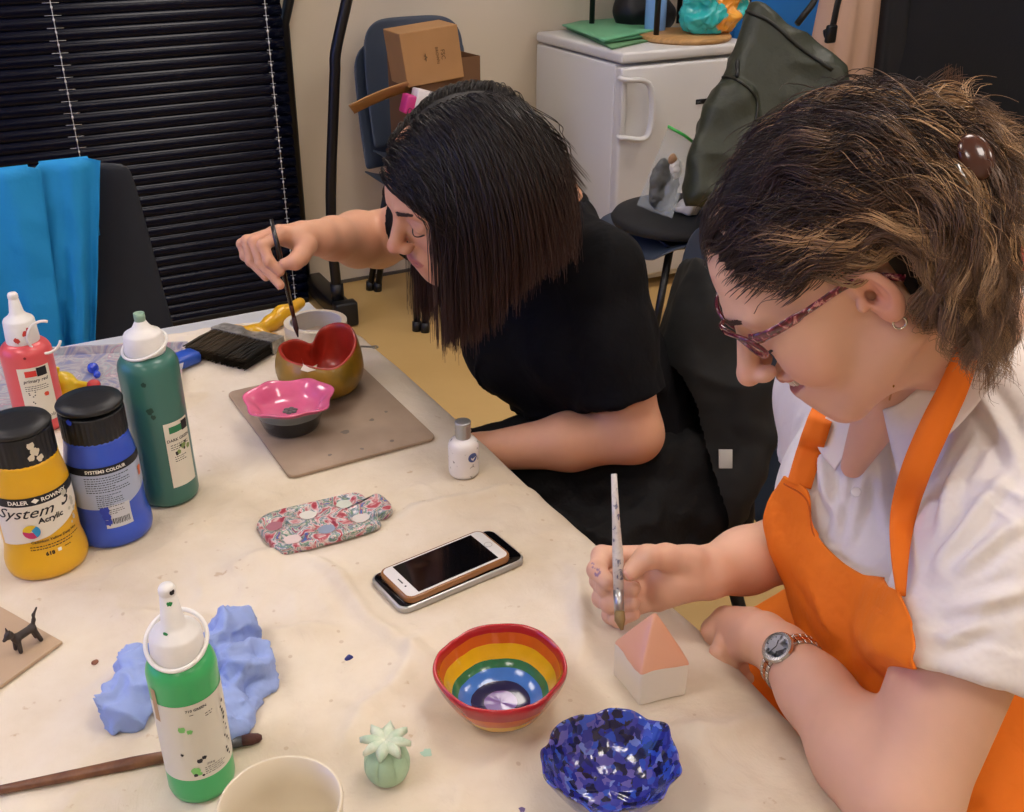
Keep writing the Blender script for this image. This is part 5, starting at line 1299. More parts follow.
# blue mosaic dish
zr = ZT + .045; cr = at_z(611, 757, zr); Rr = 71 / F * depth(cr)
Mdish = splash_mat('mottled cobalt glaze', [(0, '#14163f'), (.2, '#232a8c'), (.42, '#2f4fb8'), (.6, '#3b3f9c'), (.74, '#5f5aa8'), (.86, '#202766'), (.95, '#6d7fc8')], 150, .15, .7, .4, 'voronoi', .25)
prof = [(0, 0), (.42, 0), (.55, .05), (.72, .30), (.86, .62), (.96, .90), (1.0, 1.0), (.985, 1.04), (.95, 1.0), (.84, .72), (.68, .42), (.5, .22), (.3, .14), (0, .12)]
def pf(x, y, z, aa, i):
    s = .022 * math.sin(aa * 7 + .5) + .06 * nz3((math.cos(aa) * 1.5, math.sin(aa) * 1.5, 11), 1) + .02 * math.sin(aa * 13)
    w = 1 + s * (z ** 1.5)
    return (x * Rr * w, y * Rr * w * .95, hB * .85 * z * (1 + .06 * math.sin(aa * 7 + 1.6) * z + .05 * nz3((math.cos(aa) * 3, math.sin(aa) * 3, 5), 1) * z) + .0012 * nz3((x * 8, y * 8, z * 3), 1))
V, Fc = lathe(prof, 120, (cr.x, cr.y, ZT), fn=pf); V[:, 2] = np.maximum(V[:, 2], ZT)
o = mesh_obj('mosaic_dish', V, Fc, Mdish); subsurf(o, 1); tag(o, 'frilled cobalt blue mottled glazed dish in front of the clay house', 'dish')
# clay house
Fp, Rp_, Lp = at_z(639, 706, ZT), at_z(686, 695, ZT), at_z(613, 674, ZT); Bp = Rp_ + Lp - Fp
hw = topz(Fp, 673) - ZT; cc = (Rp_ + Lp) / 2; hap = topz(cc, 610) - ZT
Mh = bpy.data.materials.new('house glaze'); Mh.use_nodes = True; nt = NT(Mh); b_ = nt.n['Principled BSDF']; b_.inputs['Roughness'].default_value = .4; b_.inputs['Coat Weight'].default_value = .3
tc = nt.node('ShaderNodeTexCoord'); sp = nt.node('ShaderNodeSeparateXYZ'); nt.link(tc.outputs['Object'], sp.inputs[0])
nn_ = nt.node('ShaderNodeTexNoise'); nn_.inputs['Scale'].default_value = 30; nt.link(tc.outputs['Object'], nn_.inputs['Vector'])
m1 = nt.node('ShaderNodeMath', operation='MULTIPLY_ADD'); m1.inputs[1].default_value = .010; nt.link(nn_.outputs['Fac'], m1.inputs[0]); nt.link(sp.outputs['Z'], m1.inputs[2])
m2 = nt.node('ShaderNodeMath', operation='GREATER_THAN'); m2.inputs[1].default_value = hw + .003; nt.link(m1.outputs[0], m2.inputs[0])
mx = nt.node('ShaderNodeMix', data_type='RGBA'); mx.inputs[6].default_value = lin('#e4ddd2'); mx.inputs[7].default_value = lin('#dfa688'); nt.link(m2.outputs[0], mx.inputs[0]); nt.link(mx.outputs[2], b_.inputs['Base Color'])
bm = bmesh.new()
vb = [bm.verts.new((q.x, q.y, ZT)) for q in (Fp, Rp_, Bp, Lp)]
vt = [bm.verts.new((q.x + (q.x - cc.x) * .03, q.y + (q.y - cc.y) * .03, ZT + hw)) for q in (Fp, Rp_, Bp, Lp)]; ap = bm.verts.new((cc.x, cc.y, ZT + hap))
bm.faces.new(vb[::-1])
for i in range(4): bm.faces.new((vb[i], vb[(i + 1) % 4], vt[(i + 1) % 4], vt[i])); bm.faces.new((vt[i], vt[(i + 1) % 4], ap))
bmesh.ops.recalc_face_normals(bm, faces=bm.faces[:]); bmesh.ops.bevel(bm, geom=bm.edges[:], offset=.0025, segments=3, profile=.5, affect='EDGES')
bmesh.ops.triangulate(bm, faces=bm.faces[:]); bmesh.ops.subdivide_edges(bm, edges=bm.edges[:], cuts=3, use_grid_fill=True); bm.verts.index_update()
V = np.array([v.co[:] for v in bm.verts]); Fc = [[v.index for v in g.verts] for g in bm.faces]; bm.free()
V = V + (vnoise(V, 90, 3) * .0005)[:, None]; V[:, 2] = np.maximum(V[:, 2], ZT)
o = mesh_obj('clay_house', V, Fc, Mh, None, loc=(cc.x, cc.y, ZT), sharp=60); tag(o, 'small white clay house with peach pointed roof, under the paint-speckled brush', 'ornament')
H_CC, H_AP = cc.copy(), ZT + hap
# green seed pod
c = at_z(388, 776, ZT); Rpd = 23 / F * depth(at_z(388, 765, ZT + .02)); zt = topz(c, 746); Hp = zt - ZT
t = thing('seed_pod', 'pale green clay poppy seed pod with white star crown', 'ornament', (c.x, c.y, ZT))
Mpd = mat('celadon clay', '#a4c2a2', .5, var=.08, vscale=60, bump=.2, bscale=80)
pr = [(0, 0), (.55, 0), (.75, .05), (.93, .22), (1.0, .45), (.95, .68), (.80, .86), (.6, .95), (.5, 1.0), (0, 1.02)]
def pf(x, y, z, aa, i):
    g = 1 - .07 * max(0, 1 - abs(math.sin(aa * 4)) / .16) * (1 if .04 < z < .95 else 0); g *= 1 + .015 * nz3((x * 3, y * 3, z * 3), 1); return (x * Rpd * g, y * Rpd * g, z * Hp)
mesh_obj('pod_body', *lathe([(r, z) for r, z in np.array([v[:] for v in smooth_path([Vector((r, z, 0)) for r, z in pr], 30)])[:, :2]], 160, (c.x, c.y, ZT), fn=pf), Mpd, t)
Mcr = mat('pale crown', '#d5dbc8', .5, var_col='#a9c2a8', vscale=80, bump=.15); mb = MB()
for k in range(8):
    a = 2 * PI * k / 8 + .2; d = Vector((math.cos(a), math.sin(a), 0)); s_ = Vector((-math.sin(a), math.cos(a), 0)); zc = ZT + Hp + .001
    def pet(u, v, d=d, s_=s_, zc=zc):
        w = .0056 * math.sin(PI * min(1, .12 + u * .88)) ** .8 * (1 if u < .95 else .4); x = u * Rpd * 1.1
        q = Vector((c.x, c.y, 0)) + d * x + s_ * (v - .5) * 2 * w; return (q.x, q.y, zc + .005 * (1 - abs(v - .5) * 2) + .006 * math.sin(u * PI * .8) - .002 * u)
    mb.add(*grid(pet, 12, 5))
o = mb.build('star_crown', Mcr, t); solidify(o, .002, 0)
# cream cup
cc_ = at_d(280, 803, .78); Rc_ = 63 / F * .78
t = thing('cream_cup', 'plain cream ceramic cup at the bottom edge, right of the bright green bottle', 'cup', (cc_.x, cc_.y, ZT))
zr = cc_.z; Rb_ = Rc_ * .78
mesh_obj('cup_wall', *lathe([(0, ZT), (Rb_ * .9, ZT), (Rb_, ZT + .004), (Rc_ * .96, zr - .02), (Rc_, zr - .001), (Rc_ - .001, zr + .001), (Rc_ - .003, zr + .0005), (Rc_ * .92, zr - .03), (Rb_ * .92, ZT + .012), (0, ZT + .009)], 72, (cc_.x, cc_.y, 0)), mat('cream glaze', '#dcd0b8', .35, coat=.4, var=.03), t)
# long paintbrush lying
A, B = at_z(0, 790, ZT + .006), at_z(262, 737, ZT + .005); u = (B - A).normalized()
t = thing('long_paintbrush', 'long worn brown-handled paintbrush lying behind the bright green bottle', 'paintbrush', tuple((A + B) / 2))
M_wood = mat('worn brown handle', '#7d5236', .45, var_col='#5a3322', vscale=50, coat=.2)
A2 = A - u * .06; Lh = (B - A2).length
mesh_obj('handle', *tube([A2, A2 + u * Lh * .25, A2 + u * Lh * .6, A2 + u * (Lh - .038)], [.0035, .0042, .0058, .0042], 14), M_wood, t)
mesh_obj('ferrule', *tube([A2 + u * (Lh - .040), A2 + u * (Lh - .018)], [.0046, .0050], 14), mat('dark ferrule', '#55585c', .35, metal=.6), t)
mesh_obj('bristles', *tube([A2 + u * (Lh - .020), A2 + u * (Lh - .010), B - u * .003, B], [.0048, .0055, .0042, .002], 12), mat('dark red bristle', '#4a2722', .7, bump=.5, bscale=300), t)
# crumpled blue paper
M_bp = mat('periwinkle tissue', '#93a7dd', .6, bump=.6, bscale=45, bdist=.004)
def crumple(label, parts, seed, res=.002):
    lo = [min(p_[0][i] - max(p_[1]) for p_ in parts) - .03 for i in range(3)]; hi = [max(p_[0][i] + max(p_[1]) for p_ in parts) + .03 for i in range(3)]
    f = Field(*[np.arange(lo[i], hi[i], res) for i in range(3)])
    for p_, r_, rz in parts: f.ell(p_, r_, rotm(0, 0, rz), k=.018)
    V, Q = f.mesh(0); N = vnormals(V, Q)
    d = (np.abs(vnoise(V, 34, seed)) - .3) * -.028 + (np.abs(vnoise(V, 75, seed + 1)) - .25) * -.006
    V = V + N * d[:, None]; V = creases(V, N, .0055, 20, .07, seed + 20); V = creases(V, vnormals(V, Q), .0022, 45, .10, seed + 30); V[:, 2] = np.maximum(V[:, 2], ZT + .0002)
    return tag(mesh_obj('paper_towel', V, Q, M_bp), label, 'paper towel', 'crumpled blue paper')
g = lambda x, y, z: at_z(x, y, ZT + z)
crumple('crumpled periwinkle paper behind the right of the bright green bottle', [(g(222, 640, .02), (.035, .022, .024), .3), (g(238, 668, .015), (.025, .03, .022), .5), (g(232, 705, .012), (.022, .036, .014), -.6), (g(202, 660, .012), (.022, .02, .018), 0), (g(255, 665, .01), (.012, .025, .012), 0)], 3)
crumple('crumpled periwinkle paper to the left of the bright green bottle', [(g(143, 668, .014), (.016, .028, .016), .1), (g(132, 700, .011), (.024, .028, .015), -.5), (g(117, 722, .006), (.014, .022, .008), -.4), (g(160, 690, .010), (.016, .022, .014), 0)], 7)
# small board with a cat
Pc, Pd, Pe = at_z(62, 641, ZT + .004), at_z(0, 686, ZT + .004), at_z(0, 606, ZT + .004)
d1 = (Pd - Pc).normalized(); d2 = (Pe - Pc).normalized(); q2 = [Pc, Pc + d1 * .25, Pc + d1 * .25 + d2 * .2, Pc + d2 * .2]
V, Fc = extrude_poly([(q.x, q.y) for q in q2], ZT, ZT + .004, bev=.0006)
tag(mesh_obj('small_board', V, Fc, mat('tan hardboard', '#b89e82', .6, var=.05, vscale=12), smooth=False), 'plain tan board at the left edge under the small black cat', 'board')
zb = ZT + .0042; c = at_z(25, 648, zb)
f = Field(*[np.arange(c[i] - .035, c[i] + .035, .0008) for i in (0, 1)], np.arange(zb - .004, zb + .05, .0008))
R_ = Vector((_rt.x, _rt.y, 0)).normalized(); D_ = Vector((math.cos(AZ), math.sin(AZ), 0)); fwd = (-R_ * .55 - D_ * .8).normalized(); sdv = Vector((-fwd.y, fwd.x, 0)); U = Vector((0, 0, 1))
b0, b1 = c + fwd * .006 + U * .017, c - fwd * .012 + U * .018
f.capsule(b0, b1, .0045, .0042, k=.003)
for s1, b_, ft in ((1, b0, .001), (-1, b0, .001), (1, b1, -.004), (-1, b1, -.004)):
    f.capsule(b_ + sdv * s1 * .0025, c + fwd * ((b_ - c).dot(fwd) + ft) + sdv * s1 * .0045 + U * .002, .0030, .0022, k=.002)
hd = b0 + fwd * .006 + U * .008; f.capsule(b0, hd, .0035, .003, k=.003).ell(hd, (.0045, .0045, .0040), k=.002).capsule(hd, hd + fwd * .006 - U * .003, .003, .0018, k=.002)
for s1 in (1, -1): f.capsule(hd + sdv * s1 * .0022 + U * .002, hd + sdv * s1 * .0032 + U * .0075, .0017, .0007, k=.001)
tl = [b1, b1 - fwd * .004 + U * .008, b1 - fwd * .005 + U * .014, b1 - fwd * .010 + U * .020]; f.chain(tl, [.0028, .0018, .0015, .0011], k=.002)
V, Q = f.mesh(1); V[:, 2] = np.maximum(V[:, 2], zb - .0003); tag(mesh_obj('cat_figurine', V, Q, mat('dark clay', '#3c332e', .6, var=.2, vscale=60, bump=.2)), 'tiny dark clay cat with raised tail standing on the tan board', 'figurine')
# ---------------------------------------------------------------- chair at the head of the table with blue cloth
TL, TR, BR = at_y(-60, 166, 2.05), at_y(133, 163, 2.05), at_y(163, 330, 1.98)
chx = TR.x - .222
t, tr = shell_chair('stacking_chair', 'dark moulded chair at the far end of the table under the blue cloth', (chx, 1.80, 0), 0, mat('charcoal plastic', '#1d222b', .5, bump=.1, bscale=300), back_h=TR.z + .003, back_w_top=.44, w=.52, seat_z=.45, square=1)
M_bc = mat('turquoise blue cotton', '#1187c6', .75, bump=.5, bscale=18, bdist=.01)
yc = 1.98
def drape(x0t, x1t, x0b, x1b, zb_, seed, yo=0.0):
    "cloth hung over the backrest: front panel, over the top, down the back"
    zt_ = TR.z + .019
    def fn(u, v):
        xt = x0t + (x1t - x0t) * u; xb = x0b + (x1b - x0b) * u
        if v < .8:
            w = v / .8; x = xb + (xt - xb) * w; z = zb_ + (zt_ - zb_) * w; y = 1.968 + .085 * w - .02 - yo + (.014 * math.sin(u * 11 + seed + w) + .022 * nz3((u * 5, w * 1.4, seed), 1) + .016 * abs(nz3((u * 4 + w * 2, w * 5, seed), 1))) * (1 - w * .7) + .01 * math.sin(u * PI) * -1
            return (x, y, z)
        w = (v - .8) / .2; xt = x0t + .01 + (x1t - x0t - .03) * u; return (xt, 2.033 - yo + .05 * w, zt_ + .006 * math.sin(min(1, w * 2) * PI) - .25 * max(0, w - .35))
    return grid(fn, 48, 40)
a_l, a_r = at_y(-130, 168, 2.03).x, at_y(101, 164, 2.03).x
b_r = at_y(84, 330, 1.97).x
for nm, args in (('front', (a_l, at_y(38, 168, 2.03).x, a_l + .02, at_y(40, 330, 1.97).x, .60, 1, .012)), ('side', (at_y(33, 168, 2.03).x, a_r, at_y(40, 330, 1.97).x, b_r, .60, 4, .0))):
    pass
mb = MB(); mb.add(*drape(a_l, at_y(40, 168, 2.03).x, a_l, at_y(56, 330, 1.97).x, .60, 1, .022)); mb.add(*drape(at_y(34, 168, 2.03).x, a_r, at_y(44, 330, 1.97).x, b_r, .60, 4, .006))
o = mb.build('blue_cloth', M_bc); solidify(o, .0015); tag(o, 'bright turquoise blue cloth draped over the dark chair at the table head', 'cloth')
# ================================================================ people
def fast_mesh(name, V, Q, m, parent=None, tint=None, smooth=True):
    "quad mesh straight from arrays"
    V = np.asarray(V, dtype=np.float32); off = np.array(wpos(parent), dtype=np.float32) if parent is not None else 0
    V = V - off; Q = np.asarray(Q, dtype=np.int32); k = Q.shape[1]
    me = bpy.data.meshes.new(name); me.vertices.add(len(V)); me.vertices.foreach_set('co', V.ravel())
    me.loops.add(len(Q) * k); me.loops.foreach_set('vertex_index', Q.ravel())
    me.polygons.add(len(Q)); me.polygons.foreach_set('loop_start', np.arange(0, len(Q) * k, k, dtype=np.int32))
    me.update(calc_edges=True); me.polygons.foreach_set('use_smooth', np.ones(len(Q), dtype=bool))
    if tint is not None:
        a = me.color_attributes.new('tint', 'FLOAT_COLOR', 'POINT'); T = np.ones((len(V), 4), dtype=np.float32); T[:, :3] = tint; a.data.foreach_set('color', T.ravel())
    if m: me.materials.append(m)
    o = bpy.data.objects.new(name, me); COL.objects.link(o)
    if parent is not None: o.parent = parent
    return o
def strands(P, R, sides=3):
    "P (N,M,3) paths, R (N,M) radii -> one tube mesh"
    N, M, _ = P.shape
    T = np.gradient(P, axis=1); T /= np.linalg.norm(T, axis=2, keepdims=True) + 1e-9
    up = np.zeros_like(T); up[..., 2] = 1; up[np.abs(T[..., 2]) > .9] = (1, 0, 0)
    # steady side vector: one reference per strand
    ref = np.cross(T[:, :1], np.array((.31, .52, .79))[None, None]); ref = np.repeat(ref, M, 1)
    X = ref - T * (ref * T).sum(2, keepdims=True); X /= np.linalg.norm(X, axis=2, keepdims=True) + 1e-9; Y = np.cross(T, X)
    V = np.stack([P + (X * math.cos(2 * PI * j / sides) + Y * math.sin(2 * PI * j / sides)) * R[..., None] for j in range(sides)], 2)
    idx = np.arange(N * M * sides).reshape(N, M, sides)
    Q = np.concatenate([np.stack([idx[:, :-1, j], idx[:, :-1, (j + 1) % sides], idx[:, 1:, (j + 1) % sides], idx[:, 1:, j]], -1).reshape(-1, 4) for j in range(sides)])
    return V.reshape(-1, 3), Q
class Head:
    "local axes: x right, y forward, z up; origin between the ears"
    def __init__(s, M, O): s.M = np.array(M); s.M = np.stack([c / np.linalg.norm(c) for c in s.M.T], 1); s.O = np.array(O)
    def w(s, *p): return s.O + s.M @ np.array(p)
    def loc(s, V): return (np.asarray(V) - s.O) @ s.M
def head_sdf(f, H, smile=0.0, neck=None, mouth=0.0, nose=0.0):
    w = H.w; M = H.M
    def E(c, r, k=.015, mode='add', R=None): f.ell(w(*c), r, M @ R if R is not None else M, k, mode)
    def C(a, b, r0, r1=None, k=.01, mode='add'): f.capsule(w(*a), w(*b), r0, r1, k, mode)
    E((0, -.018, .036), (.074, .094, .082))                       # cranium
    E((0, .030, .035), (.064, .062, .066), .03)                   # forehead
    E((0, .030, -.030), (.058, .060, .072), .03)                  # mid face
    for s in (-1, 1):
        C((s * .056, -.008, -.045), (s * .020, .066, -.094), .018, .017, .03)   # jaw line
        E((s * .042, .058, -.022 + .006 * smile), (.021, .022, .022), .022)     # cheekbone
        C((s * .012, .089, .028), (s * .046, .074, .030), .0095, .0085, .014)   # brow ridge
    E((0, .070, -.098), (.022, .018, .017), .022)                 # chin
    E((0, .082, -.066), (.027, .016, .022), .018)                 # muzzle
    for s in (-1, 1): E((s * .031, .100, .006), (.0185, .0165, .0135), .014, 'sub')  # eye socket
    for s in (-1, 1): E((s * .031, .0745, .004), (.0145, .0150, .0120), .004)        # lidded eyeball
    for s in (-1, 1): C((s * .020, .0835, .0085), (s * .042, .0775, .0085), .0052, .0045, .006)  # upper lid fold
    C((0, .089, .014), (0, .1105 + nose, -.025 - nose * .4), .0075, .0100, .012)      # nose bridge
    E((0, .112 + nose, -.030 - nose * .4), (.0098, .0112, .0088), .008)              # tip
    for s in (-1, 1):
        E((s * .0115, .102 + nose * .5, -.034), (.0068, .0095, .0070), .006)
        E((s * .0068, .1075 + nose * .6, -.0425), (.0038, .0055, .0038), .002, 'sub')
    my = -.0625 + .005 * smile; sx = .023 + .008 * smile; fo = .020 + .005 * smile; pw = 2 + 2 * (smile > 0)
    # lips: arcs
    n = 8
    for part, zz, yy, rr in (('u', .0042, .0010, .0048), ('l', -.0055, -.0005, .0056)):
        P = []; Rr = []
        for i in range(n + 1):
            u = -1 + 2 * i / n; x = sx * u; up_ = smile * .0095 * u * u
            open_ = mouth * .5 * (1 - abs(u) ** pw) * (1 if part == 'u' else -1)
            P.append(w(x, .0965 + yy - fo * u * u - (.002 if part == 'l' else 0), my + zz * (1 - abs(u) ** 3 * .8) + up_ + open_ + (-.0014 * math.exp(-(u / .12) ** 2) if part == 'u' else 0))); Rr.append(rr * (1 - .62 * u * u))
        f.chain(P, Rr, .0035)
    P = [w((sx + .001) * u, .1005 - fo * u * u, my - .0005 + smile * .0095 * u * u) for u in np.linspace(-1, 1, 9)]
    f.chain(P, [.0012 + mouth * .45 * (1 - abs(u) ** pw) for u in np.linspace(-1, 1, 9)], .0015, 'sub')
    if smile:
        for s in (-1, 1): f.chain([w(s * .017, .0985, -.030), w(s * .031, .089, -.042), w(s * .042, .076, -.060)], [.0022, .0026, .0018], .005, 'sub'); E((s * .043, .062, -.034), (.019, .020, .018), .018)
    # ears
    for s in (-1, 1):
        Re = rotm(0, 0, s * .48)
        ce = np.array((s * .0785, -.008, .004))
        f.ell(w(*ce), (.0060, .0160, .0265), M @ rotm(math.radians(-10), 0, 0) @ Re, .004)
        f.ell(w(s * .0790, -.008, -.0165), (.0046, .0088, .0095), M @ Re, .005)
        f.ell(w(ce[0] + s * .0090, ce[1] + .0045, ce[2] + .003), (.0105, .0112, .0195), M @ rotm(math.radians(-10), 0, 0) @ Re, .0015, 'sub')
        f.capsule(w(ce[0] + s * .0022, ce[1] - .0050, ce[2] - .010), w(ce[0] + s * .0022, ce[1] - .0040, ce[2] + .012), .0024, .0022, .0020)
        f.ell(w(s * .0790, ce[1] + .0045, ce[2] - .002), (.0120, .0042, .0065), M, .002, 'sub')
        f.ell(w(s * .0765, .006, .000), (.004, .0040, .0060), M, .003)
def finger(f, P, r, k=.0035):
    "P: 4 joints; knuckles slightly thick"
    f.chain(P, [r * 1.12, r * 1.02, r * .93, r * .78], k)
    f.ell(P[1], r * 1.08, k=.003); f.ell(P[2], r * .98, k=.003)
def nail(parent, tip, prev, out, r, m, w=.0052, L=.0062):
    d = (Vector(tip) - Vector(prev)).normalized(); o = Vector(out); o = (o - d * o.dot(d)).normalized(); s = d.cross(o)
    c = Vector(tip) - d * .0015
    def fn(u, v):
        x = (u - .5) * 2; y = (v - .5) * 2
        xx = x * w * math.sqrt(max(0.05, 1 - .35 * y * y))
        return c + s * xx + d * (y * L + .001) + o * (r * .78 * math.sqrt(max(0, 1 - (xx / (r * 1.05)) ** 2)) + .0006 - .0006 * y * y)
    ob = mesh_obj('fingernail', *grid(fn, 7, 7), m, parent); solidify(ob, .0005, 0); return ob
def skin_tint(H, V, base, lip, blush, lips_c=(0, .098, -.0635), smile=0):
    L = H.loc(V); b = np.array(lin(base)[:3]); T = np.tile(b, (len(V), 1))
    def mixin(mask, col): 
        nonlocal T
        T = T * (1 - mask[:, None]) + np.array(lin(col)[:3]) * mask[:, None]
    n = vnoise(V, 60, 3) * .5 + vnoise(V, 140, 5) * .5
    T *= (1 + .035 * n)[:, None]
    ell = lambda c, r: np.sqrt((((L - np.array(c)) / np.array(r)) ** 2).sum(1))
    for s in (-1, 1): mixin(np.clip(1.25 - ell((s * .045, .065, -.028), (.026, .03, .024)), 0, 1) * .40, blush); mixin(np.clip(1.3 - ell((s * .08, -.012, -.004), (.014, .024, .036)), 0, 1) * .45, blush)
    mixin(np.clip(1.3 - ell((0, .116, -.030), (.013, .013, .012)), 0, 1) * .55, blush)
    # lips
    u = L[:, 0] / (.0245 + .008 * smile); zc = -.0625 + .005 * smile + smile * .0095 * u * u
    d = np.abs(L[:, 2] - zc) / (.0105 * np.clip(1 - np.abs(u) ** 2.2, 0, 1) + 1e-5)
    mixin((np.clip((1.15 - d) * 4, 0, 1) * (L[:, 1] > .07) * (np.abs(u) < 1)) * .75, lip)
    return T
# ---------------------------------------------------------------- shared bits
M_skinA = attr_mat('skin warm', rough=.5, sss=.12, bump=.08, bscale=700, spec=.4)
M_nail = mat('fingernail', '#d9a08c', .25, coat=.4)
def vv(px, py, d): return np.array(at_d(px, py, d))
CX = lambda x, y, t: np.array(_rt) * x + np.array(_up) * y - np.array(_fw) * t     # camera-axis offsets as a world vector

# ================================================================ the woman at the back (dark hair, black T-shirt)
H1 = Head([[-0.0462, -0.9316, -0.3606], [0.9764, 0.0342, -0.2132], [0.211, -0.3619, 0.908]], (0.5776, 1.2291, 1.0825))
A = {}
A['LS'] = vv(603, 272, 1.45); A['RS'] = vv(452, 210, 1.64); A['LE'] = vv(634, 434, 1.50); A['LW'] = np.array(at_z(478, 452, .68))
A['RE'] = vv(378, 240, 1.84); A['RW'] = vv(320, 238, 1.63)
mid = (A['LS'] + A['RS']) / 2
A['NB'] = mid + np.array((.035, .0, .045))
hip = np.array((.88, 1.19, .54)); 
spine_dir = (A['NB'] - hip) / np.linalg.norm(A['NB'] - hip)
shx = (A['RS'] - A['LS']) / np.linalg.norm(A['RS'] - A['LS'])
def frame3(up, x):
    up = np.array(up); x = np.array(x) - up * np.dot(x, up); x /= np.linalg.norm(x); y = np.cross(up, x); return np.stack([x, y, up], 1)
TF = frame3(spine_dir, shx)
hx_ = .0022
tipL = A['LW'] + (A['LW'] - A['LE']) / np.linalg.norm(A['LW'] - A['LE']) * .19
lo = np.minimum.reduce([A['LE'], tipL, A['RW'], hip, vv(238, 245, 1.62)]) - .09; hi = np.maximum.reduce([A['LS'], A['RS'], A['RE'], hip, H1.w(0, 0, .13)]) + .08
hA = vv(262, 250, 1.58)
zones = [[(H1.O[i] - .125, H1.O[i] + .14), (hA[i] - .07, hA[i] + .085)] for i in range(3)]
f = Field(*[axis(lo[i], hi[i], .0016, .005, sorted(zones[i])) for i in range(3)])
def torso(f, LS, RS, NB, hip, TF, grow=0.0, k=.04, bust=.0):
    m = (LS + RS) / 2
    f.capsule(LS, RS, .045 + grow, k=k)
    f.ell(m * .72 + hip * .28, (.155 + grow, .100 + grow, .17 + grow), TF, k)
    f.ell(m * .45 + hip * .55, (.135 + grow, .098 + grow, .16 + grow), TF, k)
    f.ell(m * .10 + hip * .90, (.165 + grow, .115 + grow, .13 + grow), TF, k)
    if bust:
        fwd_ = -TF[:, 1] if np.dot(TF[:, 1], (-1, 0, 0)) < 0 else TF[:, 1]
        for s in (-1, 1): f.ell(m * .66 + hip * .34 + fwd_ * .075 + TF[:, 0] * s * .07, (.062 + grow, .05 + grow, .065 + grow), TF, k)
# SKIN
head_sdf(f, H1)
f.capsule(H1.w(0, -.035, -.045), A['NB'] - np.array((0, 0, .0)), .052, .060, .02)
torso(f, A['LS'], A['RS'], A['NB'], hip, TF, -.018)
f.chain([A['LS'], A['LS'] * .5 + A['LE'] * .5, A['LE']], [.046, .045, .040], .02)
fm = A['LE'] * .6 + A['LW'] * .4
f.chain([A['LE'], fm, A['LW']], [.040, .041, .027], .02)
f.chain([A['RS'], A['RS'] * .5 + A['RE'] * .5, A['RE']], [.048, .048, .046], .02)
fm = A['RE'] * .62 + A['RW'] * .38
f.chain([A['RE'], fm, A['RW'] * .8 + A['RE'] * .2, A['RW']], [.047, .045, .032, .0265], .02)
# right hand (holding the brush)
D = 1.585
def hp(px, py, t=0.0): return vv(px, py, D + t)
mc = [hp(284, 234, -.010), hp(279, 232, .008), hp(274, 233, .026), hp(271, 236, .042)]
f.chain([A['RW'], hp(303, 236, .02)], [.0265, .024], .012)
for q in mc: f.capsule(hp(306, 238, .02), q, .017, .0115, .010)
f.capsule(hp(300, 240, .0), hp(282, 236, .02), .013, .012, .012)
FA = [[mc[0], hp(263, 245, -.024), hp(269, 261, -.026), hp(280, 272, -.020)],
      [mc[1], hp(254, 242, -.006), hp(261, 263, -.012), hp(280, 285, -.016)],
      [mc[2], hp(247, 241, .014), hp(251, 261, .006), hp(266, 277, .0)],
      [mc[3], hp(242, 244, .034), hp(245, 256, .030), hp(256, 267, .022)]]
for P, r in zip(FA, (.0088, .0090, .0086, .0078)): finger(f, P, r)
TA = [hp(307, 246, .0), hp(300, 257, -.012), hp(295, 262, -.020), hp(285, 264, -.022)]
f.chain(TA, [.016, .0135, .0115, .0090], .006)
# left hand, in the lap under the table
dL = (A['LW'] - A['LE']); dL /= np.linalg.norm(dL); sL = np.cross(dL, (0, 0, 1)); sL /= np.linalg.norm(sL)
f.capsule(A['LW'], A['LW'] + dL * .04, .026, .026, .015)
for i, q in enumerate((-.028, -.009, .010, .028)):
    b = A['LW'] + dL * .075 + sL * q; f.capsule(A['LW'] + dL * .02 + sL * q * .5, b, .018, .011, .012)
    L_ = (.036, .040, .037, .030)[i]; finger(f, [b, b + dL * L_ - np.array((0, 0, .008)), b + dL * L_ * 1.6 - np.array((0, 0, .020)), b + dL * L_ * 2.0 - np.array((0, 0, .034))], .0082)
b = A['LW'] + dL * .03 - sL * .02; f.chain([b, b + dL * .03 - sL * .025, b + dL * .055 - sL * .03, b + dL * .075 - sL * .028], [.014, .0115, .0105, .0085], .006)
V, Q = f.mesh(1)
pers1 = thing('person', 'woman with long straight dark hair and black T-shirt leaning over the heart pot', 'person', (hip[0], hip[1], 0))
T1 = skin_tint(H1, V, '#d09b7d', '#b0635a', '#c4705a')
fast_mesh('body', V, Q, M_skinA, pers1, T1); SK1 = bvh(V, Q); del f
nail(pers1, TA[3], TA[2], CX(.2, .5, .85), .0092, M_nail, .0058, .0066)
for P in FA[:2]: nail(pers1, P[3], P[2], CX(-.8, -.2, .3), .0078, M_nail, .0048, .005)
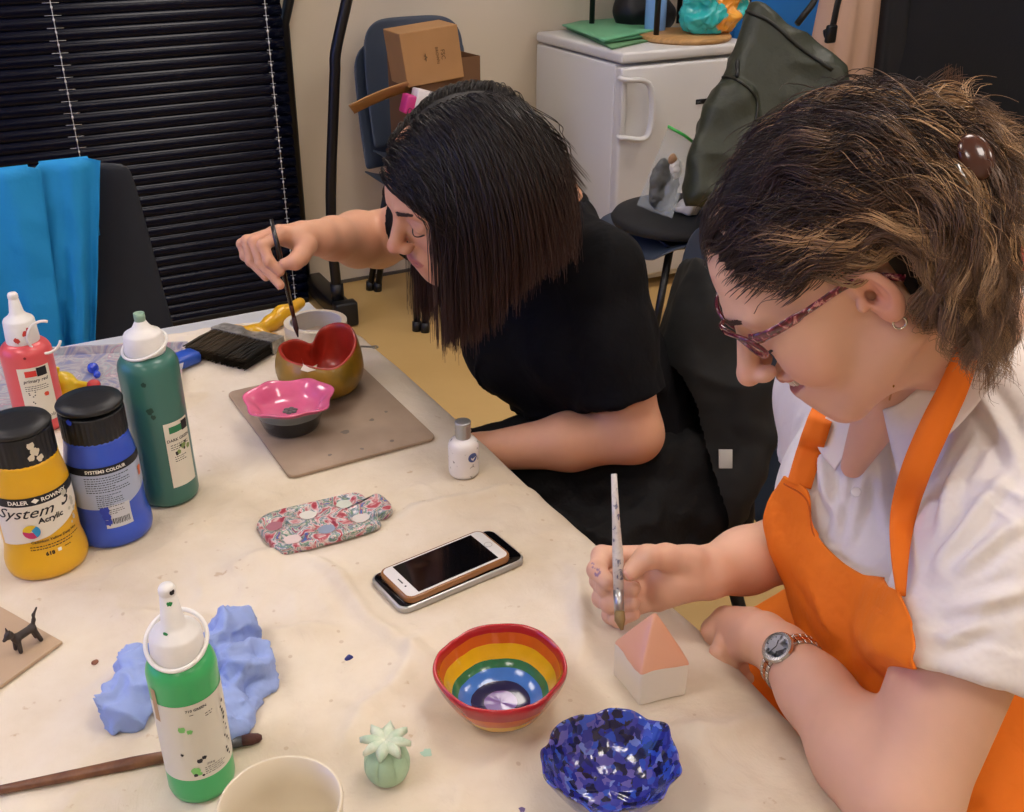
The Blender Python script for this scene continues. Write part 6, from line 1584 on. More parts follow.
# face details
M_lash = mat('lashes', '#1b1210', .6); M_browd = mat('brow hair', '#2c1d17', .7)
def lids(H, parent, m, z=-.0015):
    for s in (-1, 1):
        P = [Vector(H.w(s * x, y, zz)) for x, y, zz in ((.0185, .0865, z - .001), (.025, .0905, z - .0045), (.031, .0905, z - .0055), (.038, .0865, z - .004), (.0445, .0785, z - .0005))]
        mesh_obj('eyelashes', *tube(smooth_path(P, 14), [.0008] * 14, 6, flat=(1.6, .8)), m, parent)
def brows(H, parent, m, seed=1):
    r = np.random.default_rng(seed); n = 260
    for s in (-1, 1):
        t = r.random(n); x = s * (.014 + .034 * t); y = .0995 - .0225 * t ** 2 ; z = .0265 + .006 * np.sin(t * 2.2) + (r.random(n) - .5) * .007 * (1 - t * .6)
        a = np.stack([x, y, z], 1); b = a + np.stack([s * (.0055 + .002 * t), -.0018 - .003 * t, .0035 * (1 - t * 1.6)], 1)
        P = np.stack([a, (a + b) / 2 + np.array((0, .0012, 0)), b], 1); P = P @ H.M.T + H.O
        R = np.tile(np.array([.0003, .0003, .0001]), (n, 1)); V, Q = strands(P, R); fast_mesh('eyebrow', V, Q, m, parent)
lids(H1, pers1, M_lash); brows(H1, pers1, M_browd)
# HAIR
M_hair1 = attr_mat('straight dark hair', rough=.38, spec=.35)
def push_out(P, ells):
    for c, r, f0 in ells:
        q = (P - c) / r; n = np.sqrt((q ** 2).sum(-1, keepdims=True)); P = np.where(n < f0, c + (P - c) * (f0 / np.maximum(n, 1e-6)), P)
    return P
def strand_mesh(name, H, P, rad, tint, m, parent, taper=.35):
    N, M_, _ = P.shape; u = np.linspace(0, 1, M_)[None]
    R = rad[:, None] * np.clip(.3 + u / .05, 0, 1) * (1 - (1 - taper) * np.clip((u - .6) / .4, 0, 1)) * np.ones((N, 1))
    Wp = P @ H.M.T + H.O; V, Q = strands(Wp, R); return fast_mesh(name, V, Q, m, parent, np.repeat(tint.reshape(-1, 3), 3, axis=0))
r = np.random.default_rng(11)
def scalp_pts(n, ok, r):
    out = []
    while len(out) < n:
        d = r.normal(size=(4000, 3)); d /= np.linalg.norm(d, axis=1)[:, None]; p = np.array((0, -.018, .036)) + d * np.array((.076, .096, .084)); out += list(p[ok(p)])
    return np.array(out[:n])
def hairline1(p): return (p[:, 1] < .077 + .5 * (p[:, 2] - .06)) & (p[:, 2] > -.02) & ~((p[:, 1] > .005) & (p[:, 2] < .045)) & ~((p[:, 2] < .03) & (p[:, 1] > -.02)) & ((p[:, 0] < .03) | (p[:, 1] < .066))
N = 9500; M_ = 30
ELF = (np.array((0, .030, .035)), np.array((.070, .068, .072)))
root = push_out(scalp_pts(N, hairline1, r), [ELF + (1.0,)])
g = H1.M.T @ np.array((0, 0, -1.0))
side = np.where(root[:, 0] > .028 - .25 * np.clip(.03 - root[:, 1], 0, .08), 1.0, -1.0)
clump = r.integers(0, 420, N); cj = r.normal(size=(420, 3)); cl = r.random(420)
length = np.where(side < 0, .36, .34) + .02 * r.random(N) + .018 * cl[clump] - np.clip(-root[:, 1] - .02, 0, .1) * .9
fr1 = np.clip((root[:, 1] - .02) / .05, 0, 1)
d = np.stack([side * .9, np.where(side < 0, -.30 - .25 * fr1, -.75), .15 + 0 * side], 1); d += .12 * cj[clump] * np.array((.3, 1, .3))
P = np.zeros((N, M_, 3)); p = root.copy(); vol = 1.02 + .085 * r.random(N)[:, None] ** 1.0
ells_c = (np.array((0, -.018, .036)), np.array((.078, .098, .086))); ells_f = (np.array((0, .016, -.035)), np.array((.074, .060, .085)))
shl = H1.loc(A['LS'][None])[0]; shr = H1.loc(A['RS'][None])[0]; nbk = H1.loc(A['NB'][None])[0]
for i in range(M_):
    P[:, i] = p; st = (length / (M_ - 1))[:, None]
    gg = g[None] * (.16 + .45 * (i / M_)) + .010 * cj[clump] * (1 if i > 5 else 0)
    d = d * .86 + gg; d /= np.linalg.norm(d, axis=1, keepdims=True); p = p + d * st
    p = push_out(p, [(ELF[0], ELF[1], vol), (ells_c[0], ells_c[1], vol), (ells_f[0], ells_f[1], 1.03 + .05 * cl[clump][:, None]), (nbk, np.array((.085, .085, .085)), 1.0), (shl, np.array((.07, .07, .07)), 1.0), (nbk * .6, np.array((.062, .062, .062)), 1.0)])
yl_ = np.where(P[..., 2] > .03, .045 + 1.1 * (P[..., 2] - .03), .045 + .40 * (.03 - P[..., 2])) + np.where(side > 0, -.050, .017)[:, None] + (.006 * cj[clump][:, :1] + .004 * r.normal(size=(N, 1)))
P[..., 1] = np.minimum(P[..., 1], yl_)
# gather neighbours of a clump a little towards each other near the tips
cen = np.zeros((420, M_, 3)); cnt = np.zeros(420); np.add.at(cen, clump, P); np.add.at(cnt, clump, 1); cen /= np.maximum(cnt, 1)[:, None, None]
Wp_ = P @ H1.M.T + H1.O; lat = (Wp_ - np.array(CAM)) @ np.array(_rt)
zlim = np.minimum(.885 + .95 * (lat + .113), 1.03) + .012 * cj[clump][:, :1] + .006 * r.normal(size=(N, 1))
below = Wp_[..., 2] < zlim; first = np.where(below.any(1), np.argmax(below, 1), M_ - 1); first = np.maximum(first, 6)
for k_ in range(N):                                             # blunt cut: restretch each strand to its end
    n_ = first[k_]; tt = np.linspace(0, n_, M_); i0 = np.minimum(tt.astype(int), M_ - 2); fr_ = (tt - i0)[:, None]; P[k_] = P[k_, i0] * (1 - fr_) + P[k_, i0 + 1] * fr_

tintb = np.array(lin('#120b09')[:3]); tintt = np.array(lin('#38211a')[:3])
u = np.linspace(0, 1, M_)[None, :, None]; br = (.75 + .5 * r.random(N))[:, None, None]
tint = (tintb * (1 - u ** 1.5) + tintt * u ** 1.5) * br
# cap under the strands
def hair_cap(H, m, parent, ok, off=.004, base=(.078, .098, .086), tintc='#140d0b', name='hair_base'):
    V, Fc = sphere((0, 0, 0), 1.0, n=64, m=48); V = np.array((0, -.018, .036)) + V * (np.array(base) + off)
    keep = ok(V); idx = -np.ones(len(V), int); idx[keep] = np.arange(keep.sum()); Fk = [[idx[i] for i in fc] for fc in Fc if all(keep[i] for i in fc)]
    W = push_out(V[keep], [(np.array((0, .030, .035)), np.array((.0690, .0672, .0712)), 1.0)]) @ H.M.T + H.O; o = mesh_obj(name, W, Fk, m, parent); return o
nx = 420; cpt = [H1.w(-.045, -.085, .075), H1.w(-.055, -.118, .030), vv(556, 160, 1.43), vv(572, 182, 1.42)]
for _ in range(1):
    base_ = np.array([q[:] for q in smooth_path([Vector(q) for q in cpt], M_)]); fan = r.normal(size=(nx, 1, 3)) * np.linspace(.008, .009, M_)[None, :, None]; g_ = r.integers(0, 9, nx); fan += (r.normal(size=(9, 1, 3)) * np.linspace(.003, .009, M_)[None, :, None])[g_]
    Lx = (.72 + .3 * r.random(nx))[:, None, None]; X_ = base_[None] + fan; X_ = X_[:, :1] + (X_ - X_[:, :1]) * Lx
    P = np.concatenate([P, (X_ - H1.O) @ H1.M]); tint = np.concatenate([tint, tint[:nx]]); N = len(P)
hair1 = strand_mesh('hair', H1, P, np.full(N, .00062), tint, M_hair1, pers1)
hair_cap(H1, mat('dark hair base', '#0d0807', .6), hair1, lambda p: (p[:, 1] < .072 + .5 * (p[:, 2] - .06)) & (p[:, 2] > -.015) & ~((p[:, 1] > .0) & (p[:, 2] < .04)), off=.0015)
# CLOTHES: black T-shirt
M_tee = mat('black cotton jersey', '#060609', .85, bump=.8, bscale=13, spec=.2, bdist=.012, var_col='#0b0b10'); M_apb = mat('black apron cotton', '#060608', .75, bump=.9, bscale=14, spec=.3, bdist=.015)
def cloth_field(lo, hi, res=.004): return Field(*[np.arange(lo[i], hi[i], res) for i in range(3)])
def fold_noise(V, N, big=.006, fine=.002, sc=11, seed=1, stretch=None):
    W = V.copy()
    if stretch is not None: a, k = stretch; a = np.array(a) / np.linalg.norm(a); W = W - (W @ a)[:, None] * a[None] * (1 - 1 / k)
    n = (1 - 2 * np.abs(vnoise(W, sc, seed))) * big + vnoise(W, sc * 2.6, seed + 1) * fine * 1.3 + vnoise(W, sc * 6, seed + 2) * fine * .4
    return V + N * n[:, None]
lo = np.minimum.reduce([A['LS'], A['RS'], hip]) - .22; hi = np.maximum.reduce([A['LS'], A['RS'], hip]) + .2
f = cloth_field(lo, hi, .0035)
torso(f, A['LS'], A['RS'], A['NB'], hip, TF, .004, .05, .1)
f.capsule(A['NB'] - np.array((0, 0, .02)), mid, .062, .065, .04)
sl = A['LS'] + (A['LE'] - A['LS']) * .82; g_ = f.like(); g_.chain([A['LS'], (A['LS'] + sl) / 2, sl], [.060, .060, .064], .03)
sr = A['RS'] + (A['RE'] - A['RS']) * .50; g_.chain([A['RS'], sr], [.056, .062], .03)
for a_, b_ in ((A['LS'], A['LE']), (A['RS'], A['RE'])):
    dd = (b_ - a_) / np.linalg.norm(b_ - a_); s_ = a_ + (b_ - a_) * (.76 if a_ is A['LS'] else .46)
    g_.cut_sleeve(s_, dd, dd, .13)
    g_.capsule(s_ - dd * .035, s_ + dd * .08, .047, .054, .002, 'sub')
f.merge(g_, .025); del g_
nb = A['NB']; nd = (H1.w(0, -.035, -.045) - nb); nd /= np.linalg.norm(nd); f.capsule(nb + nd * .02, nb + nd * .2, .064, .085, .006, 'sub')
V, Q = f.mesh(2); Nn = vnormals(V, Q); V = fold_noise(V, Nn, .008, .003, 8, 4, ((0, 0, 1), 2)); V = creases(V, Nn, .007, 7, .06, 6, ((.3, -.2, 1), 2.2)); o = fast_mesh('t_shirt', V, Q, M_tee, pers1); TS1 = bvh(V, Q)
# lap: black apron over the thighs and hanging at the side
f = cloth_field(np.array((.28, .78, .28)), np.array((1.16, 1.62, .9)), .006)
kn = [np.array((.47, 1.30, .52)), np.array((.47, 1.03, .52))]
for k_, s in zip(kn, (.09, -.09)): f.capsule(hip + np.array((0, s, .02)), k_, .105, .085, .05)
f.ell(hip + np.array((-.01, 0, .0)), (.14, .17, .11), k=.05); f.capsule(np.array((.60, 1.30, .60)), np.array((.84, 1.15, .62)), .05, .10, .08)
V, Q = f.mesh(2); Nn = vnormals(V, Q); V = fold_noise(V, Nn, .014, .005, 8, 9); V = creases(V, Nn, .011, 6, .08, 12); fast_mesh('apron_skirt', V, Q, M_apb, pers1); SKT = bvh(V, Q)
# trousers and shoes below the table
M_trs = mat('dark trousers', '#16171c', .8, bump=.2, bscale=30); M_shoe = mat('black shoe', '#111113', .5)
def legs(pers, knees, feet, name='trousers', mt=M_trs):
    lo = np.minimum.reduce(knees + feet) - .13; hi = np.maximum.reduce(knees + feet) + .12
    f = cloth_field(lo, hi, .007)
    for k_, a_ in zip(knees, feet): f.capsule(k_, a_ + np.array((0, 0, .07)), .068, .05, .02)
    V, Q = f.mesh(1); V = fold_noise(V, vnormals(V, Q), .004, .001, 12, 3); V[:, 2] = np.maximum(V[:, 2], .03); fast_mesh(name, V, Q, mt, pers)
    for a_ in feet:
        f = cloth_field(a_ - np.array((.24, .08, .06)), a_ + np.array((.12, .08, .16)), .005)
        f.capsule(a_ + np.array((.03, 0, .04)), a_ + np.array((-.13, 0, .03)), .038, .036, .02).capsule(a_ + np.array((0, 0, .05)), a_ + np.array((0, 0, .09)), .045, .042, .02)
        V, Q = f.mesh(1); V[:, 2] = np.maximum(V[:, 2], .001); fast_mesh('shoe', V, Q, M_shoe, pers)
legs(pers1, kn, [np.array((.50, 1.31, .04)), np.array((.50, 1.02, .04))])
# apron neck strap with the small badge
bd = on(TS1, 452, 300, .004) or Vector(at_d(452, 300, 1.45))
t = tag(mesh_obj('paintbrush', *tube([at_d(271, 219, 1.555), at_d(278, 248, 1.562), at_d(291, 305, 1.60)], [.0030, .0042, .0034], 12), mat('black lacquer', '#15100f', .25, coat=.5)), 'thin black-handled brush held upright by the dark-haired woman over the heart pot', 'paintbrush')
mesh_obj('ferrule', *tube([at_d(290.5, 303, 1.599), at_d(294, 318, 1.608)], [.0036, .0032], 12), mat('dark copper ferrule', '#4d2a20', .3, metal=.6), t)
mesh_obj('bristles', *tube([at_d(293.6, 316, 1.607), at_d(296, 328, 1.614), at_d(298, 337, 1.619)], [.0034, .0042, .0010], 10), mat('maroon bristle', '#3a1a18', .6), t)
# ================================================================ the woman in front (curly hair, white shirt, orange apron)
H2 = Head([[0.5212, -0.6192, -0.5873], [0.8528, 0.4034, 0.3315], [0.0317, -0.6737, 0.7383]], (0.6124, 0.5761, 1.1769))
B = {}
B['LS'] = vv(1046, 436, .92); B['RS'] = vv(842, 338, 1.19); B['LE'] = vv(902, 800, .87); B['LW'] = vv(783, 652, 1.035)
B['RE'] = vv(850, 528, 1.26); B['RW'] = vv(706, 573, 1.115)
mid2 = (B['LS'] + B['RS']) / 2
B['NB'] = H2.w(0, -.045, -.05) * .35 + (mid2 + np.array((.03, 0, .05))) * .65
hip2 = np.array((.98, .60, .54))
sd2 = (B['NB'] - hip2) / np.linalg.norm(B['NB'] - hip2); sx2 = (B['RS'] - B['LS']) / np.linalg.norm(B['RS'] - B['LS']); TF2 = frame3(sd2, sx2)
D2 = 1.105
def hq(px, py, t=0.0): return vv(px, py, D2 + t)
pts = [B[k] for k in B] + [hip2, H2.w(0, 0, .13), hq(585, 560), vv(712, 625, 1.10)]
lo = np.minimum.reduce(pts) - .10; hi = np.maximum.reduce(pts) + .09
hB = hq(628, 580, -.02); hC = vv(735, 632, 1.08)
z3 = []
for i in range(3):
    zz = sorted([(H2.O[i] - .125, H2.O[i] + .14), (hB[i] - .065, hB[i] + .075), (hC[i] - .05, hC[i] + .05)]); m_ = [list(zz[0])]
    for a_, b_ in zz[1:]:
        if a_ < m_[-1][1]: m_[-1][1] = max(m_[-1][1], b_)
        else: m_.append([a_, b_])
    z3.append(m_)
f = Field(*[axis(lo[i], hi[i], .0016, .005, z3[i]) for i in range(3)])
head_sdf(f, H2, smile=1.0, mouth=.0095, nose=.005)
f.capsule(H2.w(0, -.030, -.045), B['NB'], .052, .062, .02)
f.capsule(H2.w(0, .035, -.075), H2.w(0, -.01, -.11), .022, .035, .03)
torso(f, B['LS'], B['RS'], B['NB'], hip2, TF2, -.02)
f.capsule(H2.w(0, -.03, -.07) * .5 + B['NB'] * .5 + CX(-.02, -.01, .02), vv(853, 466, 1.018), .042, .012, .02)
f.chain([B['LS'], B['LS'] * .5 + B['LE'] * .5, B['LE']], [.052, .052, .044], .02)
uL = (B['LW'] - B['LE']); 
f.chain([B['LE'], B['LE'] + uL * .28, B['LE'] + uL * .7, B['LW']], [.042, .044, .032, .0265], .02)
f.chain([B['RS'], (B['RS'] + B['RE']) / 2, B['RE']], [.05, .048, .042], .02)
uR = B['RW'] - B['RE']; f.chain([B['RE'], B['RE'] + uR * .35, B['RE'] + uR * .75, B['RW']], [.043, .043, .034, .0275], .02)
# right hand round the brush
f.capsule(B['RW'], hq(690, 572, .005), .027, .027, .01)
mk = [hq(650, 556, .020), hq(649, 571, .016), hq(652, 587, .010), hq(657, 600, .004)]
for q in mk: f.capsule(hq(690, 572, .005), q, .020, .0125, .012)
f.ell(hq(672, 578, -.012), (.022, .016, .018), np.stack([_rt, _up, _fw], 1), .012)
f.capsule(hq(690, 563, -.008), hq(655, 560, .004), .017, .014, .012); f.capsule(hq(692, 580, -.006), hq(668, 590, -.008), .018, .017, .014)
FB = [[mk[0], hq(602, 556, .010), hq(597, 570, -.010), hq(607, 583, -.028)],
      [mk[1], hq(600, 580, .006), hq(606, 588, -.018), hq(633, 589, -.034)],
      [mk[2], hq(602, 598, .002), hq(610, 604, -.020), hq(633, 603, -.032)],
      [mk[3], hq(611, 615, -.002), hq(618, 619, -.018), hq(634, 614, -.026)]]
for P_, r_ in zip(FB, (.0108, .0104, .0098, .0088)): finger(f, P_, r_)
TB = [hq(688, 562, -.014), hq(666, 557, -.028), hq(647, 557, -.040), hq(630, 572, -.045)]
f.chain(TB, [.0175, .0135, .0122, .0098], .006)
# left hand resting over the table edge, back of the hand up, fingers curled down
hl = lambda px, py, d: vv(px, py, d)
mkL = [hl(735, 621, 1.10), hl(731, 630, 1.10), hl(732, 641, 1.10), hl(737, 651, 1.10)]
f.capsule(B['LW'], hl(765, 640, 1.055), .0265, .026, .01)
for q in mkL: f.capsule(hl(762, 638, 1.06), q, .019, .0125, .014)
for q, (dx, dy) in zip(mkL, ((-6, 20), (-8, 20), (-4, 20), (0, 18))):
    p0_ = q; a1 = q + CX(-.014, -.022, .006); a2 = a1 + np.array((.016, .0, -.022)); a3 = a2 + np.array((.020, .002, -.002))
    finger(f, [p0_, a1, a2, a3], .0088)
tb = hl(752, 622, 1.085); f.chain([tb, tb + CX(-.022, -.004, -.03), tb + CX(-.034, -.016, -.035), tb + CX(-.030, -.036, -.04)], [.016, .013, .0115, .009], .008)
V, Q = f.mesh(1); del f
pers2 = thing('person', 'smiling woman with wavy brown hair, glasses, white shirt and orange apron', 'person', (hip2[0], hip2[1], 0))
T2 = skin_tint(H2, V, '#d8aa90', '#b05a54', '#c66d58', smile=1)
# faint purple paint on the index finger
for q, r_ in ((hq(592, 566, -.018), .004), (hq(597, 572, -.024), .0045), (hq(588, 556, -.008), .0035)):
    m_ = (np.linalg.norm(V - q, axis=1) < r_ * (1 + .4 * vnoise(V, 400, 3))) & (vnoise(V, 500, 9) > -.2); T2[m_] = T2[m_] * .35 + np.array(lin('#4a3d8a')[:3]) * .65
fast_mesh('body', V, Q, M_skinA, pers2, T2); SK2 = bvh(V, Q)
nail(pers2, TB[3], TB[2], CX(.05, .12, 1), .0100, M_nail, .0068, .0080)
for P_ in FB[:2]: nail(pers2, P_[3], P_[2], CX(.2, .5, -.8), .009, M_nail, .0052, .006)
lids(H2, pers2, M_lash); brows(H2, pers2, mat('brown brow hair', '#4a3226', .7), 2)
# teeth
mb = MB()
for i in range(-5, 6):
    x = i * .0048; y = .0985 - .0245 * (x / .031) ** 2 - .0030; z = -.0575 + .0095 * (x / .031) ** 2 + .0014
    V_, F_ = box((0, 0, 0), (.0046, .004, .0085), bev=.0012); V_ = (V_ @ rotm(0, 0, -x * 22).T + np.array((x, y, z))) @ H2.M.T + H2.O; mb.add(V_, F_)
mb.build('teeth', mat('teeth', '#e3d9c8', .25, coat=.5), pers2)
# ---------------------------------------------------------------- glasses
M_tort = splash_mat('tortoiseshell', [(0, '#2a0f16'), (.45, '#4e1524'), (.55, '#7a2138'), (.62, '#c98a86'), (.7, '#3a101c'), (1, '#1d0a10')], 160, .15, .8, 1.2, bump=0)
M_frame = mat('plum acetate', '#5c1428', .15, coat=.8)
t = thing('glasses', 'tortoiseshell plum glasses worn by the woman in white', 'glasses', tuple(H2.w(0, .1, 0)))
def hw2(x, y, z): return Vector(H2.w(x, y, z))
for s in (-1, 1):
    rim = []
    for k in range(40):
        a = 2 * PI * k / 40; ca, sa = math.cos(a), math.sin(a)
        x = s * (.036 + .0265 * (abs(ca) ** .8) * (1 if ca > 0 else -1)); z = .014 + (.0150 if sa > 0 else .0170) * (abs(sa) ** .8) * (1 if sa > 0 else -1) + .003 * ca
        y = .1045 - 5.0 * x * x + .25 * (z - .014)
        rim.append(hw2(x, y, z))
    mesh_obj('rim', *tube(rim, .0021, 8, closed=True, flat=(1.0, 1.0)), M_frame, t)
    c_ = hw2(s * .036, .098, .014); 
    V_ = [c_] + [q * .985 + c_ * .015 for q in rim]
    mesh_obj('lens', [v[:] for v in V_], [(0, 1 + k, 1 + (k + 1) % 40) for k in range(40)], mat('lens', '#ffffff', .02, trans=1.0, alpha=.18, ior=1.1), t)
    P_ = smooth_path([hw2(s * .0615, .0855, .0245), hw2(s * .068, .080, .0245), hw2(s * .0730, .066, .0240), hw2(s * .0775, .040, .0240), hw2(s * .0800, .008, .0240), hw2(s * .0800, -.012, .018), hw2(s * .078, -.030, .0)], 34)
    mesh_obj('temple_arm', *tube(P_, [.0052] * 8 + [.0044] * 8 + [.0030] * 18, 10, flat=(.38, 1.0), hint=tuple(H2.M[:, 0])), M_tort, t)
    mesh_obj('hinge_mark', *box(tuple(hw2(s * .0785, .035, .024)), (.0012, .006, .002), H2.M), mat('steel mark', '#c9c6c0', .2, metal=.9), t)
mesh_obj('bridge', *tube(smooth_path([hw2(-.0105, .1055, .019), hw2(0, .1085, .0215), hw2(.0105, .1055, .019)], 10), .0022, 8), M_frame, t)
# earring
e = hw2(-.0800, -.008, -.024)
o = mesh_obj('earring', *tube([e + Vector(H2.M[:, 1]) * (.0048 * math.cos(a)) + Vector(H2.M[:, 2]) * (.0048 * math.sin(a) - .0035) for a in np.linspace(0, 2 * PI, 24, endpoint=False)], .0009, 8, closed=True), mat('silver', '#d8d4cc', .15, metal=1)); tag(o, 'small silver hoop earring in the left ear of the woman in white', 'earring')
# ---------------------------------------------------------------- wavy hair
M_hair2 = attr_mat('wavy brown hair', rough=.42, spec=.45)
r = np.random.default_rng(23)
def hairline2(p): 
    L = (p[:, 1] < .072 + .35 * (p[:, 2] - .078)) & (p[:, 2] > -.035)
    side_ = np.abs(p[:, 0]) > .045
    L = L & ~((p[:, 2] < .03) & (p[:, 1] > -.034))
    return L & ~(side_ & (p[:, 1] > -.030) & (p[:, 2] < .027 + .16 * np.clip(p[:, 1], 0, 1)))
NC = 420; N = 15000; M_ = 68
croot = scalp_pts(NC, hairline2, r); cid = r.integers(0, NC, N)
root = croot[cid] + r.normal(size=(N, 3)) * .0075
keep = hairline2(root) ; cid = cid[keep]; root = root[keep]; N = len(root)
root = push_out(root, [(np.array((0, -.018, .036)), np.array((.076, .096, .084)), 1.0), ELF + (1.0,)])
layer = r.random(NC); ph = r.random((NC, 2)) * 2 * PI; wl = .050 + .022 * r.random(NC); amp = .0050 + .0045 * r.random(NC); ph[:, 0] = 45 * croot[:, 2] + 22 * croot[:, 0] + 1.3 * r.random(NC)
Lc = .29 + .05 * r.random(NC) + np.clip(croot[:, 1], -.05, .08) * .9; crj = r.normal(size=(NC, 3))
g2 = H2.M.T @ np.array((0, 0, -1.0))
offp = r.normal(size=(N, 3)) * .0022
sgn = np.where(root[:, 0] < 0, -1, 1)[:, None]
d = np.concatenate([.30 * sgn * np.ones((N, 1)), -.9 * np.ones((N, 1)), .35 * np.ones((N, 1))], 1) + .16 * crj[cid]
front = np.clip((root[:, 1] - .02) / .06, 0, 1)[:, None]
d = d + front * np.concatenate([sgn * .5, .25 * np.ones((N, 1)), .35 * np.ones((N, 1))], 1)
P = np.zeros((N, M_, 3)); p = root.copy(); st = (Lc[cid] / (M_ - 1))[:, None] * (.98 + .04 * r.random((N, 1)))
vol = 1.02 + .13 * layer[cid][:, None] ** 1.2
earz = np.array((-.082, -.008, -.004))
for i in range(M_):
    P[:, i] = p; u = i / (M_ - 1)
    flow = np.concatenate([.12 * sgn, -1.0 * np.ones((N, 1)), -.35 * np.ones((N, 1)) - 2.4 * np.clip((-.02 - p[:, 1:2]) / .07, 0, 1)], 1)
    back = np.clip((-.075 - p[:, 1:2]) / .03, 0, 1)                 # behind the head: fall and curl outwards
    low = np.clip((.0 - p[:, 2:3]) / .05, 0, 1)
    sd_ = np.clip((np.abs(p[:, :1]) - .030) / .03, 0, 1); wb_ = np.clip((-.022 - p[:, 1:2]) / .025, 0, 1) * sd_ * np.clip((.055 - p[:, 2:3]) / .04, 0, 1)
    fall = 1.3 * g2[None] + np.concatenate([.22 * sgn, -.35 * np.ones((N, 1)), -.2 * np.ones((N, 1))], 1) + .25 * crj[cid]
    flow = flow * (1 - wb_) + wb_ * fall
    bk_ = np.clip((-.085 - p[:, 1:2]) / .03, 0, 1) * (1 - sd_); flow = flow * (1 - bk_) + bk_ * (np.array((0, -.35, -1.0))[None] + .5 * crj[cid])
    d = d * .72 + .28 * flow / np.linalg.norm(flow, axis=1, keepdims=True) + .02 * crj[cid]; d /= np.linalg.norm(d, axis=1, keepdims=True); p = p + d * st
    vv_ = 1.01 + (vol - 1.01) * min(1, u * 5 + .15)
    p = push_out(p, [(ELF[0], ELF[1], vv_), (np.array((0, -.018, .036)), np.array((.076, .096, .084)), vv_), (np.array((0, .030, -.02)), np.array((.068, .068, .09)), 1.02), (np.array((0, -.03, -.08)), np.array((.065, .065, .06)), 1.0)])
P0 = P.copy()
cen_ = np.zeros((NC, M_, 3)); cn_ = np.zeros(NC); np.add.at(cen_, cid, P); np.add.at(cn_, cid, 1); cen_ /= np.maximum(cn_, 1)[:, None, None]
tight = (.72 * np.clip((np.arange(M_)[None] * st - .008) / .045, 0, 1))[..., None]; P = P * (1 - tight) + cen_[cid] * tight
# waves, coherent inside each lock
T_ = np.gradient(P, axis=1); T_ /= np.linalg.norm(T_, axis=2, keepdims=True) + 1e-9
Nrm = P - np.array((0, -.018, .02)); Nrm /= np.linalg.norm(Nrm, axis=2, keepdims=True); Bn = np.cross(T_, Nrm); Bn /= np.linalg.norm(Bn, axis=2, keepdims=True) + 1e-9
s_arc = np.arange(M_)[None] * st; w_ = 2 * PI / wl[cid][:, None]; env = np.clip(s_arc / .05, .12, 1) * (1 + .8 * np.clip((s_arc - .13) / .08, 0, 1))
a1 = amp[cid][:, None] * env
P = P + Bn * (a1 * np.sin(w_ * s_arc + ph[cid, 0][:, None]))[..., None] + Nrm * (a1 * .45 * (np.cos(w_ * s_arc + ph[cid, 0][:, None]) + .3))[..., None]
P = P + offp[:, None] * (np.clip(s_arc / .03, .3, 1.1) * (1 - .45 * np.clip(s_arc / .2, 0, 1)))[..., None]
fr = (r.random(N) < .05)[:, None, None]; P = P + fr * np.cumsum(r.normal(size=(N, M_, 3)), 1) * .0009
Wp_ = P @ H2.M.T + H2.O; zl2 = 1.142 + .018 * crj[cid][:, :1] + .008 * r.normal(size=(N, 1))
relw = Wp_ - np.array(CAM); lat = relw @ np.array(_rt); dp_ = relw @ np.array(_fw); sy_ = lat * 0 + np.array(CAM)[2]
out_ = (Wp_[..., 2] < zl2) | (P0[..., 1] < -.165 - .012 * crj[cid][:, 1:2]) | ((P0[..., 2] < -.02) & (P0[..., 1] < -.118 - .012 * crj[cid][:, 1:2])) | (P0[..., 2] < -.112 - .008 * crj[cid][:, 2:3]) | ((np.sqrt((((P0 - np.array((0, -.018, .036))) / np.array((.076, .096, .084))) ** 2).sum(-1)) > 1.36) & (P0[..., 2] > .02))
out_ |= (P0[..., 0] < -.104 - .006 * crj[cid][:, 1:2])
out_ |= ((P0[..., 1] + P0[..., 2] < -.140 - .010 * crj[cid][:, :1]) & (P0[..., 0] < .02)) | (P0[..., 1] + P0[..., 2] < -.20)
first = np.where(out_.any(1), np.argmax(out_, 1), M_ - 1)
okk = first > 8; P = P[okk]; first = first[okk]; cid = cid[okk]; s_arc = s_arc[okk]; N = len(P)
for k_ in range(N):
    n_ = first[k_]
    if n_ >= M_ - 1: continue
    tt = np.linspace(0, n_, M_); i0 = np.minimum(tt.astype(int), M_ - 2); fr_ = (tt - i0)[:, None]; P[k_] = P[k_, i0] * (1 - fr_) + P[k_, i0 + 1] * fr_
dark = np.array(lin('#2a1c15')[:3]); midc = np.array(lin('#50372a')[:3]); gold = np.array(lin('#b8946c')[:3])
hl_ = np.clip((r.random(NC) - .62) * 3.6, 0, 1)[cid][:, None, None]; u = np.clip(s_arc / .20, 0, 1)[..., None]
tint = dark * (1 - u) + midc * u; wgt = hl_ * np.clip(u * 2.6 - .35, 0, 1); wgt = np.clip(wgt + .14 * np.clip((s_arc - .15) / .08, 0, 1)[..., None], 0, 1); tint = tint * (1 - wgt) + gold * wgt; tint = tint * (.75 + .5 * r.random(N))[:, None, None]
hair2 = strand_mesh('hair', H2, P, .00030 + .00014 * r.random(N), tint, M_hair2, pers2, .3)
hair_cap(H2, mat('brown hair base', '#160d09', .7), hair2, lambda p: (p[:, 1] < .068 + .35 * (p[:, 2] - .078)) & (p[:, 2] > -.04) & ~((np.abs(p[:, 0]) > .045) & (p[:, 1] > -.02) & (p[:, 2] < .046 + .3 * np.clip(p[:, 1], 0, 1))), off=.004)
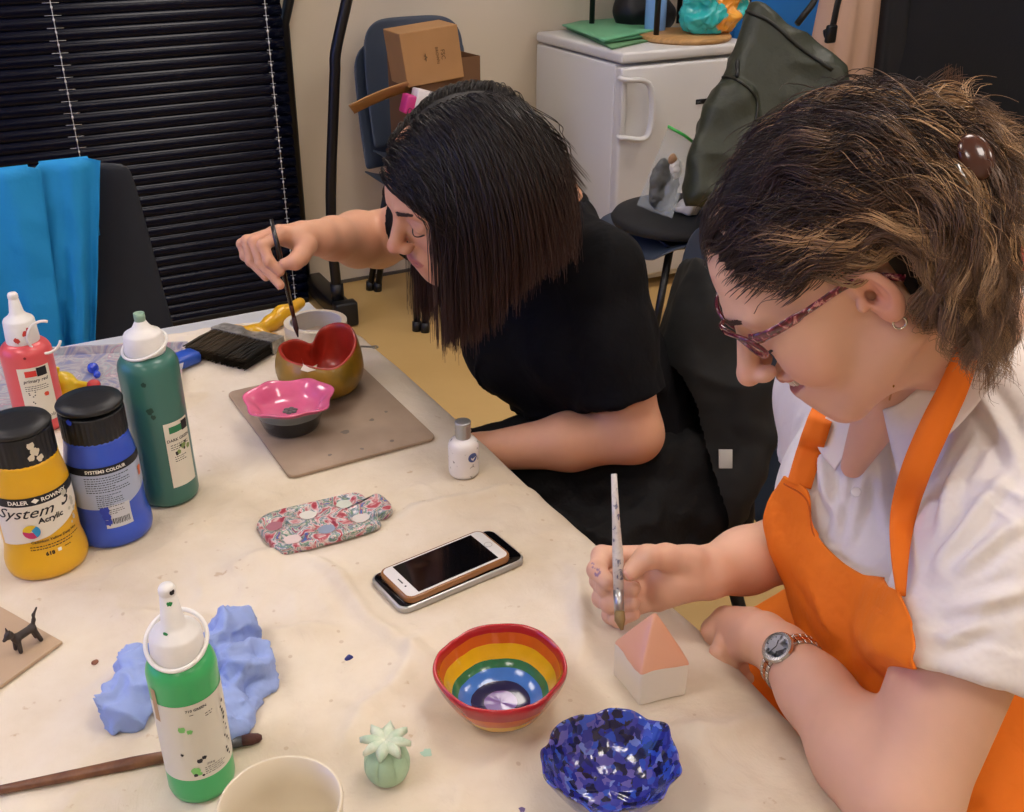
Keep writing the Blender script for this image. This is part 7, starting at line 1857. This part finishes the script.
# hair clip
cp_ = hw2(-.02, -.142, .062)
t = thing('hair_clip', 'brown hair clip with pale prong at the back of the wavy hair', 'hair clip', tuple(vv(975, 158, .80)))
_W = (P @ H2.M.T + H2.O - np.array(CAM)).reshape(-1, 3); _d = _W @ np.array(_fw); _x = 512 + F * (_W @ np.array(_rt)) / _d; _y = 406 - F * (_W @ np.array(_up)) / _d
_m = np.hypot(_x - 974, _y - 160) < 16; d_clip = float(np.percentile(_d[_m], 3)) - .006 if _m.any() else .74
c_ = Vector(vv(976, 157, d_clip)); V_, F_ = sphere((0, 0, 0), (.0125, .0055, .0175)); Rc2 = np.stack([_rt, -_fw, _up], 1) @ rotm(0, math.radians(-28), 0)
mesh_obj('clip_plate', V_ @ Rc2.T + np.array(c_), F_, mat('brown shell', '#4a2a20', .2, coat=.6), t)
mesh_obj('prong', *tube([at_d(957, 164, d_clip - .006), at_d(968, 185, d_clip - .008)], .0012, 6), M_alum, t)
# ---------------------------------------------------------------- shirt
M_shirt = mat('white cotton poplin', '#e2dcd8', .75, bump=.8, bscale=12, bdist=.012)
lo = np.minimum.reduce([B['LS'], B['RS'], hip2, B['LE'], B['RE']]) - .2; hi = np.maximum.reduce([B['LS'], B['RS'], hip2]) + .2
f = cloth_field(lo, hi, .0035)
torso(f, B['LS'], B['RS'], B['NB'], hip2, TF2, .008, .05, 0)
f.capsule(B['NB'] - np.array((0, 0, .02)), mid2, .066, .075, .05)
f.ell(vv(866, 505, 1.125), (.085, .085, .115), TF2, .05); f.ell(vv(905, 600, 1.08), (.09, .09, .10), TF2, .05)
eL, eR = .64, .60
g_ = f.like()
for S_, E_, e_ in ((B['LS'], B['LE'], eL), (B['RS'], B['RE'], eR)):
    q = S_ + (E_ - S_) * (e_ + .05); g_.chain([S_, (S_ + q) / 2, q], [.062, .068, .074], .03)
for S_, E_, e_ in ((B['LS'], B['LE'], eL), (B['RS'], B['RE'], eR)):
    dd = (E_ - S_) / np.linalg.norm(E_ - S_); q = S_ + (E_ - S_) * e_
    hn = dd if S_ is B['RS'] else dd * .35 + CX(-.10, -.65, 0)
    g_.cut_sleeve(q, hn, dd, .14); g_.capsule(q - dd * .05, q + dd * .1, .060, .068, .002, 'sub')
f.merge(g_, .025); del g_
nb = B['NB']; nd = (H2.w(0, -.030, -.045) - nb); nd /= np.linalg.norm(nd); f.capsule(nb + nd * .012, nb + nd * .2, .066, .085, .006, 'sub')
fwd2 = TF2[:, 1] if TF2[0, 1] < 0 else -TF2[:, 1]
V_ap = vv(852, 462, 1.0)      # bottom of the V opening
f.capsule(nb + nd * .03 + fwd2 * .05, V_ap, .034, .003, .004, 'sub')
V, Q = f.mesh(2); Nn = vnormals(V, Q); ax_ = (B['LS'] - B['LE']); V = fold_noise(V, Nn, .008, .003, 8, 14, ((0, 0, 1), 2.0)); V = creases(V, Nn, .006, 7, .055, 16, ((.35, -.3, 1), 2.4)); _B = bvh(V, Q)
def on_sh(pix):
    out = []
    for q in smooth_path([Vector((a, b, 0)) for a, b in pix], 14):
        h_ = _B.ray_cast(CAM, ray(q.x, q.y).normalized())
        if h_[0] is not None and (not out or (h_[0] - out[-1]).length < .08): out.append(h_[0])
    return out
_L = [on_sh(p_) for p_ in ([(1014, 468), (985, 500), (963, 531), (943, 556), (936, 576)], [(1024, 520), (1000, 535), (975, 555), (948, 575)], [(958, 362), (985, 400), (1008, 440), (1018, 466)], [(925, 482), (936, 520), (932, 570), (922, 630)],
      [(905, 470), (912, 520), (908, 575)], [(1024, 590), (990, 600), (955, 612)], [(880, 432), (880, 480), (890, 540)], [(990, 620), (960, 632), (935, 640)], [(820, 450), (826, 490), (838, 520)], [(975, 440), (950, 490), (940, 530)], [(884, 425), (866, 470), (856, 505), (846, 550)], [(856, 440), (848, 480), (840, 515), (832, 545)])]
Nn = vnormals(V, Q); V = fold_lines(V, Nn, [l_ for l_ in _L if len(l_) > 3], .0055, .0075)
_q = B['LS'] + (B['LE'] - B['LS']) * eL; _dd = (B['LE'] - B['LS']); _dd = _dd / np.linalg.norm(_dd); _hn = _dd * .35 + CX(-.10, -.65, 0); _hn /= np.linalg.norm(_hn)
_s = (V - _q) @ _hn; _t = (V - _q) @ _dd; _r = np.linalg.norm(V - _q - _t[:, None] * _dd, axis=1); V = V + vnormals(V, Q) * (.0022 * ((_s > -.026) & (_s < .004) & (_r < .11)))[:, None]; fast_mesh('shirt', V, Q, M_shirt, pers2); SH2 = bvh(V, Q)
# sleeve hem band on the left sleeve
S_, E_ = B['LS'], B['LE']; dd = (E_ - S_) / np.linalg.norm(E_ - S_)
# legs and lap
M_org = mat('orange apron cotton', '#ee7a12', .8, bump=.8, bscale=13, bdist=.014)
kn2 = [np.array((.50, .72, .53)), np.array((.50, .42, .53))]
f = cloth_field(np.array((.30, .15, .25)), np.array((1.25, 1.05, .85)), .006)
for k_, s in zip(kn2, (.09, -.11)): f.capsule(hip2 + np.array((0, s, .02)), k_, .10, .085, .05)
f.ell(hip2 + np.array((-.02, 0, .04)), (.17, .19, .14), k=.05)
V, Q = f.mesh(2); Nn = vnormals(V, Q); V = fold_noise(V, Nn, .016, .006, 8, 19); V = creases(V, Nn, .014, 7, .15, 22); fast_mesh('apron_skirt', V, Q, M_org, pers2)
legs(pers2, kn2, [np.array((.52, .74, .04)), np.array((.52, .40, .04))])
# ---------------------------------------------------------------- collar, bib, straps, watch
def hit2(px, py, lift, dnet, B_=None, over=False):
    r_ = ray(px, py); h = (B_ or SH2).ray_cast(CAM, r_.normalized()); d = dnet
    if h[0] is not None: d = min(dnet, depth(h[0]) - lift)
    if over:
        for cb_ in COLV:
            h = cb_.ray_cast(CAM, r_.normalized())
            if h[0] is not None: d = min(d, depth(h[0]) - .015)
    return CAM + r_ * d
def net_surf(name, net, m, parent, nu=40, nv=40, lift=.007, th=.0022, wr=.003, seed=1, B_=None, sub=0):
    "net: rows of (px,py,depth) control points; a smooth sheet kept just off the clothes"
    net = [[Vector(p_) for p_ in row] for row in net]
    rows = [smooth_path(row, nv) for row in net]; V = np.zeros((nu, nv, 3))
    for j in range(nv):
        colp = smooth_path([r_[j] for r_ in rows], nu)
        for i in range(nu):
            q = colp[i]; V[i, j] = hit2(q.x, q.y, lift, q.z, B_)
    # relax depth jumps
    for it in range(24):
        Wn = V.copy(); Wn[1:-1, 1:-1] = .5 * V[1:-1, 1:-1] + .125 * (V[:-2, 1:-1] + V[2:, 1:-1] + V[1:-1, :-2] + V[1:-1, 2:]); V = Wn
        if it % 6 == 5:
            for i in range(nu):
                for j in range(nv):
                    q = Vector(V[i, j]); rr_ = (q - CAM); h = (B_ or SH2).ray_cast(CAM, rr_.normalized())
                    if h[0] is not None and (h[0] - CAM).length - lift * .8 < rr_.length: V[i, j] = CAM + rr_.normalized() * ((h[0] - CAM).length - lift * .8)
    N_ = np.cross(np.gradient(V, axis=0), np.gradient(V, axis=1)); N_ /= np.linalg.norm(N_, axis=2, keepdims=True) + 1e-9
    tow = np.array(CAM) - V; s = np.sign((N_ * tow).sum(2, keepdims=True)); fl = V.reshape(-1, 3)
    V = V + N_ * s * (wr * np.abs(vnoise(fl, 16, seed)) + wr * .4 * np.abs(vnoise(fl, 40, seed + 1)) + wr * .9 * np.exp(-(vnoise(fl, 9, seed + 2) / .12) ** 2)).reshape(nu, nv, 1)
    Fc = [(i * nv + j, (i + 1) * nv + j, (i + 1) * nv + j + 1, i * nv + j + 1) for i in range(nu - 1) for j in range(nv - 1)]
    o = mesh_obj(name, V.reshape(-1, 3), Fc, m, parent); solidify(o, th, 0); 
    return o, V
bib, VB = net_surf('apron_bib', [
    [(786, 476, 1.10), (808, 492, 1.08), (814, 528, 1.06), (840, 560, 1.02), (870, 578, .975), (901, 592, .935)],
    [(774, 496, 1.11), (796, 520, 1.085), (815, 556, 1.05), (846, 588, 1.01), (880, 606, .95), (912, 622, .915)],
    [(765, 520, 1.12), (790, 556, 1.09), (818, 592, 1.05), (850, 624, 1.01), (886, 642, .945), (918, 652, .915)],
    [(772, 545, 1.12), (796, 590, 1.10), (822, 630, 1.06), (852, 664, 1.02), (880, 684, .965), (908, 690, .935)],
    [(785, 575, 1.13), (800, 620, 1.12), (826, 668, 1.08), (854, 705, 1.04), (878, 725, .99), (900, 735, .96)]], M_org, pers2, 46, 60, .012, .0022, .004, 5)
# hem stitching fold along the top of the bib
top = [Vector(v) for v in VB[1]]
mesh_obj('bib_hem', *tube([v + Vector(CX(0, -.006, .0025)) for v in top[::2]], .0009, 6), mat('orange thread', '#c9590a', .8), bib)
M_str = mat('orange strap', '#ec7610', .75, bump=.2, bscale=40)
def ribbon(name, pix, w, m, parent, lift=.006, n=40, th=.0018, B_=None):
    P_ = smooth_path([Vector(p_) for p_ in pix], n); C_ = [hit2(q.x, q.y, lift, q.z, B_, name == 'neck_strap') for q in P_]
    if name == 'neck_strap':
        D_ = [depth(q) for q in C_]; C_ = [CAM + ray(P_[i].x, P_[i].y) * min(D_[max(0, i - 4):i + 5]) for i in range(n)]
    for _ in range(3): C_ = [C_[0]] + [(C_[i - 1] + C_[i] * 2 + C_[i + 1]) / 4 for i in range(1, n - 1)] + [C_[-1]]
    W_ = smooth_path([Vector((a, b, 0)) for a, b in w], n); V = []
    for i in range(n):
        t_v = (C_[min(i + 1, n - 1)] - C_[max(i - 1, 0)]).normalized(); nv_ = (CAM - C_[i]).normalized(); s = t_v.cross(nv_).normalized()
        tw = W_[i].y; s = (s * math.cos(tw) + nv_ * math.sin(tw)); 
        for k in (-1, -.33, .33, 1): V.append((C_[i] + s * (W_[i].x * k))[:])
    Fc = [(i * 4 + j, (i + 1) * 4 + j, (i + 1) * 4 + j + 1, i * 4 + j + 1) for i in range(n - 1) for j in range(3)]
    o = mesh_obj(name, V, Fc, m, parent); solidify(o, th, 0); return o
# collar: two flaps
COLV = []
def flap(name, net, m=None):
    o, V_ = net_surf(name, net, m or M_shirt, pers2, 16, 22, .004, .0016, .0015, 9); n_u, n_v = V_.shape[:2]
    COLV.append(bvh(V_.reshape(-1, 3), [(i * n_v + j, (i + 1) * n_v + j, (i + 1) * n_v + j + 1, i * n_v + j + 1) for i in range(n_u - 1) for j in range(n_v - 1)])); return o

flap('collar', [[(968, 330, .84), (935, 372, .87), (905, 400, .90), (884, 410, .93)], [(985, 350, .84), (955, 392, .86), (925, 425, .885), (888, 430, .92)], [(1000, 375, .84), (968, 415, .86), (935, 448, .88), (899, 478, .905)]])
flap('collar', [[(838, 410, 1.04), (850, 418, 1.03), (862, 430, 1.02)], [(826, 418, 1.05), (834, 435, 1.04), (848, 452, 1.03)], [(814, 428, 1.06), (820, 450, 1.05), (836, 470, 1.04)]])
ribbon('neck_strap', [(972, 338, .85), (955, 385, .87), (938, 420, .88), (918, 465, .90), (904, 510, .915), (900, 550, .93), (901, 596, .945)], [(.009, 0), (.011, .2), (.012, .1), (.012, .0), (.011, .1), (.008, .3), (.004, .6)], M_str, pers2, .008)
ribbon('neck_strap', [(826, 402, 1.08), (818, 425, 1.08), (808, 455, 1.08), (799, 486, 1.08)], [(.011, 0), (.012, 0), (.0125, 0), (.0125, 0)], M_str, pers2, .010)
# placket and buttons
for px, py in ((868, 446), (856, 492)):
    b_ = hit2(px, py, .0035, 1.02); tow = (CAM - b_).normalized(); Rb_ = frame_mat(tow)
    V_, F_ = lathe([(0, 0), (.0048, 0), (.0052, .0008), (.0048, .0016), (.0034, .0014), (0, .0012)], 20); mesh_obj('button', V_ @ Rb_.T + np.array(b_), F_, mat('shirt button', '#dcd6d2', .3, coat=.4), pers2)
# necklace
L = [on(SK2, a_, b_, .0008) for a_, b_ in ((893, 385), (890, 398), (886, 412))]
L = [q for q in L if q is not None]
if len(L) > 1: tag(mesh_obj('necklace', *tube(smooth_path(L, 8), .0008, 6), mat('gold chain', '#c9a15a', .25, metal=1)), 'thin gold neck chain inside the white collar', 'necklace')
# ---------------------------------------------------------------- watch
wa = Vector(B['LE']); wb = Vector(B['LW']); wax = (wb - wa).normalized(); wc = wb - wax * .018
outv = (CAM - wc).normalized(); outv = outv + Vector(_up) * .25 - Vector(_rt) * .25; outv = (outv - wax * outv.dot(wax)).normalized(); sv = wax.cross(outv)
rw = .0305
t = thing('wristwatch', 'silver and rose gold bracelet watch on the left wrist of the woman in white', 'watch', tuple(wc))
M_rg = mat('rose gold link', '#c07a52', .22, metal=.95); M_sl = mat('silver link', '#c4c2be', .22, metal=.95)
nl = 26; mb = MB(); mbg = MB()
for k in range(nl):
    a = 2 * PI * k / nl
    if abs((a + PI) % (2 * PI) - PI) < .42: continue
    n_ = outv * math.cos(a) + sv * math.sin(a); tn = -outv * math.sin(a) + sv * math.cos(a); c_ = wc + n_ * rw
    Rk = np.array([[wax[i], tn[i], n_[i]] for i in range(3)])
    for q, m_ in ((-1, mb), (0, mbg), (1, mb)):
        V_, F_ = box((q * .0047, 0, 0), (.0044, .0066, .0028), bev=.0009); m_.add(V_ @ Rk.T + np.array(c_), F_)
mb.build('bracelet', M_sl, t); mbg.build('centre_links', M_rg, t)
Rk = np.array([[wax[i], sv[i], outv[i]] for i in range(3)]); c_ = wc + outv * (rw - .001)
V_, F_ = lathe([(0, -.003), (.0145, -.003), (.0158, 0), (.0168, .003), (.0152, .0052), (.0128, .0056), (.0126, .0046), (0, .0046)], 48); cs_ = mesh_obj('case', V_ @ Rk.T + np.array(c_), F_, M_sl, t, sharp=40)
V_, F_ = lathe([(0, .0048), (.0124, .0048)], 40); mesh_obj('dial', V_ @ Rk.T + np.array(c_), F_, mat('pearl dial', '#d2d4d8', .4), t)
mb = MB()
for k in range(12): 
    a = k * PI / 6; V_, F_ = box((.0102 * math.cos(a), .0102 * math.sin(a), .0051), (.0018, .0007, .0003), rotm(0, 0, a)); V_, F_ = box((0, 0, 0), (.0018, .0007, .0003)); V_ = V_ @ rotm(0, 0, a).T + np.array((.0102 * math.cos(a), .0102 * math.sin(a), .0051)); mb.add(V_ @ Rk.T + np.array(c_), F_)
for a, L_ in ((.9, .0065), (-1.6, .0088)):
    V_, F_ = box((L_ / 2, 0, .0055), (L_, .0009, .0003)); mb.add((V_ @ rotm(0, 0, a).T) @ Rk.T + np.array(c_), F_)
mb.build('hands_and_marks', mat('dark hands', '#3a3a40', .4), t)
V_, F_ = box((0, .0175, .001), (.003, .003, .003), bev=.001); mesh_obj('crown', V_ @ Rk.T + np.array(c_), F_, M_sl, t)
# ---------------------------------------------------------------- her paintbrush
t = tag(mesh_obj('paintbrush', *tube([hq(614, 474, -.055), hq(616, 520, -.050), hq(618, 560, -.046), hq(618.5, 592, -.050)], [.0030, .0040, .0058, .0050], 14), splash_mat('paint speckled pale handle', [(0, '#b9b4ae'), (.45, '#d3cdc6'), (.6, '#c4beb8'), (.66, '#5c5c78'), (1, '#7b7478')], 130, .3, .4, .5, bump=0)), 'pale paint-speckled brush held by the woman in white over the clay house roof', 'paintbrush')
mesh_obj('ferrule', *tube([hq(618.4, 590, -.050), hq(619.5, 614, -.056)], [.0055, .0052], 14), M_alum, t)
mesh_obj('bristles', *tube([hq(619.5, 612, -.056), hq(620, 620, -.060), hq(622, 630, -.064)], [.0052, .0056, .0015], 12), mat('tan bristle', '#8b7348', .7, bump=.6, bscale=400), t)
# ---------------------------------------------------------------- chair of the dark-haired woman with a coat on it
t, tr = shell_chair('stacking_chair', 'slate blue plastic chair the dark-haired woman sits on, black coat over its back', (.90, 1.29, 0), -PI / 2, M_slate, back_h=.90, back_w_top=.42, w=.44, seat_z=.43)
M_coat = mat('black coat wool', '#08090b', .85, bump=.4, bscale=40)
f = cloth_field(np.array((.88, .80, .2)), np.array((1.55, 1.75, 1.0)), .006)
_h = on(SKT, 725, 459, 0); dco = depth(Vector((1.17, 1.26, .62))); dco = min(dco, (depth(_h) + .22) if _h is not None else dco); poly_solid(f, [(672, 300), (690, 258), (708, 268), (728, 310), (748, 352), (764, 392), (764, 436), (756, 474), (738, 502), (722, 535), (690, 550), (650, 545), (640, 480)], dco - .15, .10, .06, .03)
f.capsule((1.24, 1.02, .72), (1.27, .98, .36), .045, .035, .03)
V, Q = f.mesh(2); Nn = vnormals(V, Q); V = fold_noise(V, Nn, .014, .004, 9, 31); ct = fast_mesh('black_coat', V, Q, M_coat); tag(ct, 'black coat slung over the back of the chair of the dark-haired woman', 'coat'); CT = bvh(V, Q)
for o_ in bpy.data.objects:
    pass
q = on(CT, 725, 459, .004)
if q is not None: mesh_obj('care_label', *box(tuple(q), (.004, .020, .028), np.stack([_fw, _rt, _up], 1), .0005), mat('grey label', '#a9a9a4', .7), ct)
mesh_obj('hanging_strap', *tube(smooth_path([(1.24, 1.0, .52), (1.2, .96, .40), (1.17, .95, .30)], 10), .008, 6, flat=(1, .4)), M_blackpl, ct)
# ================================================================ camera and light
cam = bpy.data.cameras.new('camera'); cam.sensor_fit = 'HORIZONTAL'; cam.sensor_width = 36; cam.lens = 36 * F / 1024; cam.clip_start = .02
co = bpy.data.objects.new('camera', cam); COL.objects.link(co); co.location = CAM
M3 = Matrix((( _rt.x, _up.x, -_fw.x), (_rt.y, _up.y, -_fw.y), (_rt.z, _up.z, -_fw.z))); co.rotation_euler = M3.to_euler()
S.camera = co
wd_ = bpy.data.worlds.new('world'); S.world = wd_; wd_.use_nodes = True; wd_.node_tree.nodes['Background'].inputs[0].default_value = (.8, .85, 1, 1); wd_.node_tree.nodes['Background'].inputs[1].default_value = .3
S.view_settings.view_transform = 'Standard'; S.view_settings.look = 'None'; S.view_settings.gamma = 1; S.view_settings.use_curve_mapping = False
S.view_settings.exposure = -0.18
S.cycles.use_denoising = True; S.cycles.max_bounces = 6; S.cycles.diffuse_bounces = 4
